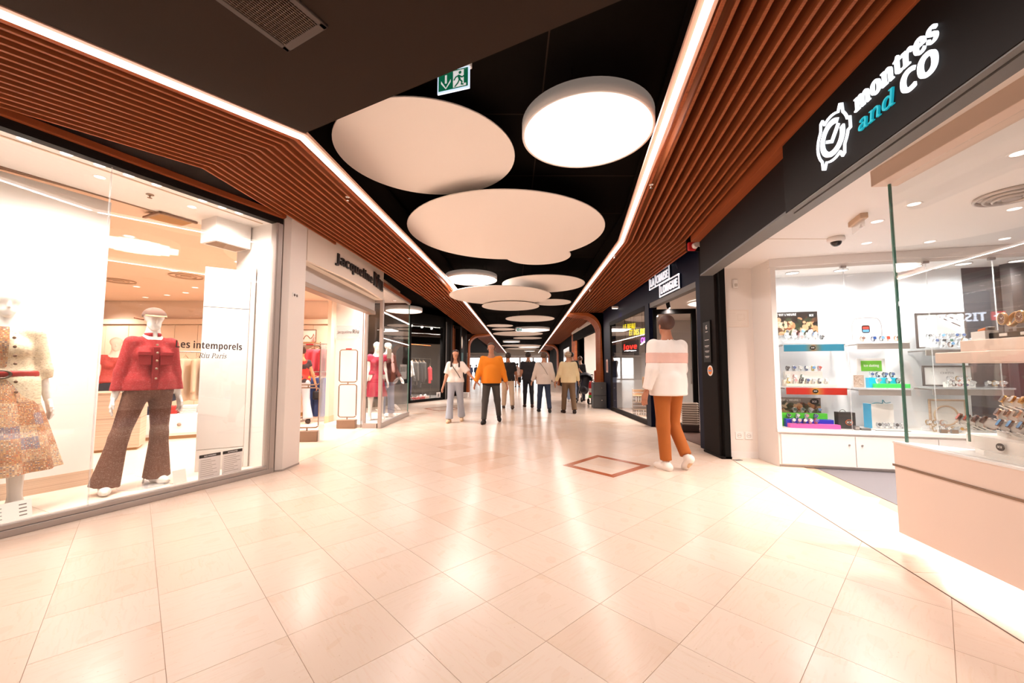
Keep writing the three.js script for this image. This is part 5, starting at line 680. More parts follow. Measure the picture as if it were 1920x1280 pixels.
  const wn = thing('wall_strip', 'small pale vertical notice on the navy pier by the grey bin', 'notice', null, 2.925, 1.3, -12.25, -Math.PI / 2); mesh('plate', rbx(-0.12, 0.12, -0.2, 0.2, 0, 0.012), mat('#e4c9c0'), wn); mesh('print', bx(-0.06, 0.06, -0.14, 0.14, 0.012, 0.0125), mat('#b86a5a'), wn);
  const fl = thing('wall_spotlight', 'small white spotlight on the navy fascia throwing blue light', 'spotlight', null, 2.84, 2.9, -10.9); mesh('body', rbox(0.16, 0.06, 0.1, 0.012), M.white, fl); mesh('arm', bx(0.05, 0.1, -0.02, 0.02, -0.02, 0.02), M.white, fl); mesh('lens', rbx(-0.07, 0.07, -0.036, -0.03, -0.04, 0.04, 0.002), M.lamp, fl); spot(2.83, 2.84, -10.6, 2.95, 2.4, -10.75, new THREE.Color('#2f6dff'), 2.2, 0.5, 1);
  const bn = thing('bin_cabinet', 'dark grey two drawer cabinet on the floor beside the gift shop window', 'cabinet', null, 2.72, 0, -12.55, -0.06); mesh('carcass', rbx(-0.2, 0.2, 0, 0.79, -0.25, 0.22), M.bin, bn); for (const y of [0.02, 0.4]) { const dr = mesh('drawer', rbx(-0.19, 0.19, y, y + 0.37, 0.22, 0.235), M.bin, bn); mesh('knob', cyl(0.014, 0.014, 0.02, 12).rotateX(Math.PI / 2).translate(0.05, y + 0.23, 0.245), M.chrome, dr); }
  // inside the gift shop
  const neon = (label, x, y, z, color, str, wd, tilt, board) => { const t = thing('neon_sign', label, 'neon sign', null, x, y, z, -0.25), m = mat(color, { em: [color, 3.2] }); if (board) mesh('board', rbx(-0.05, wd + 0.06, -0.15, 0.3, -0.03, -0.005), mat('#2b211f'), t); mesh('tubes', skewX(text(str, 'sans_bold', 0.15, 0.02, wd), 0.15).rotateZ(tilt), m, t); mesh('hanger', merge([rod([0.05, 0.2, -0.02], [0.05, 2.75 - y, -0.02], 0.004), rod([wd - 0.04, 0.2, -0.02], [wd - 0.04, 2.75 - y, -0.02], 0.004)]), M.dark, t); };
  neon('red neon word love on a dark board in the gift shop window', 3.2, 1.75, -11.4, '#ff3528', 'love', 0.36, 0.1, 1); neon('upper yellow neon word in the gift shop window', 3.08, 2.28, -11.0, '#e8d21e', 'LE BEAU', 0.32, 0.12); neon('lower yellow neon words under the first in the gift shop window', 3.22, 2.12, -10.9, '#e8d21e', 'ET DES IDEES', 0.5, 0.1); neon('purple neon word at the right of the gift shop window', 3.56, 1.92, -11.0, '#c55cff', 'OPEN', 0.3, 0.1);
  const crate = (x, y, z, ry, label) => { const t = thing('wooden_crate', label, 'crate', null, x, y, z, ry); for (const k of [-1, 1]) { mesh('side', rbx(k * 0.17 - 0.008, k * 0.17 + 0.008, 0, 0.34, -0.12, 0.12), M.oak, t); } for (let i = 0; i < 4; i++) mesh('slat', rbx(-0.17, 0.17, i * 0.085, i * 0.085 + 0.065, -0.125, -0.11), M.oak, t); mesh('shelf', rbx(-0.16, 0.16, 0.16, 0.175, -0.11, 0.12), M.oak, t); mesh('bottom', rbx(-0.16, 0.16, 0, 0.015, -0.11, 0.12), M.oak, t); };
  [[3.3, 0.0, -10.4, 'lower left'], [3.66, 0.0, -10.3, 'lower right'], [3.3, 0.35, -10.4, 'upper left'], [3.66, 0.35, -10.3, 'upper right']].forEach(([x, y, z, n]) => { crate(x, y, z, -0.3, `${n} slatted wooden crate of the four stacked in the gift shop window`); for (let k = 0; k < 4; k++) { const b = thing('book', `${['red', 'cream', 'brown', 'white'][k]} book standing in the ${n} wooden crate`, 'book', null, x - 0.09 + k * 0.06, y + 0.016, z + 0.02, -0.3); mesh('cover', rbx(-0.012, 0.012, 0, 0.13 + (k % 2) * 0.01, -0.07, 0.07, 0.003), mat(['#b5402f', '#e6d2b4', '#7a4a30', '#efe8e0'][k]), b); mesh('pages', bx(-0.009, 0.009, 0.004, 0.126, -0.066, 0.0715), M.cream, b); } });
  const po = thing('poster', 'small framed brown picture standing on the stacked crates', 'picture', null, 3.55, 0.7, -10.35, -0.3); mesh('frame', rbx(-0.17, 0.17, 0, 0.3, 0, 0.02), M.oak, po); mesh('print', bx(-0.15, 0.15, 0.02, 0.28, 0.02, 0.022), mat('#8f5a44'), po);
  for (let i = 0; i < 10; i++) { const t = thing('shopping_basket', `${['bottom', 'second', 'third', 'fourth', 'fifth', 'sixth', 'seventh', 'eighth', 'ninth', 'topmost'][i]} shopping basket of the nested stack by the gift shop door`, 'basket', 'nested shopping baskets by the gift shop door', 3.42, 0.14 + i * 0.042, -7.75, -0.3); mesh('rim', merge([rbx(-0.15, 0.15, 0.02, 0.035, -0.11, -0.1, 0.003), rbx(-0.15, 0.15, 0.02, 0.035, 0.1, 0.11, 0.003), rbx(-0.15, -0.14, 0.02, 0.035, -0.11, 0.11, 0.003), rbx(0.14, 0.15, 0.02, 0.035, -0.11, 0.11, 0.003)]), mat('#e3d6c8'), t); mesh('body', merge([rbx(-0.14, 0.14, 0, 0.02, -0.1, -0.092, 0.003), rbx(-0.14, 0.14, 0, 0.02, 0.092, 0.1, 0.003)]), mat('#8f7b6c'), t); }
  const bs = thing('basket_stand', 'dark brown stand under the nested shopping baskets', 'stand', null, 3.42, 0, -7.75, -0.3); mesh('body', rbx(-0.15, 0.15, 0.02, 0.14, -0.12, 0.12), mat('#3a2620'), bs); mesh('foot', rbx(-0.16, 0.16, 0, 0.02, -0.13, 0.13), M.black, bs);
  const shelf = thing('shelving_unit', 'dark shelving unit of small goods inside the gift shop doorway', 'shelf', null, 3.75, 0, -7.0, -0.5);
  for (const y of [0.05, 0.5, 0.95, 1.32, 1.62, 1.9]) mesh('shelf_board', rbx(-0.4, 0.4, y, y + 0.02, -0.16, 0.16), M.dark, shelf); for (const k of [-1, 1]) mesh('upright', rbx(k * 0.4 - 0.012, k * 0.4 + 0.012, 0, 2.05, -0.16, 0.16), M.dark, shelf); mesh('back', bx(-0.4, 0.4, 0, 2.05, -0.17, -0.16), mat('#5a4a42'), shelf);
  const r = rng(9); [0.97, 1.34, 1.64].forEach((y, a) => { for (let k = 0; k < 6; k++) { const px = -0.33 + k * 0.13, X = 3.75 + px * Math.cos(-0.5) + 0.02 * Math.sin(-0.5), Z = -7.0 - px * Math.sin(-0.5) + 0.02 * Math.cos(-0.5), c = ['#c9d3dd', '#d15a48', '#f0e6dc', '#4f6fa8', '#e2b84a', '#7a4a3a'][(k + a * 2) % 6]; const t = thing('gift_box', `${['grey', 'red', 'cream', 'blue', 'yellow', 'brown'][(k + a * 2) % 6]} gift box on the ${['lower', 'middle', 'upper'][a]} gift shop doorway shelf`, 'box', null, X, y, Z, -0.5); const h = 0.1 + r() * 0.1; mesh('body', rbx(-0.05, 0.05, 0, h, -0.05, 0.05), mat(c), t); mesh('lid', rbx(-0.053, 0.053, h, h + 0.02, -0.053, 0.053), mat(c), t); } });
  [[3.28, -8.3, 'nearest, just over the open glass door'], [3.5, -9.6, 'second, at the gift window edge'], [3.6, -10.1, 'third, inside the gift window'], [3.7, -10.6, 'farthest, deep in the gift window']].forEach(([x, z, n], i) => { const t = thing('track_spot', `black track spotlight in the gift shop ceiling, ${n}`, 'spotlight', null, x, 2.55, z); mesh('stem', rbx(-0.012, 0.012, 0.06, 0.2, -0.012, 0.012), M.black, t); mesh('body', cyl(0.042, 0.038, 0.15, 16).rotateX(0.7).rotateY(-0.6 + i * 0.4), M.black, t); mesh('lens', new THREE.SphereGeometry(0.025, 10, 8), M.lamp, t, 0.03, -0.06, -0.02); spot(x, 2.45, z, x + 0.4, 0, z - 0.2, WARM, LEVEL.chaise * 1.6, 1.15, 4); });
  areaDown(4.6, 2.7, -9, 1, 0, 1.2, 1.2, NEUTRAL, LEVEL.chaise); { const t = thing('disc_lamp', 'round lamp on the gift shop ceiling seen through the doorway', 'lamp', null, 4.6, 2.715, -9); mesh('rim', new THREE.TorusGeometry(0.55, 0.02, 8, 48).rotateX(Math.PI / 2), M.white, t); mesh('diffuser', cyl(0.55, 0.55, 0.02, 48), M.glow, t); }
  const ct = struct('shop_floor', 'dark carpet of the gift shop'); mesh('carpet', bx(3.0, 8.2, 0.001, 0.006, -12.5, -5.65), mat('#8a7466', { roughness: 0.9 }), ct); mesh('mat', bx(2.96, 3.7, 0.006, 0.01, -8.35, -6.25), mat('#6a4f45', { roughness: 0.95 }), ct);
}
// ---------------------------------------------------------------- right side: luggage shop beyond the arch
{
  const w = pieces('wall_right', 'wall of the white luggage shop'); mesh('near', bx(3.02, 6.2, 0, 3.3, -13.9, -13.75), M.dark, w); mesh('back', bx(6.1, 6.2, 0, 3.3, -20, -13.9), M.white, w); mesh('far', bx(3.35, 6.2, 0, 3.3, -19.9, -19.8), M.white, w); mesh('lid', bx(3.0, 6.2, 2.95, 3.1, -20, -13.8), M.cream, w); mesh('floor', bx(3.0, 6.1, 0, 0.006, -19.8, -13.9), tmat(stoneTex, { color: '#f3e6da', roughness: 0.3 }), w);
  mesh('header', bx(3.05, 3.2, 2.6, 3.3, -19.9, -13.75), M.ceil, w); mesh('pier', prism([[3.05, -13.75], [3.2, -13.75], [3.2, -14.1], [3.05, -14.1]], 0, 2.6), M.dark, w);
  const fw = pieces('wall_right', 'dark shop fronts toward the exit doors'); mesh('panel', prism([[3.2, -19.8], [4.15, -46], [4.6, -46], [3.6, -19.8]], 0, 3.3), M.ceil, fw); mesh('lit_window', prism([[3.3, -23], [3.42, -26.4], [3.45, -26.4], [3.33, -23]], 0.1, 2.5), mat('#c9c4c0', { roughness: 0.2 }), fw);
  const sp = thing('slat_pillar', 'upright copper wood slats on the right beyond the luggage shop', 'wall slats', null, 3.14, 0, -19.6); for (let i = 0; i < 4; i++) mesh('slat', rbx(-0.04, 0.06, 0, 3.05, -i * 0.34 - 0.05, -i * 0.34 + 0.05, 0.008), M.arch, sp);
  areaDown(4.6, 2.9, -16, 1, 0, 1.6, 1.6, NEUTRAL, LEVEL.far); { const t = thing('disc_lamp', 'ceiling lamp panel inside the white luggage shop', 'lamp', null, 4.6, 2.925, -16); mesh('diffuser', rbox(1.6, 0.02, 1.6, 0.008), M.glow, t); mesh('rim', merge([rbx(-0.82, 0.82, -0.012, 0.01, 0.8, 0.82, 0.003), rbx(-0.82, 0.82, -0.012, 0.01, -0.82, -0.8, 0.003)]), M.white, t); }
  const cs = (x, z, c, n, h = 0.7) => { const t = thing('suitcase', n, 'suitcase', null, x, 0.46, z, -0.5), m = mat(c, { roughness: 0.4 }); mesh('shell', rbx(-0.22, 0.22, 0.04, h, -0.13, 0.13, 0.06), m, t); for (let i = 0; i < 5; i++) mesh('rib', rbx(-0.16 + i * 0.08 - 0.01, -0.16 + i * 0.08 + 0.01, 0.09, h - 0.06, 0.125, 0.138, 0.005), m, t); mesh('handle', tube([[-0.09, h - 0.02, -0.05], [-0.09, h + 0.28, -0.05], [0.09, h + 0.28, -0.05], [0.09, h - 0.02, -0.05]], 0.009, 30, 6), M.steel, t); for (const k of [-1, 1]) mesh('wheel', cyl(0.035, 0.035, 0.03, 14).rotateZ(Math.PI / 2).translate(k * 0.16, 0.035, 0), M.black, t); };
  cs(3.5, -15.9, '#a14a26', 'copper brown ribbed suitcase with raised handle on the luggage shop table'); cs(3.6, -15.2, '#d9c3a6', 'cream suitcase on the luggage shop table beside the copper one', 0.5);
  const tb = thing('display_table', 'wooden display table under the suitcases', 'table', null, 3.62, 0, -15.5, -0.1); mesh('top', rbx(-0.32, 0.32, 0.43, 0.46, -0.85, 0.75), M.oak, tb); mesh('carcass', rbx(-0.28, 0.28, 0.06, 0.43, -0.8, 0.7), mat('#5a3a26'), tb); mesh('plinth', rbx(-0.3, 0.3, 0, 0.06, -0.82, 0.72), M.oak, tb);
  const fe = thing('fire_extinguisher', 'red fire extinguisher with green base band by the nearest right arch', 'fire extinguisher', null, 2.76, 0.2, -13.95); mesh('body', lathe([[0, 0], [0.085, 0], [0.09, 0.02], [0.09, 0.48], [0.07, 0.55], [0.03, 0.58], [0, 0.58]], 28), M.red, fe); mesh('band', lathe([[0.0915, 0.02], [0.0915, 0.11]], 28), mat('#4fae3a'), fe); mesh('label', lathe([[0.0912, 0.2], [0.0912, 0.34]], 28), mat('#e9dcd2'), fe); mesh('valve', merge([cyl(0.02, 0.026, 0.06, 12).translate(0, 0.61, 0), rbx(-0.02, 0.1, 0.63, 0.65, -0.012, 0.012, 0.004)]), M.black, fe); mesh('hose', tube([[0.03, 0.62, 0.02], [0.12, 0.55, 0.03], [0.11, 0.35, 0.04], [0.1, 0.2, 0.03]], 0.012, 24, 7), M.black, fe); mesh('stand', merge([cyl(0.12, 0.12, 0.02, 24).translate(0, -0.19, 0), cyl(0.02, 0.02, 0.18, 10).translate(0, -0.09, 0)]), M.black, fe);
  const pp = thing('potted_plant', 'leafy dark potted plant on the luggage shop table above the extinguisher', 'plant', null, 3.55, 0.46, -14.9); mesh('pot', lathe([[0, 0], [0.09, 0], [0.12, 0.2], [0.11, 0.2], [0.085, 0.02], [0, 0.02]], 20), M.white, pp); const r = rng(6); for (let i = 0; i < 26; i++) { const a = r() * 6.28, l = 0.22 + r() * 0.28, e = 0.5 + r() * 0.9, g = new THREE.SphereGeometry(1, 8, 6).scale(0.035, l / 2, 0.008).translate(0, l / 2, 0).rotateX(e * 0.8).rotateY(a); mesh('leaf', g, mat(i % 3 ? '#4f5a45' : '#8a8f80', { roughness: 0.6 }), pp, 0, 0.17, 0); }
  const st = thing('stroller', 'dark folding stroller in front of the man in black t-shirt', 'stroller', null, 2.6, 0, -14.3, -0.5); mesh('seat', skin([bone([0, 0.42, 0], [0, 0.5, 0.22], 0.11, 0.12), bone([0, 0.5, -0.1], [0, 0.85, -0.18], 0.12, 0.13)], 0.018, 40), mat('#2a2a30'), st); mesh('canopy', new THREE.SphereGeometry(0.24, 20, 10, 0, Math.PI * 2, 0, 1.4).rotateX(-0.5).translate(0, 0.85, -0.1), mat('#33333c', { side: 2 }), st); mesh('frame', merge([-1, 1].flatMap((k) => [rod([k * 0.2, 0.1, 0.3], [k * 0.2, 1.0, -0.35], 0.014), rod([k * 0.2, 0.1, -0.3], [k * 0.2, 0.6, 0.05], 0.014)])), M.steel, st); mesh('handle', rod([-0.2, 1.0, -0.35], [0.2, 1.0, -0.35], 0.018), M.black, st); for (const k of [-1, 1]) for (const z of [-0.3, 0.3]) mesh('wheel', new THREE.TorusGeometry(0.075, 0.022, 8, 22).rotateY(Math.PI / 2).translate(k * 0.22, 0.097, z), M.black, st);
}
// ---------------------------------------------------------------- watch shop: fascia and sign
const FA = frame([2.544, -4.88], [2.09, -1.88]), FS = frame([3.3, -5.006], [4.441, -4.703]), FC = frame([2.577, -2.733], [2.498, -2.024]);
{
  const w = put(struct('wall_right', 'dark bulkhead over the watch shop front'), FA, 0, 0, 0);
  mesh('board', bx(-0.62, 7, 2.505, 3.6, -0.16, 0), M.dark, w); mesh('trim', bx(-0.62, 7, 2.985, 3.2, -0.02, 0.115), M.trim, w); mesh('soffit_edge', bx(-0.62, 7, 2.5, 2.52, -0.16, 0.005), M.grey, w);
  const f = put(thing('shop_fascia', 'dark brown sign box projecting over the watch shop front', 'fascia', null), FA, 0, 0, 0); f.userData.label = 'dark brown sign box projecting over the watch shop front';
  mesh('face', rbx(1.83, 6, 2.433, 2.985, 0.0, 0.1, 0.004), mat('#120c09', { roughness: 0.55, phys: true, specularIntensity: 0.3 }), f); mesh('underside', bx(1.84, 6, 2.42, 2.434, 0.0, 0.045), M.grey, f); mesh('underside', bx(1.84, 6, 2.425, 2.434, 0.055, 0.095), M.grey, f);
  const s = put(thing('shop_sign', 'white glowing lettering montres and CO with a watch emblem', 'sign', null), FA, 0, 0, 0.1), lm = mat('#ffffff', { em: ['#eef6ff', 1.9] }), tl = mat('#19b6c9', { em: ['#12a9bf', 0.7] });
  mesh('lettering', text('montres', 'serif_bold', 0.105, 0.012, 0.545), lm, s, 2.655, 2.722, 0); mesh('lettering', text('CO', 'sans_bold', 0.112, 0.012, 0.205), lm, s, 2.985, 2.586, 0); mesh('lettering', skewX(text('and', 'serif_regular', 0.085, 0.012, 0.26), 0.18), tl, s, 2.675, 2.588, 0);
  // watch emblem: open ring, hands, and a broken outline
  const cx = 2.44, cy = 2.695, ring = (r0, r1, a0, a1) => { const h = new THREE.Shape(); h.absarc(0, 0, r1, a0, a1, false); h.absarc(0, 0, r0, a1, a0, true); return new THREE.ExtrudeGeometry(h, { depth: 0.012, bevelEnabled: false, curveSegments: 32 }).translate(cx, cy, 0); };
  const bar = (pts, wd) => merge(pts.slice(1).map((p, i) => { const q = pts[i], l = Math.hypot(p[0] - q[0], p[1] - q[1]), g = box(l + wd * 0.6, wd, 0.012); return g.rotateZ(Math.atan2(p[1] - q[1], p[0] - q[0])).translate(cx + (p[0] + q[0]) / 2, cy + (p[1] + q[1]) / 2, 0.006); }));
  mesh('ring', ring(0.084, 0.116, 0.95, 6.5), lm, s); mesh('hands', bar([[-0.05, 0.0], [-0.005, -0.022], [0.062, 0.052]], 0.02), lm, s);
  const arc = (a0, a1, n, r = 0.146) => Array.from({ length: n + 1 }, (_, i) => { const a = (a0 + (a1 - a0) * i / n) * Math.PI / 180; return [r * Math.cos(a), r * Math.sin(a)]; });
  mesh('outline', bar([...arc(62, 118, 7), [-0.088, 0.168], [-0.107, 0.158], [-0.112, 0.106], ...arc(140, 220, 9, 0.152), [-0.112, -0.106], [-0.107, -0.158], [-0.088, -0.168], ...arc(242, 298, 7), [0.088, -0.168], [0.107, -0.158], [0.112, -0.106], ...arc(322, 346, 4, 0.152), [0.17, -0.033], [0.17, 0.033], ...arc(14, 38, 4, 0.152), [0.112, 0.106], [0.107, 0.158], [0.088, 0.168], arc(62, 63, 1)[0]], 0.011), lm, s);
  { const [X, Z] = FA.p(2.75, 0.135), l = new THREE.RectAreaLight('#eaf4ff', 0.9, 0.9, 0.25); l.position.set(X, 2.7, Z); l.lookAt(FA.p(2.75, 2)[0], 2.7, FA.p(2.75, 2)[1]); scene.add(l); }
}
// shop shell
{
  const c = struct('ceiling', 'white ceiling inside the watch shop'); mesh('panel', prism([[2.62, -4.88], [2.7, -5.48], [2.95, -5.55], [8.2, -5.55], [8.2, 4.9], [1.15, 4.9], [2.14, -1.88]], 2.6, 2.8), M.white, c);
  mesh('joint', bx(2.7, 3.5, 2.597, 2.601, -4.205, -4.2), M.tan, c);
  const w = struct('wall_right', 'white pillar wall left of the watch cabinet'); mesh('panel', prism([[2.935, -5.49], [3.52, -5.44], [3.52, -5.9], [2.95, -5.9]], 0, 2.62), M.wall, w); mesh('skirting', prism([[2.935, -5.485], [3.52, -5.435], [3.52, -5.45], [2.935, -5.5]], 0, 0.09), M.white, w);
  const b = pieces('wall_right', 'rear wall of the watch shop'); mesh('back', bx(8.0, 8.2, 0, 2.6, -5.5, 4.9), M.wall, b); mesh('side', bx(3.5, 8.2, 0, 2.75, -5.75, -5.65), M.wall, b); mesh('dark_panel', bx(5.9, 8.0, 0, 2.6, -4.75, -4.65), mat('#4a4342'), b);
  const FW = frame([2.935, -5.49], [3.52, -5.44]);
  [[0.145, 'left'], [0.268, 'right']].forEach(([x, n]) => { const t = put(thing('power_socket', `${n} white round power socket low on the white pillar wall`, 'socket', null), FW, x, 0.305, 0.0); mesh('plate', rbx(-0.05, 0.05, -0.05, 0.05, 0, 0.01, 0.006), M.gloss, t); mesh('well', new THREE.TorusGeometry(0.026, 0.004, 8, 24).translate(0, 0, 0.01), mat('#d8cfc8'), t); mesh('pin', merge([-1, 1].map((k) => cyl(0.004, 0.004, 0.004, 8).rotateX(Math.PI / 2).translate(k * 0.01, 0, 0.011))), M.black, t); });
  const se = put(thing('motion_sensor', 'small white sensor box high on the white pillar wall', 'sensor', null), FW, 0.16, 2.38, 0.0); mesh('case', rbox(0.07, 0.12, 0.045, 0.012).translate(0, 0, 0.022), M.gloss, se); mesh('lens', rbox(0.04, 0.04, 0.012, 0.006).translate(0, -0.02, 0.046), mat('#cfc6be'), se);
  const no = put(thing('wall_notice', 'faint framed paper notice on the white pillar wall', 'notice', null), FW, 0.17, 1.9, 0.0); mesh('sheet', rbx(-0.16, 0.16, -0.12, 0.12, 0, 0.006, 0.002), mat('#efe2d6'), no); mesh('print', new THREE.PlaneGeometry(0.28, 0.2).translate(0, 0, 0.0065), tmat(canvasTex(128, 96, (g) => { g.fillStyle = '#f1e6dc'; g.fillRect(0, 0, 128, 96); g.strokeStyle = '#dccbbc'; for (let i = 0; i < 7; i++) { g.beginPath(); g.moveTo(12, 14 + i * 12); g.lineTo(60 + ((i * 37) % 56), 14 + i * 12); g.stroke(); } g.strokeRect(70, 20, 40, 40); }), {}), no);
  const tk = put(thing('cable_box', 'small white junction box at the side of the watch cabinet', 'junction box', null), FW, 0.565, 0.22, 0.0); mesh('case', rbx(-0.03, 0.03, -0.05, 0.05, 0, 0.02), M.white, tk); mesh('cover', rbx(-0.024, 0.024, -0.042, 0.042, 0.02, 0.024), M.gloss, tk);
  const cam = thing('dome_camera', 'small white dome camera on the watch shop ceiling', 'camera', null, 3.449, 2.6, -4.157); mesh('housing', lathe([[0, 0], [0.075, 0], [0.08, -0.03], [0.062, -0.05], [0, -0.05]].reverse(), 30), M.white, cam); mesh('dome', new THREE.SphereGeometry(0.05, 24, 12, 0, 7, Math.PI / 2, Math.PI / 2).translate(0, -0.048, 0), mat('#2b2624', { roughness: 0.1 }), cam);
  const sp = thing('sprinkler', 'small brass sprinkler on the watch shop ceiling near the dome camera', 'sprinkler', null, 3.36, 2.6, -3.75); mesh('rosette', lathe([[0, 0], [0.026, 0], [0.03, -0.005], [0, -0.01]].reverse(), 16), M.white, sp); mesh('head', merge([cyl(0.007, 0.006, 0.03, 8).translate(0, -0.02, 0), cyl(0.016, 0.016, 0.003, 10).translate(0, -0.036, 0)]), M.bronze, sp);
  const ex = thing('exit_sign', 'clear hanging exit light seen edge-on near the watch shop ceiling', 'sign', null, 3.2, 2.55, -3.6, 1.2); mesh('housing', rbx(-0.13, 0.13, 0, 0.05, -0.03, 0.03), M.tan, ex); mesh('panel', rbx(-0.12, 0.12, -0.07, 0, -0.005, 0.005, 0.002), M.acrylic, ex);
  const av = thing('air_diffuser', 'round grey air diffuser on the watch shop ceiling', 'vent', null, 4.0, 2.598, -3.1); mesh('ring', merge([0.2, 0.15, 0.1].map((r, i) => new THREE.TorusGeometry(r, 0.014, 6, 36).rotateX(Math.PI / 2).translate(0, -0.012 * (i + 1), 0))), M.alu, av); mesh('core', cyl(0.06, 0.05, 0.03, 20).translate(0, -0.03, 0), M.alu, av);
  const lights = [[3.47, -3.7], [3.42, -3.3], [3.95, -4.35], [4.6, -4.3], [5.3, -4.2], [4.4, -3.4], [5.2, -3.3], [3.3, -2.5], [4.2, -2.3], [5.0, -2.2], [3.9, -1.0], [5.0, -0.8]];
  const ln = ['beside the clear exit light', 'just behind the counter glass edge', 'in front of the cabinet left half', 'in front of the cabinet middle', 'in front of the cabinet right end', 'beyond the round air diffuser', 'far right behind the diffuser', 'over the counter', 'behind the counter', 'well behind the counter', 'above the off-frame end of the counter', 'deep in the shop'];
  lights.forEach(([x, z], i) => { const t = thing('downlight', `recessed watch shop ceiling spotlight ${ln[i]}`, 'downlight', null, x, 2.6, z); mesh('bezel', lathe([[0.04, 0.001], [0.055, -0.005], [0.06, 0.002]], 20), M.white, t); mesh('diffuser', lathe([[0, -0.001], [0.042, -0.001]].reverse(), 20), M.lamp, t); if ([0, 2, 4, 7, 8, 10, 11].includes(i)) spot(x, 2.57, z, x, 0, z, WARM, LEVEL.watch, 1.2, 4); });
  // illuminated brand sign on a hanging board deep in the shop; the cabinet glass mirrors it
  const br = thing('brand_sign', 'lit TISSOT sign with red cross square, seen mirrored in the cabinet glass', 'sign', null, 6.36, 1.93, -2.32, Math.PI + 0.1), lm = mat('#ffffff', { em: ['#dfeaff', 16] });
  mesh('board', rbx(-0.06, 0.78, -0.1, 0.28, -0.04, -0.005), mat('#3a3434'), br); mesh('lettering', text('TISSOT', 'sans_bold', 0.13, 0.01, 0.5), lm, br, 0.19, 0, 0); mesh('emblem', bx(0.0, 0.14, 0, 0.13, 0, 0.01), mat('#e01b2a', { em: ['#e01b2a', 9] }), br); mesh('cross', merge([bx(0.03, 0.11, 0.053, 0.077, 0.01, 0.014), bx(0.058, 0.082, 0.025, 0.105, 0.01, 0.014)]), lm, br); mesh('hanger', merge([rod([0.05, 0.28, -0.02], [0.05, 0.67, -0.02], 0.006), rod([0.7, 0.28, -0.02], [0.7, 0.67, -0.02], 0.006)]), M.steel, br);
}
// ---------------------------------------------------------------- watches
const dialTex = (bg, fg) => canvasTex(64, 64, (g) => { g.fillStyle = bg; g.fillRect(0, 0, 64, 64); g.strokeStyle = fg; g.translate(32, 32); for (let i = 0; i < 12; i++) { g.lineWidth = i % 3 ? 2 : 4; g.rotate(Math.PI / 6); g.beginPath(); g.moveTo(0, -28); g.lineTo(0, -22); g.stroke(); } g.lineWidth = 4; g.beginPath(); g.moveTo(-10, -12); g.lineTo(0, 2); g.lineTo(16, -12); g.stroke(); });
const DIAL = { white: '#f4f2f0', black: '#1d1c20', blue: '#2c4a86', silver: '#cfcfd2', gold: '#c89a52', green: '#3f6a58', pink: '#e2a6a6', red: '#b8452f', bronze: '#6b4434', 'sky blue': '#5f9bd4', purple: '#5b3aa0', grey: '#84868c' };
const STRAP = { ...DIAL, white: '#efedea', brown: '#6a4026', clear: '#e6eef2', 'rose gold': '#d9a588', yellow: '#e8cf6a', orange: '#e07a3a', navy: '#24304f' };
const dialM = new Map(); const dial = (c) => { if (!dialM.has(c)) dialM.set(c, tmat(dialTex(DIAL[c], ['white', 'silver', 'gold', 'pink'].includes(c) ? '#333' : '#e8e4df'), { roughness: 0.25 })); return dialM.get(c); };
const strapG = (() => { const s = new THREE.Shape(); s.absellipse(0, 0, 0.031, 0.036, 0, 7, false); const h = new THREE.Path(); h.absellipse(0, 0, 0.0275, 0.0325, 0, 7, true); s.holes.push(h); return new THREE.ExtrudeGeometry(s, { depth: 0.018, bevelEnabled: false, curveSegments: 14 }).rotateY(Math.PI / 2).translate(-0.009, 0, 0); })();
const standG = mergeGeometries([rbox(0.014, 0.05, 0.05, 0.012), rbox(0.03, 0.006, 0.05, 0.003).translate(0, -0.034, 0)].map((g) => g.toNonIndexed()));
const caseG = lathe([[0, -0.004], [0.019, -0.004], [0.0205, 0], [0.0195, 0.005], [0.017, 0.005], [0.0165, 0.0035]], 28).rotateX(Math.PI / 2), dialG = new THREE.CircleGeometry(0.0168, 24), crownG = cyl(0.003, 0.003, 0.006, 8).rotateZ(Math.PI / 2);
const sqCase = plate(0.036, 0.04, 0.008, 0.009, 0.001), sqDial = plate(0.031, 0.035, 0.001, 0.007);
function watch(F, x, y, z, strap, face, where, o = {}) {
  const t = thing('wristwatch', `${o.sq ? 'square ' : ''}${face}-dial ${strap}-strap watch, ${where}`, 'watch', o.group ?? null), k = o.k ?? 1;
  put(t, F, x, y + 0.037 * k, z, o.ry ?? 0); t.scale.setScalar(k); t.rotation.order = 'YXZ'; t.rotation.x = o.tilt ?? -0.15;
  const ms = mat(STRAP[strap], /gold|silver/.test(strap) ? { metalness: 0.75, roughness: 0.28 } : { roughness: 0.5 }), mc = mat(STRAP[o.metal ?? 'silver'], { metalness: 0.8, roughness: 0.25 });
  mesh('strap', strapG, ms, t); mesh('stand', standG, o.stand ?? M.acrylic, t);
  const c = o.sq ? mesh('case', sqCase, mc, t, 0, 0.006, 0.029) : mesh('case', caseG, mc, t, 0, 0.006, 0.034); mesh('dial', o.sq ? sqDial : dialG, dial(face), c, 0, 0, o.sq ? 0.0095 : 0.0042); mesh('crown', crownG, mc, c, 0.022, 0, 0.002);
  return t;
}
const ORD = ['first', 'second', 'third', 'fourth', 'fifth', 'sixth', 'seventh', 'eighth', 'ninth', 'tenth'];
const rowOf = (F, n, x0, dx, y, z, list, where, o = {}) => { for (let i = 0; i < n; i++) { const [s, f] = list[i % list.length]; watch(F, x0 + dx * i, y, z, s, f, `${ORD[i]} ${where}`, o); } };

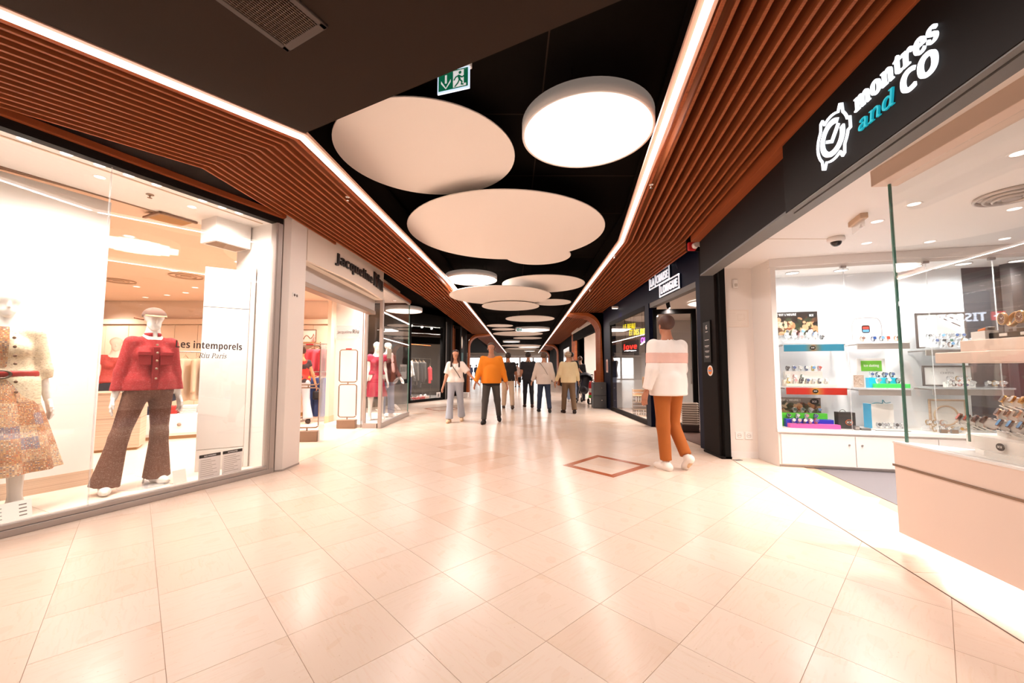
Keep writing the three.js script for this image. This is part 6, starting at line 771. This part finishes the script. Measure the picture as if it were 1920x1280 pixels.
// ---------------------------------------------------------------- wall cabinet with glass front
const photoTex = (title, badge, seed, dark) => canvasTex(512, 320, (g, w, h) => {
  const r = rng(seed); g.fillStyle = dark ? '#2a1f1a' : '#8b857f'; g.fillRect(0, 0, w, h);
  for (let i = 0; i < 70; i++) { g.fillStyle = ['#5a3a28', '#d79a6c', '#e8b98d', '#2f3b26', '#7a3524', '#f0d6b8', '#444c38'][Math.floor(r() * 7)]; g.globalAlpha = 0.75; g.beginPath(); g.ellipse(r() * w, 70 + r() * 190, 14 + r() * 36, 12 + r() * 26, r() * 3, 0, 7); g.fill(); } g.globalAlpha = 1;
  g.fillStyle = '#fff'; g.font = 'bold 36px sans-serif'; g.fillText(title, 16, 44); if (badge) { g.fillStyle = '#1c1a1a'; g.beginPath(); g.ellipse(440, 46, 52, 34, 0, 0, 7); g.fill(); g.fillStyle = '#fff'; g.font = 'bold 34px sans-serif'; g.textAlign = 'center'; g.fillText(badge, 440, 58); }
});
{
  const c = put(thing('display_cabinet', 'large white built-in watch cabinet with glass front and lower doors', 'cabinet', null), FS, 0, 0, 0), X1 = 2.95;
  mesh('base', bx(0, X1, 0.03, 0.43, -0.55, -0.02), M.white, c); mesh('plinth', bx(0.02, X1, 0, 0.03, -0.5, -0.05), M.white, c); mesh('sill', rbx(-0.01, X1, 0.425, 0.468, -0.55, 0.012, 0.004), M.gloss, c);
  mesh('back', bx(0.0, 2.26, 0.46, 2.6, -0.55, -0.5), mat('#f4f5f8', { roughness: 0.5 }), c); mesh('back', bx(2.26, X1, 0.46, 2.6, -0.55, -0.5), mat('#4a4446'), c); mesh('side', rbx(-0.01, 0.05, 0.43, 2.6, -0.55, 0.0, 0.004), M.white, c); mesh('header', rbx(-0.02, X1, 2.5, 2.6, -0.55, 0.01, 0.004), M.white, c); mesh('top_lining', bx(0.04, X1, 2.46, 2.5, -0.5, -0.03), M.white, c);
  mesh('side_cheek', prism([[0, 0], [0.0, -0.3], [0.05, -0.45], [-0.1, -0.45]], 0, 2.6), M.white, c);
  [[0.03, 0.80], [0.808, 1.6], [1.608, 2.4], [2.408, 2.94]].forEach(([a, b], i) => { const d = mesh('door', rbx(a, b, 0.04, 0.40, -0.02, 0.0, 0.004), M.white, c); mesh('lock', cyl(0.01, 0.01, 0.01, 14).rotateX(Math.PI / 2).translate(i % 2 ? a + 0.06 : b - 0.06, 0.3, 0.004), M.steel, d); });
  [[0.05, 0.786], [0.79, 1.61], [1.614, 2.22], [2.224, 2.94]].forEach(([a, b]) => mesh('glass_door', bx(a, b, 0.472, 2.47, -0.022, -0.014), M.glass, c)); for (const x of [0.788, 1.612, 2.222]) { mesh('pane_joint', bx(x - 0.003, x + 0.003, 0.472, 2.47, -0.023, -0.013), M.acrylic, c); mesh('clip', rbx(x - 0.03, x + 0.03, 2.44, 2.47, -0.04, -0.005, 0.003), M.steel, c); }
  const shelf = (x0, x1, y, front) => { mesh('shelf', rbx(x0, x1, y - 0.02, y, -0.46, -0.1, 0.003), M.acrylic, c); if (front) mesh('shelf_band', rbx(x0, x1, y - 0.09, y - 0.02, -0.14, -0.125, 0.003), M.alu, c); for (const x of [x0 + 0.04, x1 - 0.04]) mesh('bracket', cyl(0.008, 0.008, 0.34, 8).rotateX(Math.PI / 2).translate(x, y - 0.03, -0.32), M.steel, c); };
  shelf(0.1, 0.86, 1.535, 0); shelf(0.1, 0.86, 0.985, 0); shelf(0.94, 1.47, 1.535, 1); shelf(0.93, 1.45, 0.975, 1); shelf(1.62, 2.24, 1.45, 1); shelf(1.66, 2.4, 0.99, 1);
  [[0.32, 'left'], [0.86, 'middle'], [1.62, 'third'], [2.1, 'right'], [2.6, 'rightmost']].forEach(([x, n]) => { const t = put(thing('cabinet_lamp', `round bright lamp inside the top of the watch cabinet, ${n} one`, 'lamp', null), FS, x, 2.452, -0.22); mesh('bezel', lathe([[0.066, 0.008], [0.072, -0.004], [0.078, 0.008]], 24), M.alu, t); mesh('diffuser', lathe([[0, 0.0], [0.068, 0.0]].reverse(), 24), M.lamp, t); const [X, Z] = FS.p(x, -0.2), [X2, Z2] = FS.p(x, -0.24); spot(X, 2.43, Z, X2, 0, Z2, new THREE.Color(0.97, 0.98, 1), 5, 1.45, 6); });
  const item = (name, label, cat, x, y, z = -0.2, ry = 0) => put(thing(name, label, cat, null), FS, x, y, z, ry);
  const poster = (label, w, h, x, y, z, tex, frameM) => { const t = item('poster', label, 'poster', x, y, z); mesh('board', rbx(-w / 2, w / 2, 0, h, -0.012, 0, 0.003), frameM ?? M.white, t); const b = frameM ? 0.018 : 0; mesh('print', new THREE.PlaneGeometry(w - b * 2, h - b * 2).translate(0, h / 2, 0.0012), tmat(tex, { roughness: 0.4 }), t); if (frameM) mesh('frame', merge([rbx(-w / 2, w / 2, 0, 0.018, 0, 0.012, 0.003), rbx(-w / 2, w / 2, h - 0.018, h, 0, 0.012, 0.003), rbx(-w / 2, -w / 2 + 0.018, 0, h, 0, 0.012, 0.003), rbx(w / 2 - 0.018, w / 2, 0, h, 0, 0.012, 0.003)]), frameM, t); return t; };
  poster("photo poster reading C'EST L'HEURE on the top left cabinet shelf", 0.49, 0.36, 0.39, 1.6, -0.36, photoTex("C'EST L'HEURE", 'ICE', 31, 1)); poster("photo poster reading C'EST L'HEURE on the cabinet floor at left", 0.5, 0.34, 0.37, 0.49, -0.36, photoTex("C'EST L'HEURE !", 'ICE', 47, 0));
  const steps = (label, x0, x1, y0, cols) => { const t = item('display_steps', label, 'display steps', 0, y0, 0); cols.forEach(([m, a, b, h, z0, z1], i) => mesh('step', rbx(x0 + a, x0 + b, 0, h, z0, z1, 0.003), m, t)); return t; };
  steps('clear stepped stand holding white watches on the top left shelf', 0.15, 0.62, 1.535, [[M.acrylic, 0, 0.5, 0.03, -0.2, -0.13], [M.acrylic, 0, 0.47, 0.07, -0.27, -0.2], [M.acrylic, 0, 0.44, 0.11, -0.34, -0.27]]); steps('white stepped stand holding pale watches on the middle left shelf', 0.16, 0.62, 0.985, [[M.cream, 0, 0.55, 0.03, -0.2, -0.13], [M.cream, 0, 0.5, 0.08, -0.27, -0.2], [M.gloss, 0.04, 0.46, 0.19, -0.34, -0.27]]);
  const gm = (c) => mat(c, { roughness: 0.35 }); steps('pink, blue and green stepped stand on the cabinet floor', 0.13, 0.7, 0.468, [[gm('#ff5fae'), 0.04, 0.58, 0.05, -0.19, -0.1], [gm('#2a36c2'), 0.03, 0.55, 0.10, -0.27, -0.19], [gm('#5fd83f'), 0, 0.52, 0.17, -0.34, -0.27]]);
  steps('turquoise and green stepped stand on the middle shelf', 1.08, 1.45, 0.975, [[gm('#4fe06a'), 0.03, 0.37, 0.05, -0.2, -0.13], [gm('#23b9e2'), 0, 0.28, 0.12, -0.28, -0.2]]);
  const strip = (label, y, c0, c1, x0) => { const t = item('brand_strip', label, 'brand strip', x0 + 0.325, y, -0.105); mesh('strip', rbx(-0.325, 0.325, 0, 0.085, 0, 0.008, 0.002), tmat(canvasTex(256, 32, (g) => { const gr = g.createLinearGradient(0, 0, 256, 0); gr.addColorStop(0, c0); gr.addColorStop(0.35, c0); gr.addColorStop(0.5, c1); gr.addColorStop(0.65, c0); gr.addColorStop(1, c0); g.fillStyle = gr; g.fillRect(0, 0, 256, 32); }), { roughness: 0.4 }), t); mesh('badge', cyl(0.03, 0.03, 0.004, 28).scale(1, 1, 0.8).rotateX(Math.PI / 2).translate(-0.01, 0.043, 0.01), M.black, t); mesh('badge_print', text('ICE', 'sans_bold', 0.016, 0.001, 0.034), M.white, t, -0.027, 0.036, 0.0122); };
  strip('blue and rainbow brand strip with ICE badge under the top left shelf', 1.425, '#2b7894', '#8a6a4a', 0.14); strip('red and rainbow brand strip with ICE badge under the middle left shelf', 0.885, '#b52c20', '#b8923f', 0.145);
  const P = (a) => a;
  rowOf(FS, 6, 0.21, 0.075, 1.565, -0.165, P([['white', 'white'], ['clear', 'white'], ['white', 'pink'], ['clear', 'silver'], ['white', 'white'], ['black', 'black']]), 'in front row of the top left shelf'); rowOf(FS, 5, 0.22, 0.08, 1.605, -0.235, [['clear', 'white'], ['white', 'silver'], ['pink', 'white'], ['white', 'white'], ['sky blue', 'white']], 'in middle row of the top left shelf'); rowOf(FS, 4, 0.25, 0.09, 1.645, -0.305, [['yellow', 'black'], ['white', 'pink'], ['white', 'sky blue'], ['clear', 'white']], 'in back row of the top left shelf');
  rowOf(FS, 7, 0.2, 0.068, 1.015, -0.165, [['yellow', 'white'], ['white', 'pink'], ['black', 'black'], ['grey', 'blue'], ['white', 'silver'], ['navy', 'white'], ['white', 'white']], 'in front row of the middle left shelf'); rowOf(FS, 6, 0.24, 0.072, 1.175, -0.305, [['black', 'black'], ['grey', 'blue'], ['white', 'white'], ['blue', 'white'], ['yellow', 'sky blue'], ['pink', 'red']], 'in back row of the middle left shelf'); rowOf(FS, 3, 0.21, 0.085, 1.065, -0.235, [['white', 'white'], ['pink', 'white'], ['green', 'white']], 'in middle row of the middle left shelf');
  rowOf(FS, 5, 0.22, 0.062, 0.518, -0.145, [['purple', 'white'], ['purple', 'pink'], ['navy', 'white'], ['pink', 'white'], ['red', 'purple']], 'on the pink step of the cabinet floor'); rowOf(FS, 4, 0.2, 0.1, 0.568, -0.23, [['green', 'black'], ['white', 'white'], ['white', 'pink'], ['blue', 'blue']], 'on the blue step of the cabinet floor'); rowOf(FS, 4, 0.3, 0.09, 0.638, -0.305, [['white', 'green'], ['white', 'green'], ['white', 'silver'], ['grey', 'sky blue']], 'on the green step of the cabinet floor');
  const bag = item('gift_bag', 'black paper gift bag with orange ringed ICE logo on the cabinet floor', 'bag', 0.81, 0.468, -0.22); mesh('body', rbx(-0.09, 0.09, 0, 0.2, -0.05, 0.05, 0.003), mat('#3a3634'), bag); mesh('logo', new THREE.TorusGeometry(0.036, 0.003, 6, 36).scale(1, 0.85, 1).translate(0.02, 0.08, 0.052), mat('#e0743a'), bag); mesh('lettering', text('ICE', 'sans_bold', 0.022, 0.001, 0.05), M.white, bag, -0.005, 0.07, 0.051); mesh('handle', new THREE.TorusGeometry(0.03, 0.003, 6, 20, Math.PI).translate(-0.02, 0.2, 0), M.black, bag);
  [[0.87, 'beside the black gift bag'], [0.96, 'right of the black gift bag, lying flat']].forEach(([x, n], i) => { const t = item('price_block', `small grey price block ${n}`, 'price block', x, 0.468, -0.1); mesh('block', i ? rbx(-0.05, 0.05, 0, 0.025, -0.03, 0.02) : rbx(-0.025, 0.025, 0, 0.05, -0.02, 0.02), M.grey, t); mesh('face', i ? bx(-0.045, 0.045, 0.025, 0.026, -0.025, 0.015) : bx(-0.02, 0.02, 0.008, 0.042, 0.02, 0.021), M.alu, t); });
  const ab = item('display_board', 'arched white board with printed smartwatch on the upper middle shelf', 'display board', 1.145, 1.537, -0.32); mesh('board', plate(0.33, 0.33, 0.012, 0.09, 0.002).translate(0, 0.165, -0.012), mat('#ece4e6'), ab); mesh('border', (() => { const q = []; for (let i = 0; i <= 20; i++) { const a = Math.PI * i / 20; q.push([0.15 * Math.cos(a) * (Math.abs(Math.cos(a)) ** -0.3 || 1) , 0.25 + 0.065 * Math.sin(a), 0.003]); } return tube([[0.155, 0.01, 0.003], [0.155, 0.22, 0.003], [0.12, 0.3, 0.003], [0, 0.315, 0.003], [-0.12, 0.3, 0.003], [-0.155, 0.22, 0.003], [-0.155, 0.01, 0.003]], 0.002, 40, 5); })(), M.grey, ab); mesh('print', plate(0.085, 0.095, 0.003, 0.02).translate(-0.01, 0.17, 0.001), mat('#2c2622', { roughness: 0.2 }), ab); mesh('print', plate(0.066, 0.034, 0.001, 0.006).translate(-0.01, 0.185, 0.0045), mat('#d2473a'), ab); mesh('print', plate(0.066, 0.03, 0.001, 0.006).translate(-0.01, 0.148, 0.0045), mat('#5f9bd4'), ab); mesh('lettering', text('SMART', 'sans_regular', 0.02, 0.001, 0.09), M.grey, ab, -0.05, 0.272, 0.001);
  [['rose gold', 'bronze', 1.02, 0], ['navy', 'blue', 1.16, 0], ['black', 'sky blue', 1.22, 0], ['rose gold', 'red', 1.3, 0.01], ['orange', 'bronze', 1.37, 0]].forEach(([s, f, x, y], i) => watch(FS, x, 1.537, -0.18 - (i % 2) * 0.05, s, f, `${ORD[i]} before the arched smartwatch board`, { sq: i % 2 === 1 }));
  const gs = item('display_board', 'white board with green printed header behind the turquoise steps', 'display board', 1.19, 0.977, -0.36); mesh('board', rbx(-0.15, 0.15, 0, 0.36, -0.01, 0, 0.003), M.white, gs); mesh('header', rbx(-0.11, 0.11, 0.2, 0.33, 0, 0.004, 0.002), gm('#79c242'), gs); mesh('lettering', text('ice dating', 'sans_bold', 0.03, 0.001, 0.16), M.white, gs, -0.08, 0.255, 0.004);
  rowOf(FS, 4, 1.12, 0.07, 1.095, -0.24, [['white', 'blue'], ['navy', 'white'], ['navy', 'blue'], ['black', 'blue']], 'on the turquoise step'); rowOf(FS, 3, 1.15, 0.1, 1.025, -0.165, [['white', 'grey'], ['grey', 'white'], ['navy', 'grey']], 'on the bright green step');
  const pc = poster('small brown and white photo card on the middle shelf left of the green header', 0.11, 0.15, 0.99, 0.977, -0.24, canvasTex(64, 64, (g) => { const r = rng(77); g.fillStyle = '#b8a294'; g.fillRect(0, 0, 64, 64); for (let i = 0; i < 30; i++) { g.strokeStyle = r() < 0.5 ? '#6b5548' : '#e9ddd2'; g.beginPath(); g.moveTo(r() * 64, r() * 64); g.lineTo(r() * 64, r() * 64); g.stroke(); } })); void pc;
  const wb = item('gift_bag', 'white paper gift bag with blue side and ribbon on the cabinet floor', 'bag', 1.215, 0.475, -0.32, 0.2); mesh('body', rbx(-0.13, 0.13, 0, 0.3, -0.06, 0.06, 0.003), M.gloss, wb); mesh('side', bx(-0.133, -0.13, 0, 0.3, -0.06, 0.06), gm('#4fb3e0'), wb); mesh('ribbon', tube([[-0.12, 0.3, 0.055], [-0.06, 0.315, 0.06], [0.0, 0.305, 0.062], [0.01, 0.35, 0.06], [0.04, 0.31, 0.062], [0.1, 0.32, 0.06]], 0.004, 30, 6), gm('#2f8fa0'), wb);
  rowOf(FS, 5, 1.12, 0.058, 0.49, -0.16, [['silver', 'black'], ['silver', 'grey'], ['silver', 'white'], ['silver', 'black'], ['silver', 'silver']], 'before the white gift bag'); const gb = item('watch_plinth', 'low white base under the silver watches before the white gift bag', 'display base', 1.24, 0.468, -0.16); mesh('slab', rbx(-0.17, 0.17, 0, 0.014, -0.05, 0.05), M.gloss, gb); mesh('edge', rbx(-0.175, 0.175, 0, 0.006, 0.045, 0.056), M.grey, gb);
  poster('dark framed CERTUS picture of a watch on the upper right shelf', 0.5, 0.44, 1.925, 1.455, -0.36, canvasTex(512, 440, (g) => { g.fillStyle = '#b7b1b0'; g.fillRect(0, 0, 512, 440); g.fillStyle = '#f6f4f2'; g.fillRect(0, 0, 214, 440); g.fillStyle = '#d8d0cc'; g.beginPath(); g.moveTo(214, 0); g.lineTo(512, 0); g.lineTo(512, 300); g.lineTo(300, 160); g.fill(); g.strokeStyle = '#54484a'; g.lineWidth = 14; g.beginPath(); g.moveTo(250, 40); g.lineTo(470, 170); g.moveTo(300, 20); g.lineTo(500, 110); g.stroke(); g.fillStyle = '#5a504f'; g.font = '34px serif'; g.fillText('CERTUS', 36, 110); g.fillRect(100, 48, 6, 26); }), mat('#5c504c'));
  rowOf(FS, 6, 1.74, 0.065, 1.56, -0.27, [['silver', 'black'], ['silver', 'white'], ['silver', 'sky blue'], ['silver', 'grey'], ['silver', 'blue'], ['silver', 'navy' in DIAL ? 'blue' : 'blue']], 'in back row before the dark CERTUS frame'); rowOf(FS, 6, 1.76, 0.068, 1.495, -0.2, [['silver', 'blue'], ['silver', 'black'], ['silver', 'green'], ['silver', 'grey'], ['gold', 'white'], ['silver', 'blue']], 'in middle row before the dark CERTUS frame'); rowOf(FS, 5, 1.78, 0.085, 1.452, -0.135, [['silver', 'white'], ['brown', 'sky blue'], ['silver', 'silver'], ['gold', 'white'], ['silver', 'white']], 'in front row before the dark CERTUS frame');
  steps('clear two level stand before the dark CERTUS frame', 1.72, 2.15, 1.45, [[M.acrylic, 0, 0.44, 0.045, -0.235, -0.165], [M.acrylic, 0, 0.42, 0.11, -0.3, -0.235]]);
  poster('white CERTUS board in a grey frame on the lower right shelf', 0.49, 0.25, 1.955, 0.995, -0.36, canvasTex(512, 256, (g) => { g.fillStyle = '#f7f6f6'; g.fillRect(0, 0, 512, 256); g.fillStyle = '#6d6666'; g.font = '40px serif'; g.textAlign = 'center'; g.fillText('CERTUS', 256, 100); g.fillRect(254, 34, 4, 24); }), mat('#7a6f6c'));
  rowOf(FS, 5, 1.83, 0.055, 1.0, -0.16, [['white', 'white'], ['bronze', 'white'], ['red', 'white'], ['purple', 'white'], ['silver', 'silver']], 'in front row before the white CERTUS board'); rowOf(FS, 3, 1.9, 0.085, 1.05, -0.25, [['silver', 'white'], ['gold', 'white'], ['rose gold', 'white']], 'in back row before the white CERTUS board'); rowOf(FS, 3, 2.18, 0.07, 1.0, -0.15, [['navy', 'white'], ['gold', 'white'], ['rose gold', 'silver']], 'at the right end of the lower right shelf'); steps('small white block raising three watches before the white CERTUS board', 1.86, 2.1, 0.99, [[M.gloss, 0, 0.26, 0.055, -0.29, -0.21]]);
  const hp = item('display_board', 'pale wooden framed board with a wooden hoop on the cabinet floor', 'display board', 1.945, 0.47, -0.38); mesh('board', rbx(-0.17, 0.17, 0.01, 0.35, -0.012, 0, 0.003), M.gloss, hp); mesh('frame', merge([rbx(-0.185, 0.185, 0, 0.022, -0.01, 0.012), rbx(-0.185, 0.185, 0.345, 0.367, -0.01, 0.012), rbx(-0.185, -0.163, 0, 0.367, -0.01, 0.012), rbx(0.163, 0.185, 0, 0.367, -0.01, 0.012)]), M.tan, hp); mesh('hoop', new THREE.TorusGeometry(0.115, 0.01, 8, 44).translate(-0.02, 0.17, 0.008), M.tan, hp);
  rowOf(FS, 5, 1.66, 0.058, 0.47, -0.14, [['gold', 'white'], ['silver', 'white'], ['rose gold', 'white'], ['gold', 'silver'], ['silver', 'gold']], 'in front row on the cabinet floor by the wooden hoop'); rowOf(FS, 3, 1.66, 0.07, 0.53, -0.24, [['gold', 'white'], ['gold', 'silver'], ['rose gold', 'white']], 'in back row on the cabinet floor by the wooden hoop'); steps('clear block raising three gold watches by the wooden hoop', 1.62, 1.85, 0.468, [[M.acrylic, 0, 0.24, 0.06, -0.28, -0.2]]);
  [[1.7, 'left'], [1.8, 'right']].forEach(([x, n]) => { const t = item('price_block', `grey price block before the gold watches by the wooden hoop, ${n} of two`, 'price block', x, 0.468, -0.075); mesh('block', rbx(-0.035, 0.035, 0, 0.045, -0.012, 0.012), M.grey, t); mesh('face', bx(-0.03, 0.03, 0.005, 0.04, 0.012, 0.013), M.bronze, t); });
}
// ---------------------------------------------------------------- front counter
{
  const t = put(thing('display_counter', 'large cream display counter with metal line and glowing base at the right', 'counter', null), FC, 0, 0, 0), cm = mat('#efd9cb', { roughness: 0.5 });
  const out = [[0, 0], [3.4, 0], [3.4, -0.9], [1.02, -0.9], [0, -0.02]], inset = [[0.18, -0.15], [3.4, -0.15], [3.4, -0.85], [0.98, -0.82]];
  mesh('panel', prism(out, 0.12, 0.552), cm, t); mesh('metal_line', prism([[-0.012, 0.006], [3.4, 0.006], [3.4, -0.01], [0, -0.01]], 0.552, 0.566), M.bronze, t); mesh('panel', prism(out, 0.566, 0.705), cm, t); mesh('top', prism([[-0.004, 0.004], [3.4, 0.004], [3.4, -0.9], [1.02, -0.9], [-0.004, -0.02]], 0.705, 0.717), M.gloss, t);
  mesh('toe_kick', prism(inset, 0, 0.12), mat('#e9ded6'), t); mesh('light_strip', bx(0.2, 3.3, 0.112, 0.119, -0.12, -0.1), M.lamp, t);
  { const [X, Z] = FC.p(1.75, -0.09), d = FC.p(2, 0), e = FC.p(1, 0); areaDown(X, 0.105, Z, d[0] - e[0], d[1] - e[1], 3.1, 0.05, NEUTRAL, 30); }
  const g = put(struct('window_5', 'frameless glass screen standing on the counter'), FC, 0, 0, 0);
  mesh('pane', bx(0.055, 3.3, 0.717, 2.48, -0.05, -0.042), M.glass, g); mesh('pane_edge', rbx(0.04, 0.055, 0.717, 2.48, -0.053, -0.039, 0.002), M.edge, g);
  mesh('header', rbx(-0.01, 3.4, 2.487, 2.602, -0.14, 0.03, 0.004), mat('#dcc3b1', { roughness: 0.5 }), g);
  const sv = put(thing('glass_shelf', 'thick cream shelf on a glass upright above the counter', 'shelf', null), FC, 0, 0, 0); mesh('board', rbx(0.27, 2.2, 1.236, 1.3, -0.42, -0.06, 0.006), cm, sv); mesh('support', bx(0.426, 0.434, 0.79, 1.236, -0.3, -0.075), M.glass, sv); mesh('support_edge', rbx(0.424, 0.436, 0.79, 1.236, -0.075, -0.068, 0.002), M.edge, sv); mesh('block', rbx(0.385, 2.1, 1.3, 1.366, -0.36, -0.1, 0.005), cm, sv);
  const st = put(thing('watch_stand', 'white curved tiered watch stand with round badge on the counter', 'display stand', null), FC, 0, 0.717, 0); const curve = (x0, z, d) => prism([[x0, -0.5], [x0, -z - 0.02], [x0 + 0.1, -z + d * 0.5], [x0 + 0.35, -z + d], [x0 + 0.8, -z + d], [x0 + 1.4, -z], [x0 + 1.4, -0.5]], 0, 1);
  const lay = (x0, z, d, y0, y1, m) => { const q = curve(x0, z, d); q.scale(1, y1 - y0, 1).translate(0, y0, 0); return mesh('tier', q, m, st); };
  lay(0.36, 0.14, 0.06, 0, 0.03, M.gloss); lay(0.28, 0.17, 0.05, 0.03, 0.1, M.white); lay(0.36, 0.26, 0.05, 0.1, 0.13, M.gloss); mesh('riser', rbx(0.42, 1.6, 0.1, 0.17, -0.36, -0.26), M.acrylic, st); mesh('riser', rbx(0.36, 1.6, 0.1, 0.24, -0.46, -0.36), M.acrylic, st); mesh('badge', cyl(0.02, 0.02, 0.004, 28).rotateX(Math.PI / 2).translate(0.545, 0.065, -0.112), M.black, st); mesh('badge_print', text('ICE', 'sans_bold', 0.011, 0.001, 0.022), M.white, st, 0.534, 0.06, -0.1095);
  const o = { sq: 1, metal: 'bronze', stand: M.gloss, ry: -0.5, tilt: -0.5, k: 1.05 };
  [['black', 'red'], ['black', 'red'], ['black', 'bronze'], ['rose gold', 'bronze']].forEach(([s, f], i) => watch(FC, 0.315 + i * 0.046, 0.855, -0.165 - i * 0.0, s, f, `${ORD[i]} in front left group on counter stand`, o));
  [['black', 'sky blue'], ['black', 'sky blue'], ['silver', 'sky blue'], ['black', 'sky blue']].forEach(([s, f], i) => watch(FC, 0.535 + i * 0.05, 0.848, -0.165, s, f, `${ORD[i]} in front right group on counter stand`, o));
  [['rose gold', 'bronze'], ['rose gold', 'bronze'], ['rose gold', 'black'], ['rose gold', 'bronze'], ['gold', 'black']].forEach(([s, f], i) => watch(FC, 0.41 + i * 0.05, 0.895, -0.28, s, f, `${ORD[i]} from left in second tier on counter stand`, { ...o, metal: 'rose gold' }));
  [['gold', 'black'], ['silver', 'silver'], ['gold', 'gold'], ['gold', 'white'], ['silver', 'white']].forEach(([s, f], i) => watch(FC, 0.33 + i * 0.05, 0.965, -0.39, s, f, `${ORD[i]} from left in top tier on counter stand`, { ...o, metal: 'gold' }));
  const pb = put(thing('display_board', 'tall white board with dark brand card and photo behind the counter watches', 'display board', null), FC, 0.62, 0.957, -0.47, -0.3); mesh('board', rbx(-0.3, 0.3, 0, 0.272, -0.012, 0, 0.01), M.gloss, pb); mesh('card', rbx(-0.29, -0.2, 0.06, 0.16, 0.0, 0.006, 0.003), mat('#2a2220'), pb); mesh('card_logo', bx(-0.285, -0.255, 0.11, 0.14, 0.006, 0.0075), M.red, pb); mesh('photo', plate(0.13, 0.12, 0.004, 0.008).translate(-0.1, 0.11, 0), mat('#d99a84'), pb);
  // upper shelf: tray with gold bangle watches, tags and an orange strap on a white block
  const tr = put(thing('watch_tray', 'black watch tray with white price tags on the upper counter shelf', 'tray', null), FC, 0.72, 1.366, -0.2); mesh('base', rbx(-0.22, 0.5, 0, 0.035, -0.09, 0.06), M.black, tr); mesh('rest', rbx(-0.2, 0.5, 0.035, 0.06, -0.09, -0.02), mat('#2c2a26'), tr); for (let i = 0; i < 4; i++) mesh('tag', rbx(-0.16 + i * 0.1, -0.12 + i * 0.1, 0.012, 0.028, 0.06, 0.064, 0.002), M.white, tr);
  ['first', 'second', 'third'].forEach((n, i) => { const w = put(thing('bangle_watch', `large gold bangle watch on the black tray, ${n} from the left`, 'watch', null), FC, 0.575 + i * 0.085, 1.47, -0.2, -0.35), m = mat(i === 1 ? '#c9a070' : '#d8ae7c', { metalness: 0.75, roughness: 0.28 }); mesh('band', new THREE.TorusGeometry(0.036, 0.005, 8, 36).scale(1, 1.05, 2.2).rotateX(-0.35), m, w); mesh('case', caseG.clone().scale(1.7, 1.7, 1.7), m, w, -0.012, 0.005, 0.035); mesh('dial', dialG.clone().scale(1.6, 1.6, 1), dial('bronze'), w, -0.012, 0.005, 0.0425); mesh('stand', cyl(0.006, 0.008, 0.06, 10).translate(0, -0.065, 0), M.acrylic, w); });
  const wb = put(thing('price_block', 'white slanted block under an orange strap on the upper counter shelf', 'display block', null), FC, 0.455, 1.366, -0.17, -0.3); mesh('block', prism([[-0.06, 0.03], [0.06, 0.03], [0.05, -0.03], [-0.05, -0.03]], 0, 0.05), M.gloss, wb); mesh('strap', rbox(0.075, 0.014, 0.028, 0.006).rotateZ(0.12).translate(0, 0.06, 0), mat('#e28a56'), wb); mesh('buckle', rbox(0.02, 0.018, 0.032, 0.004).translate(0.045, 0.062, 0), M.steel, wb);
}
renderer.render(scene, camera);
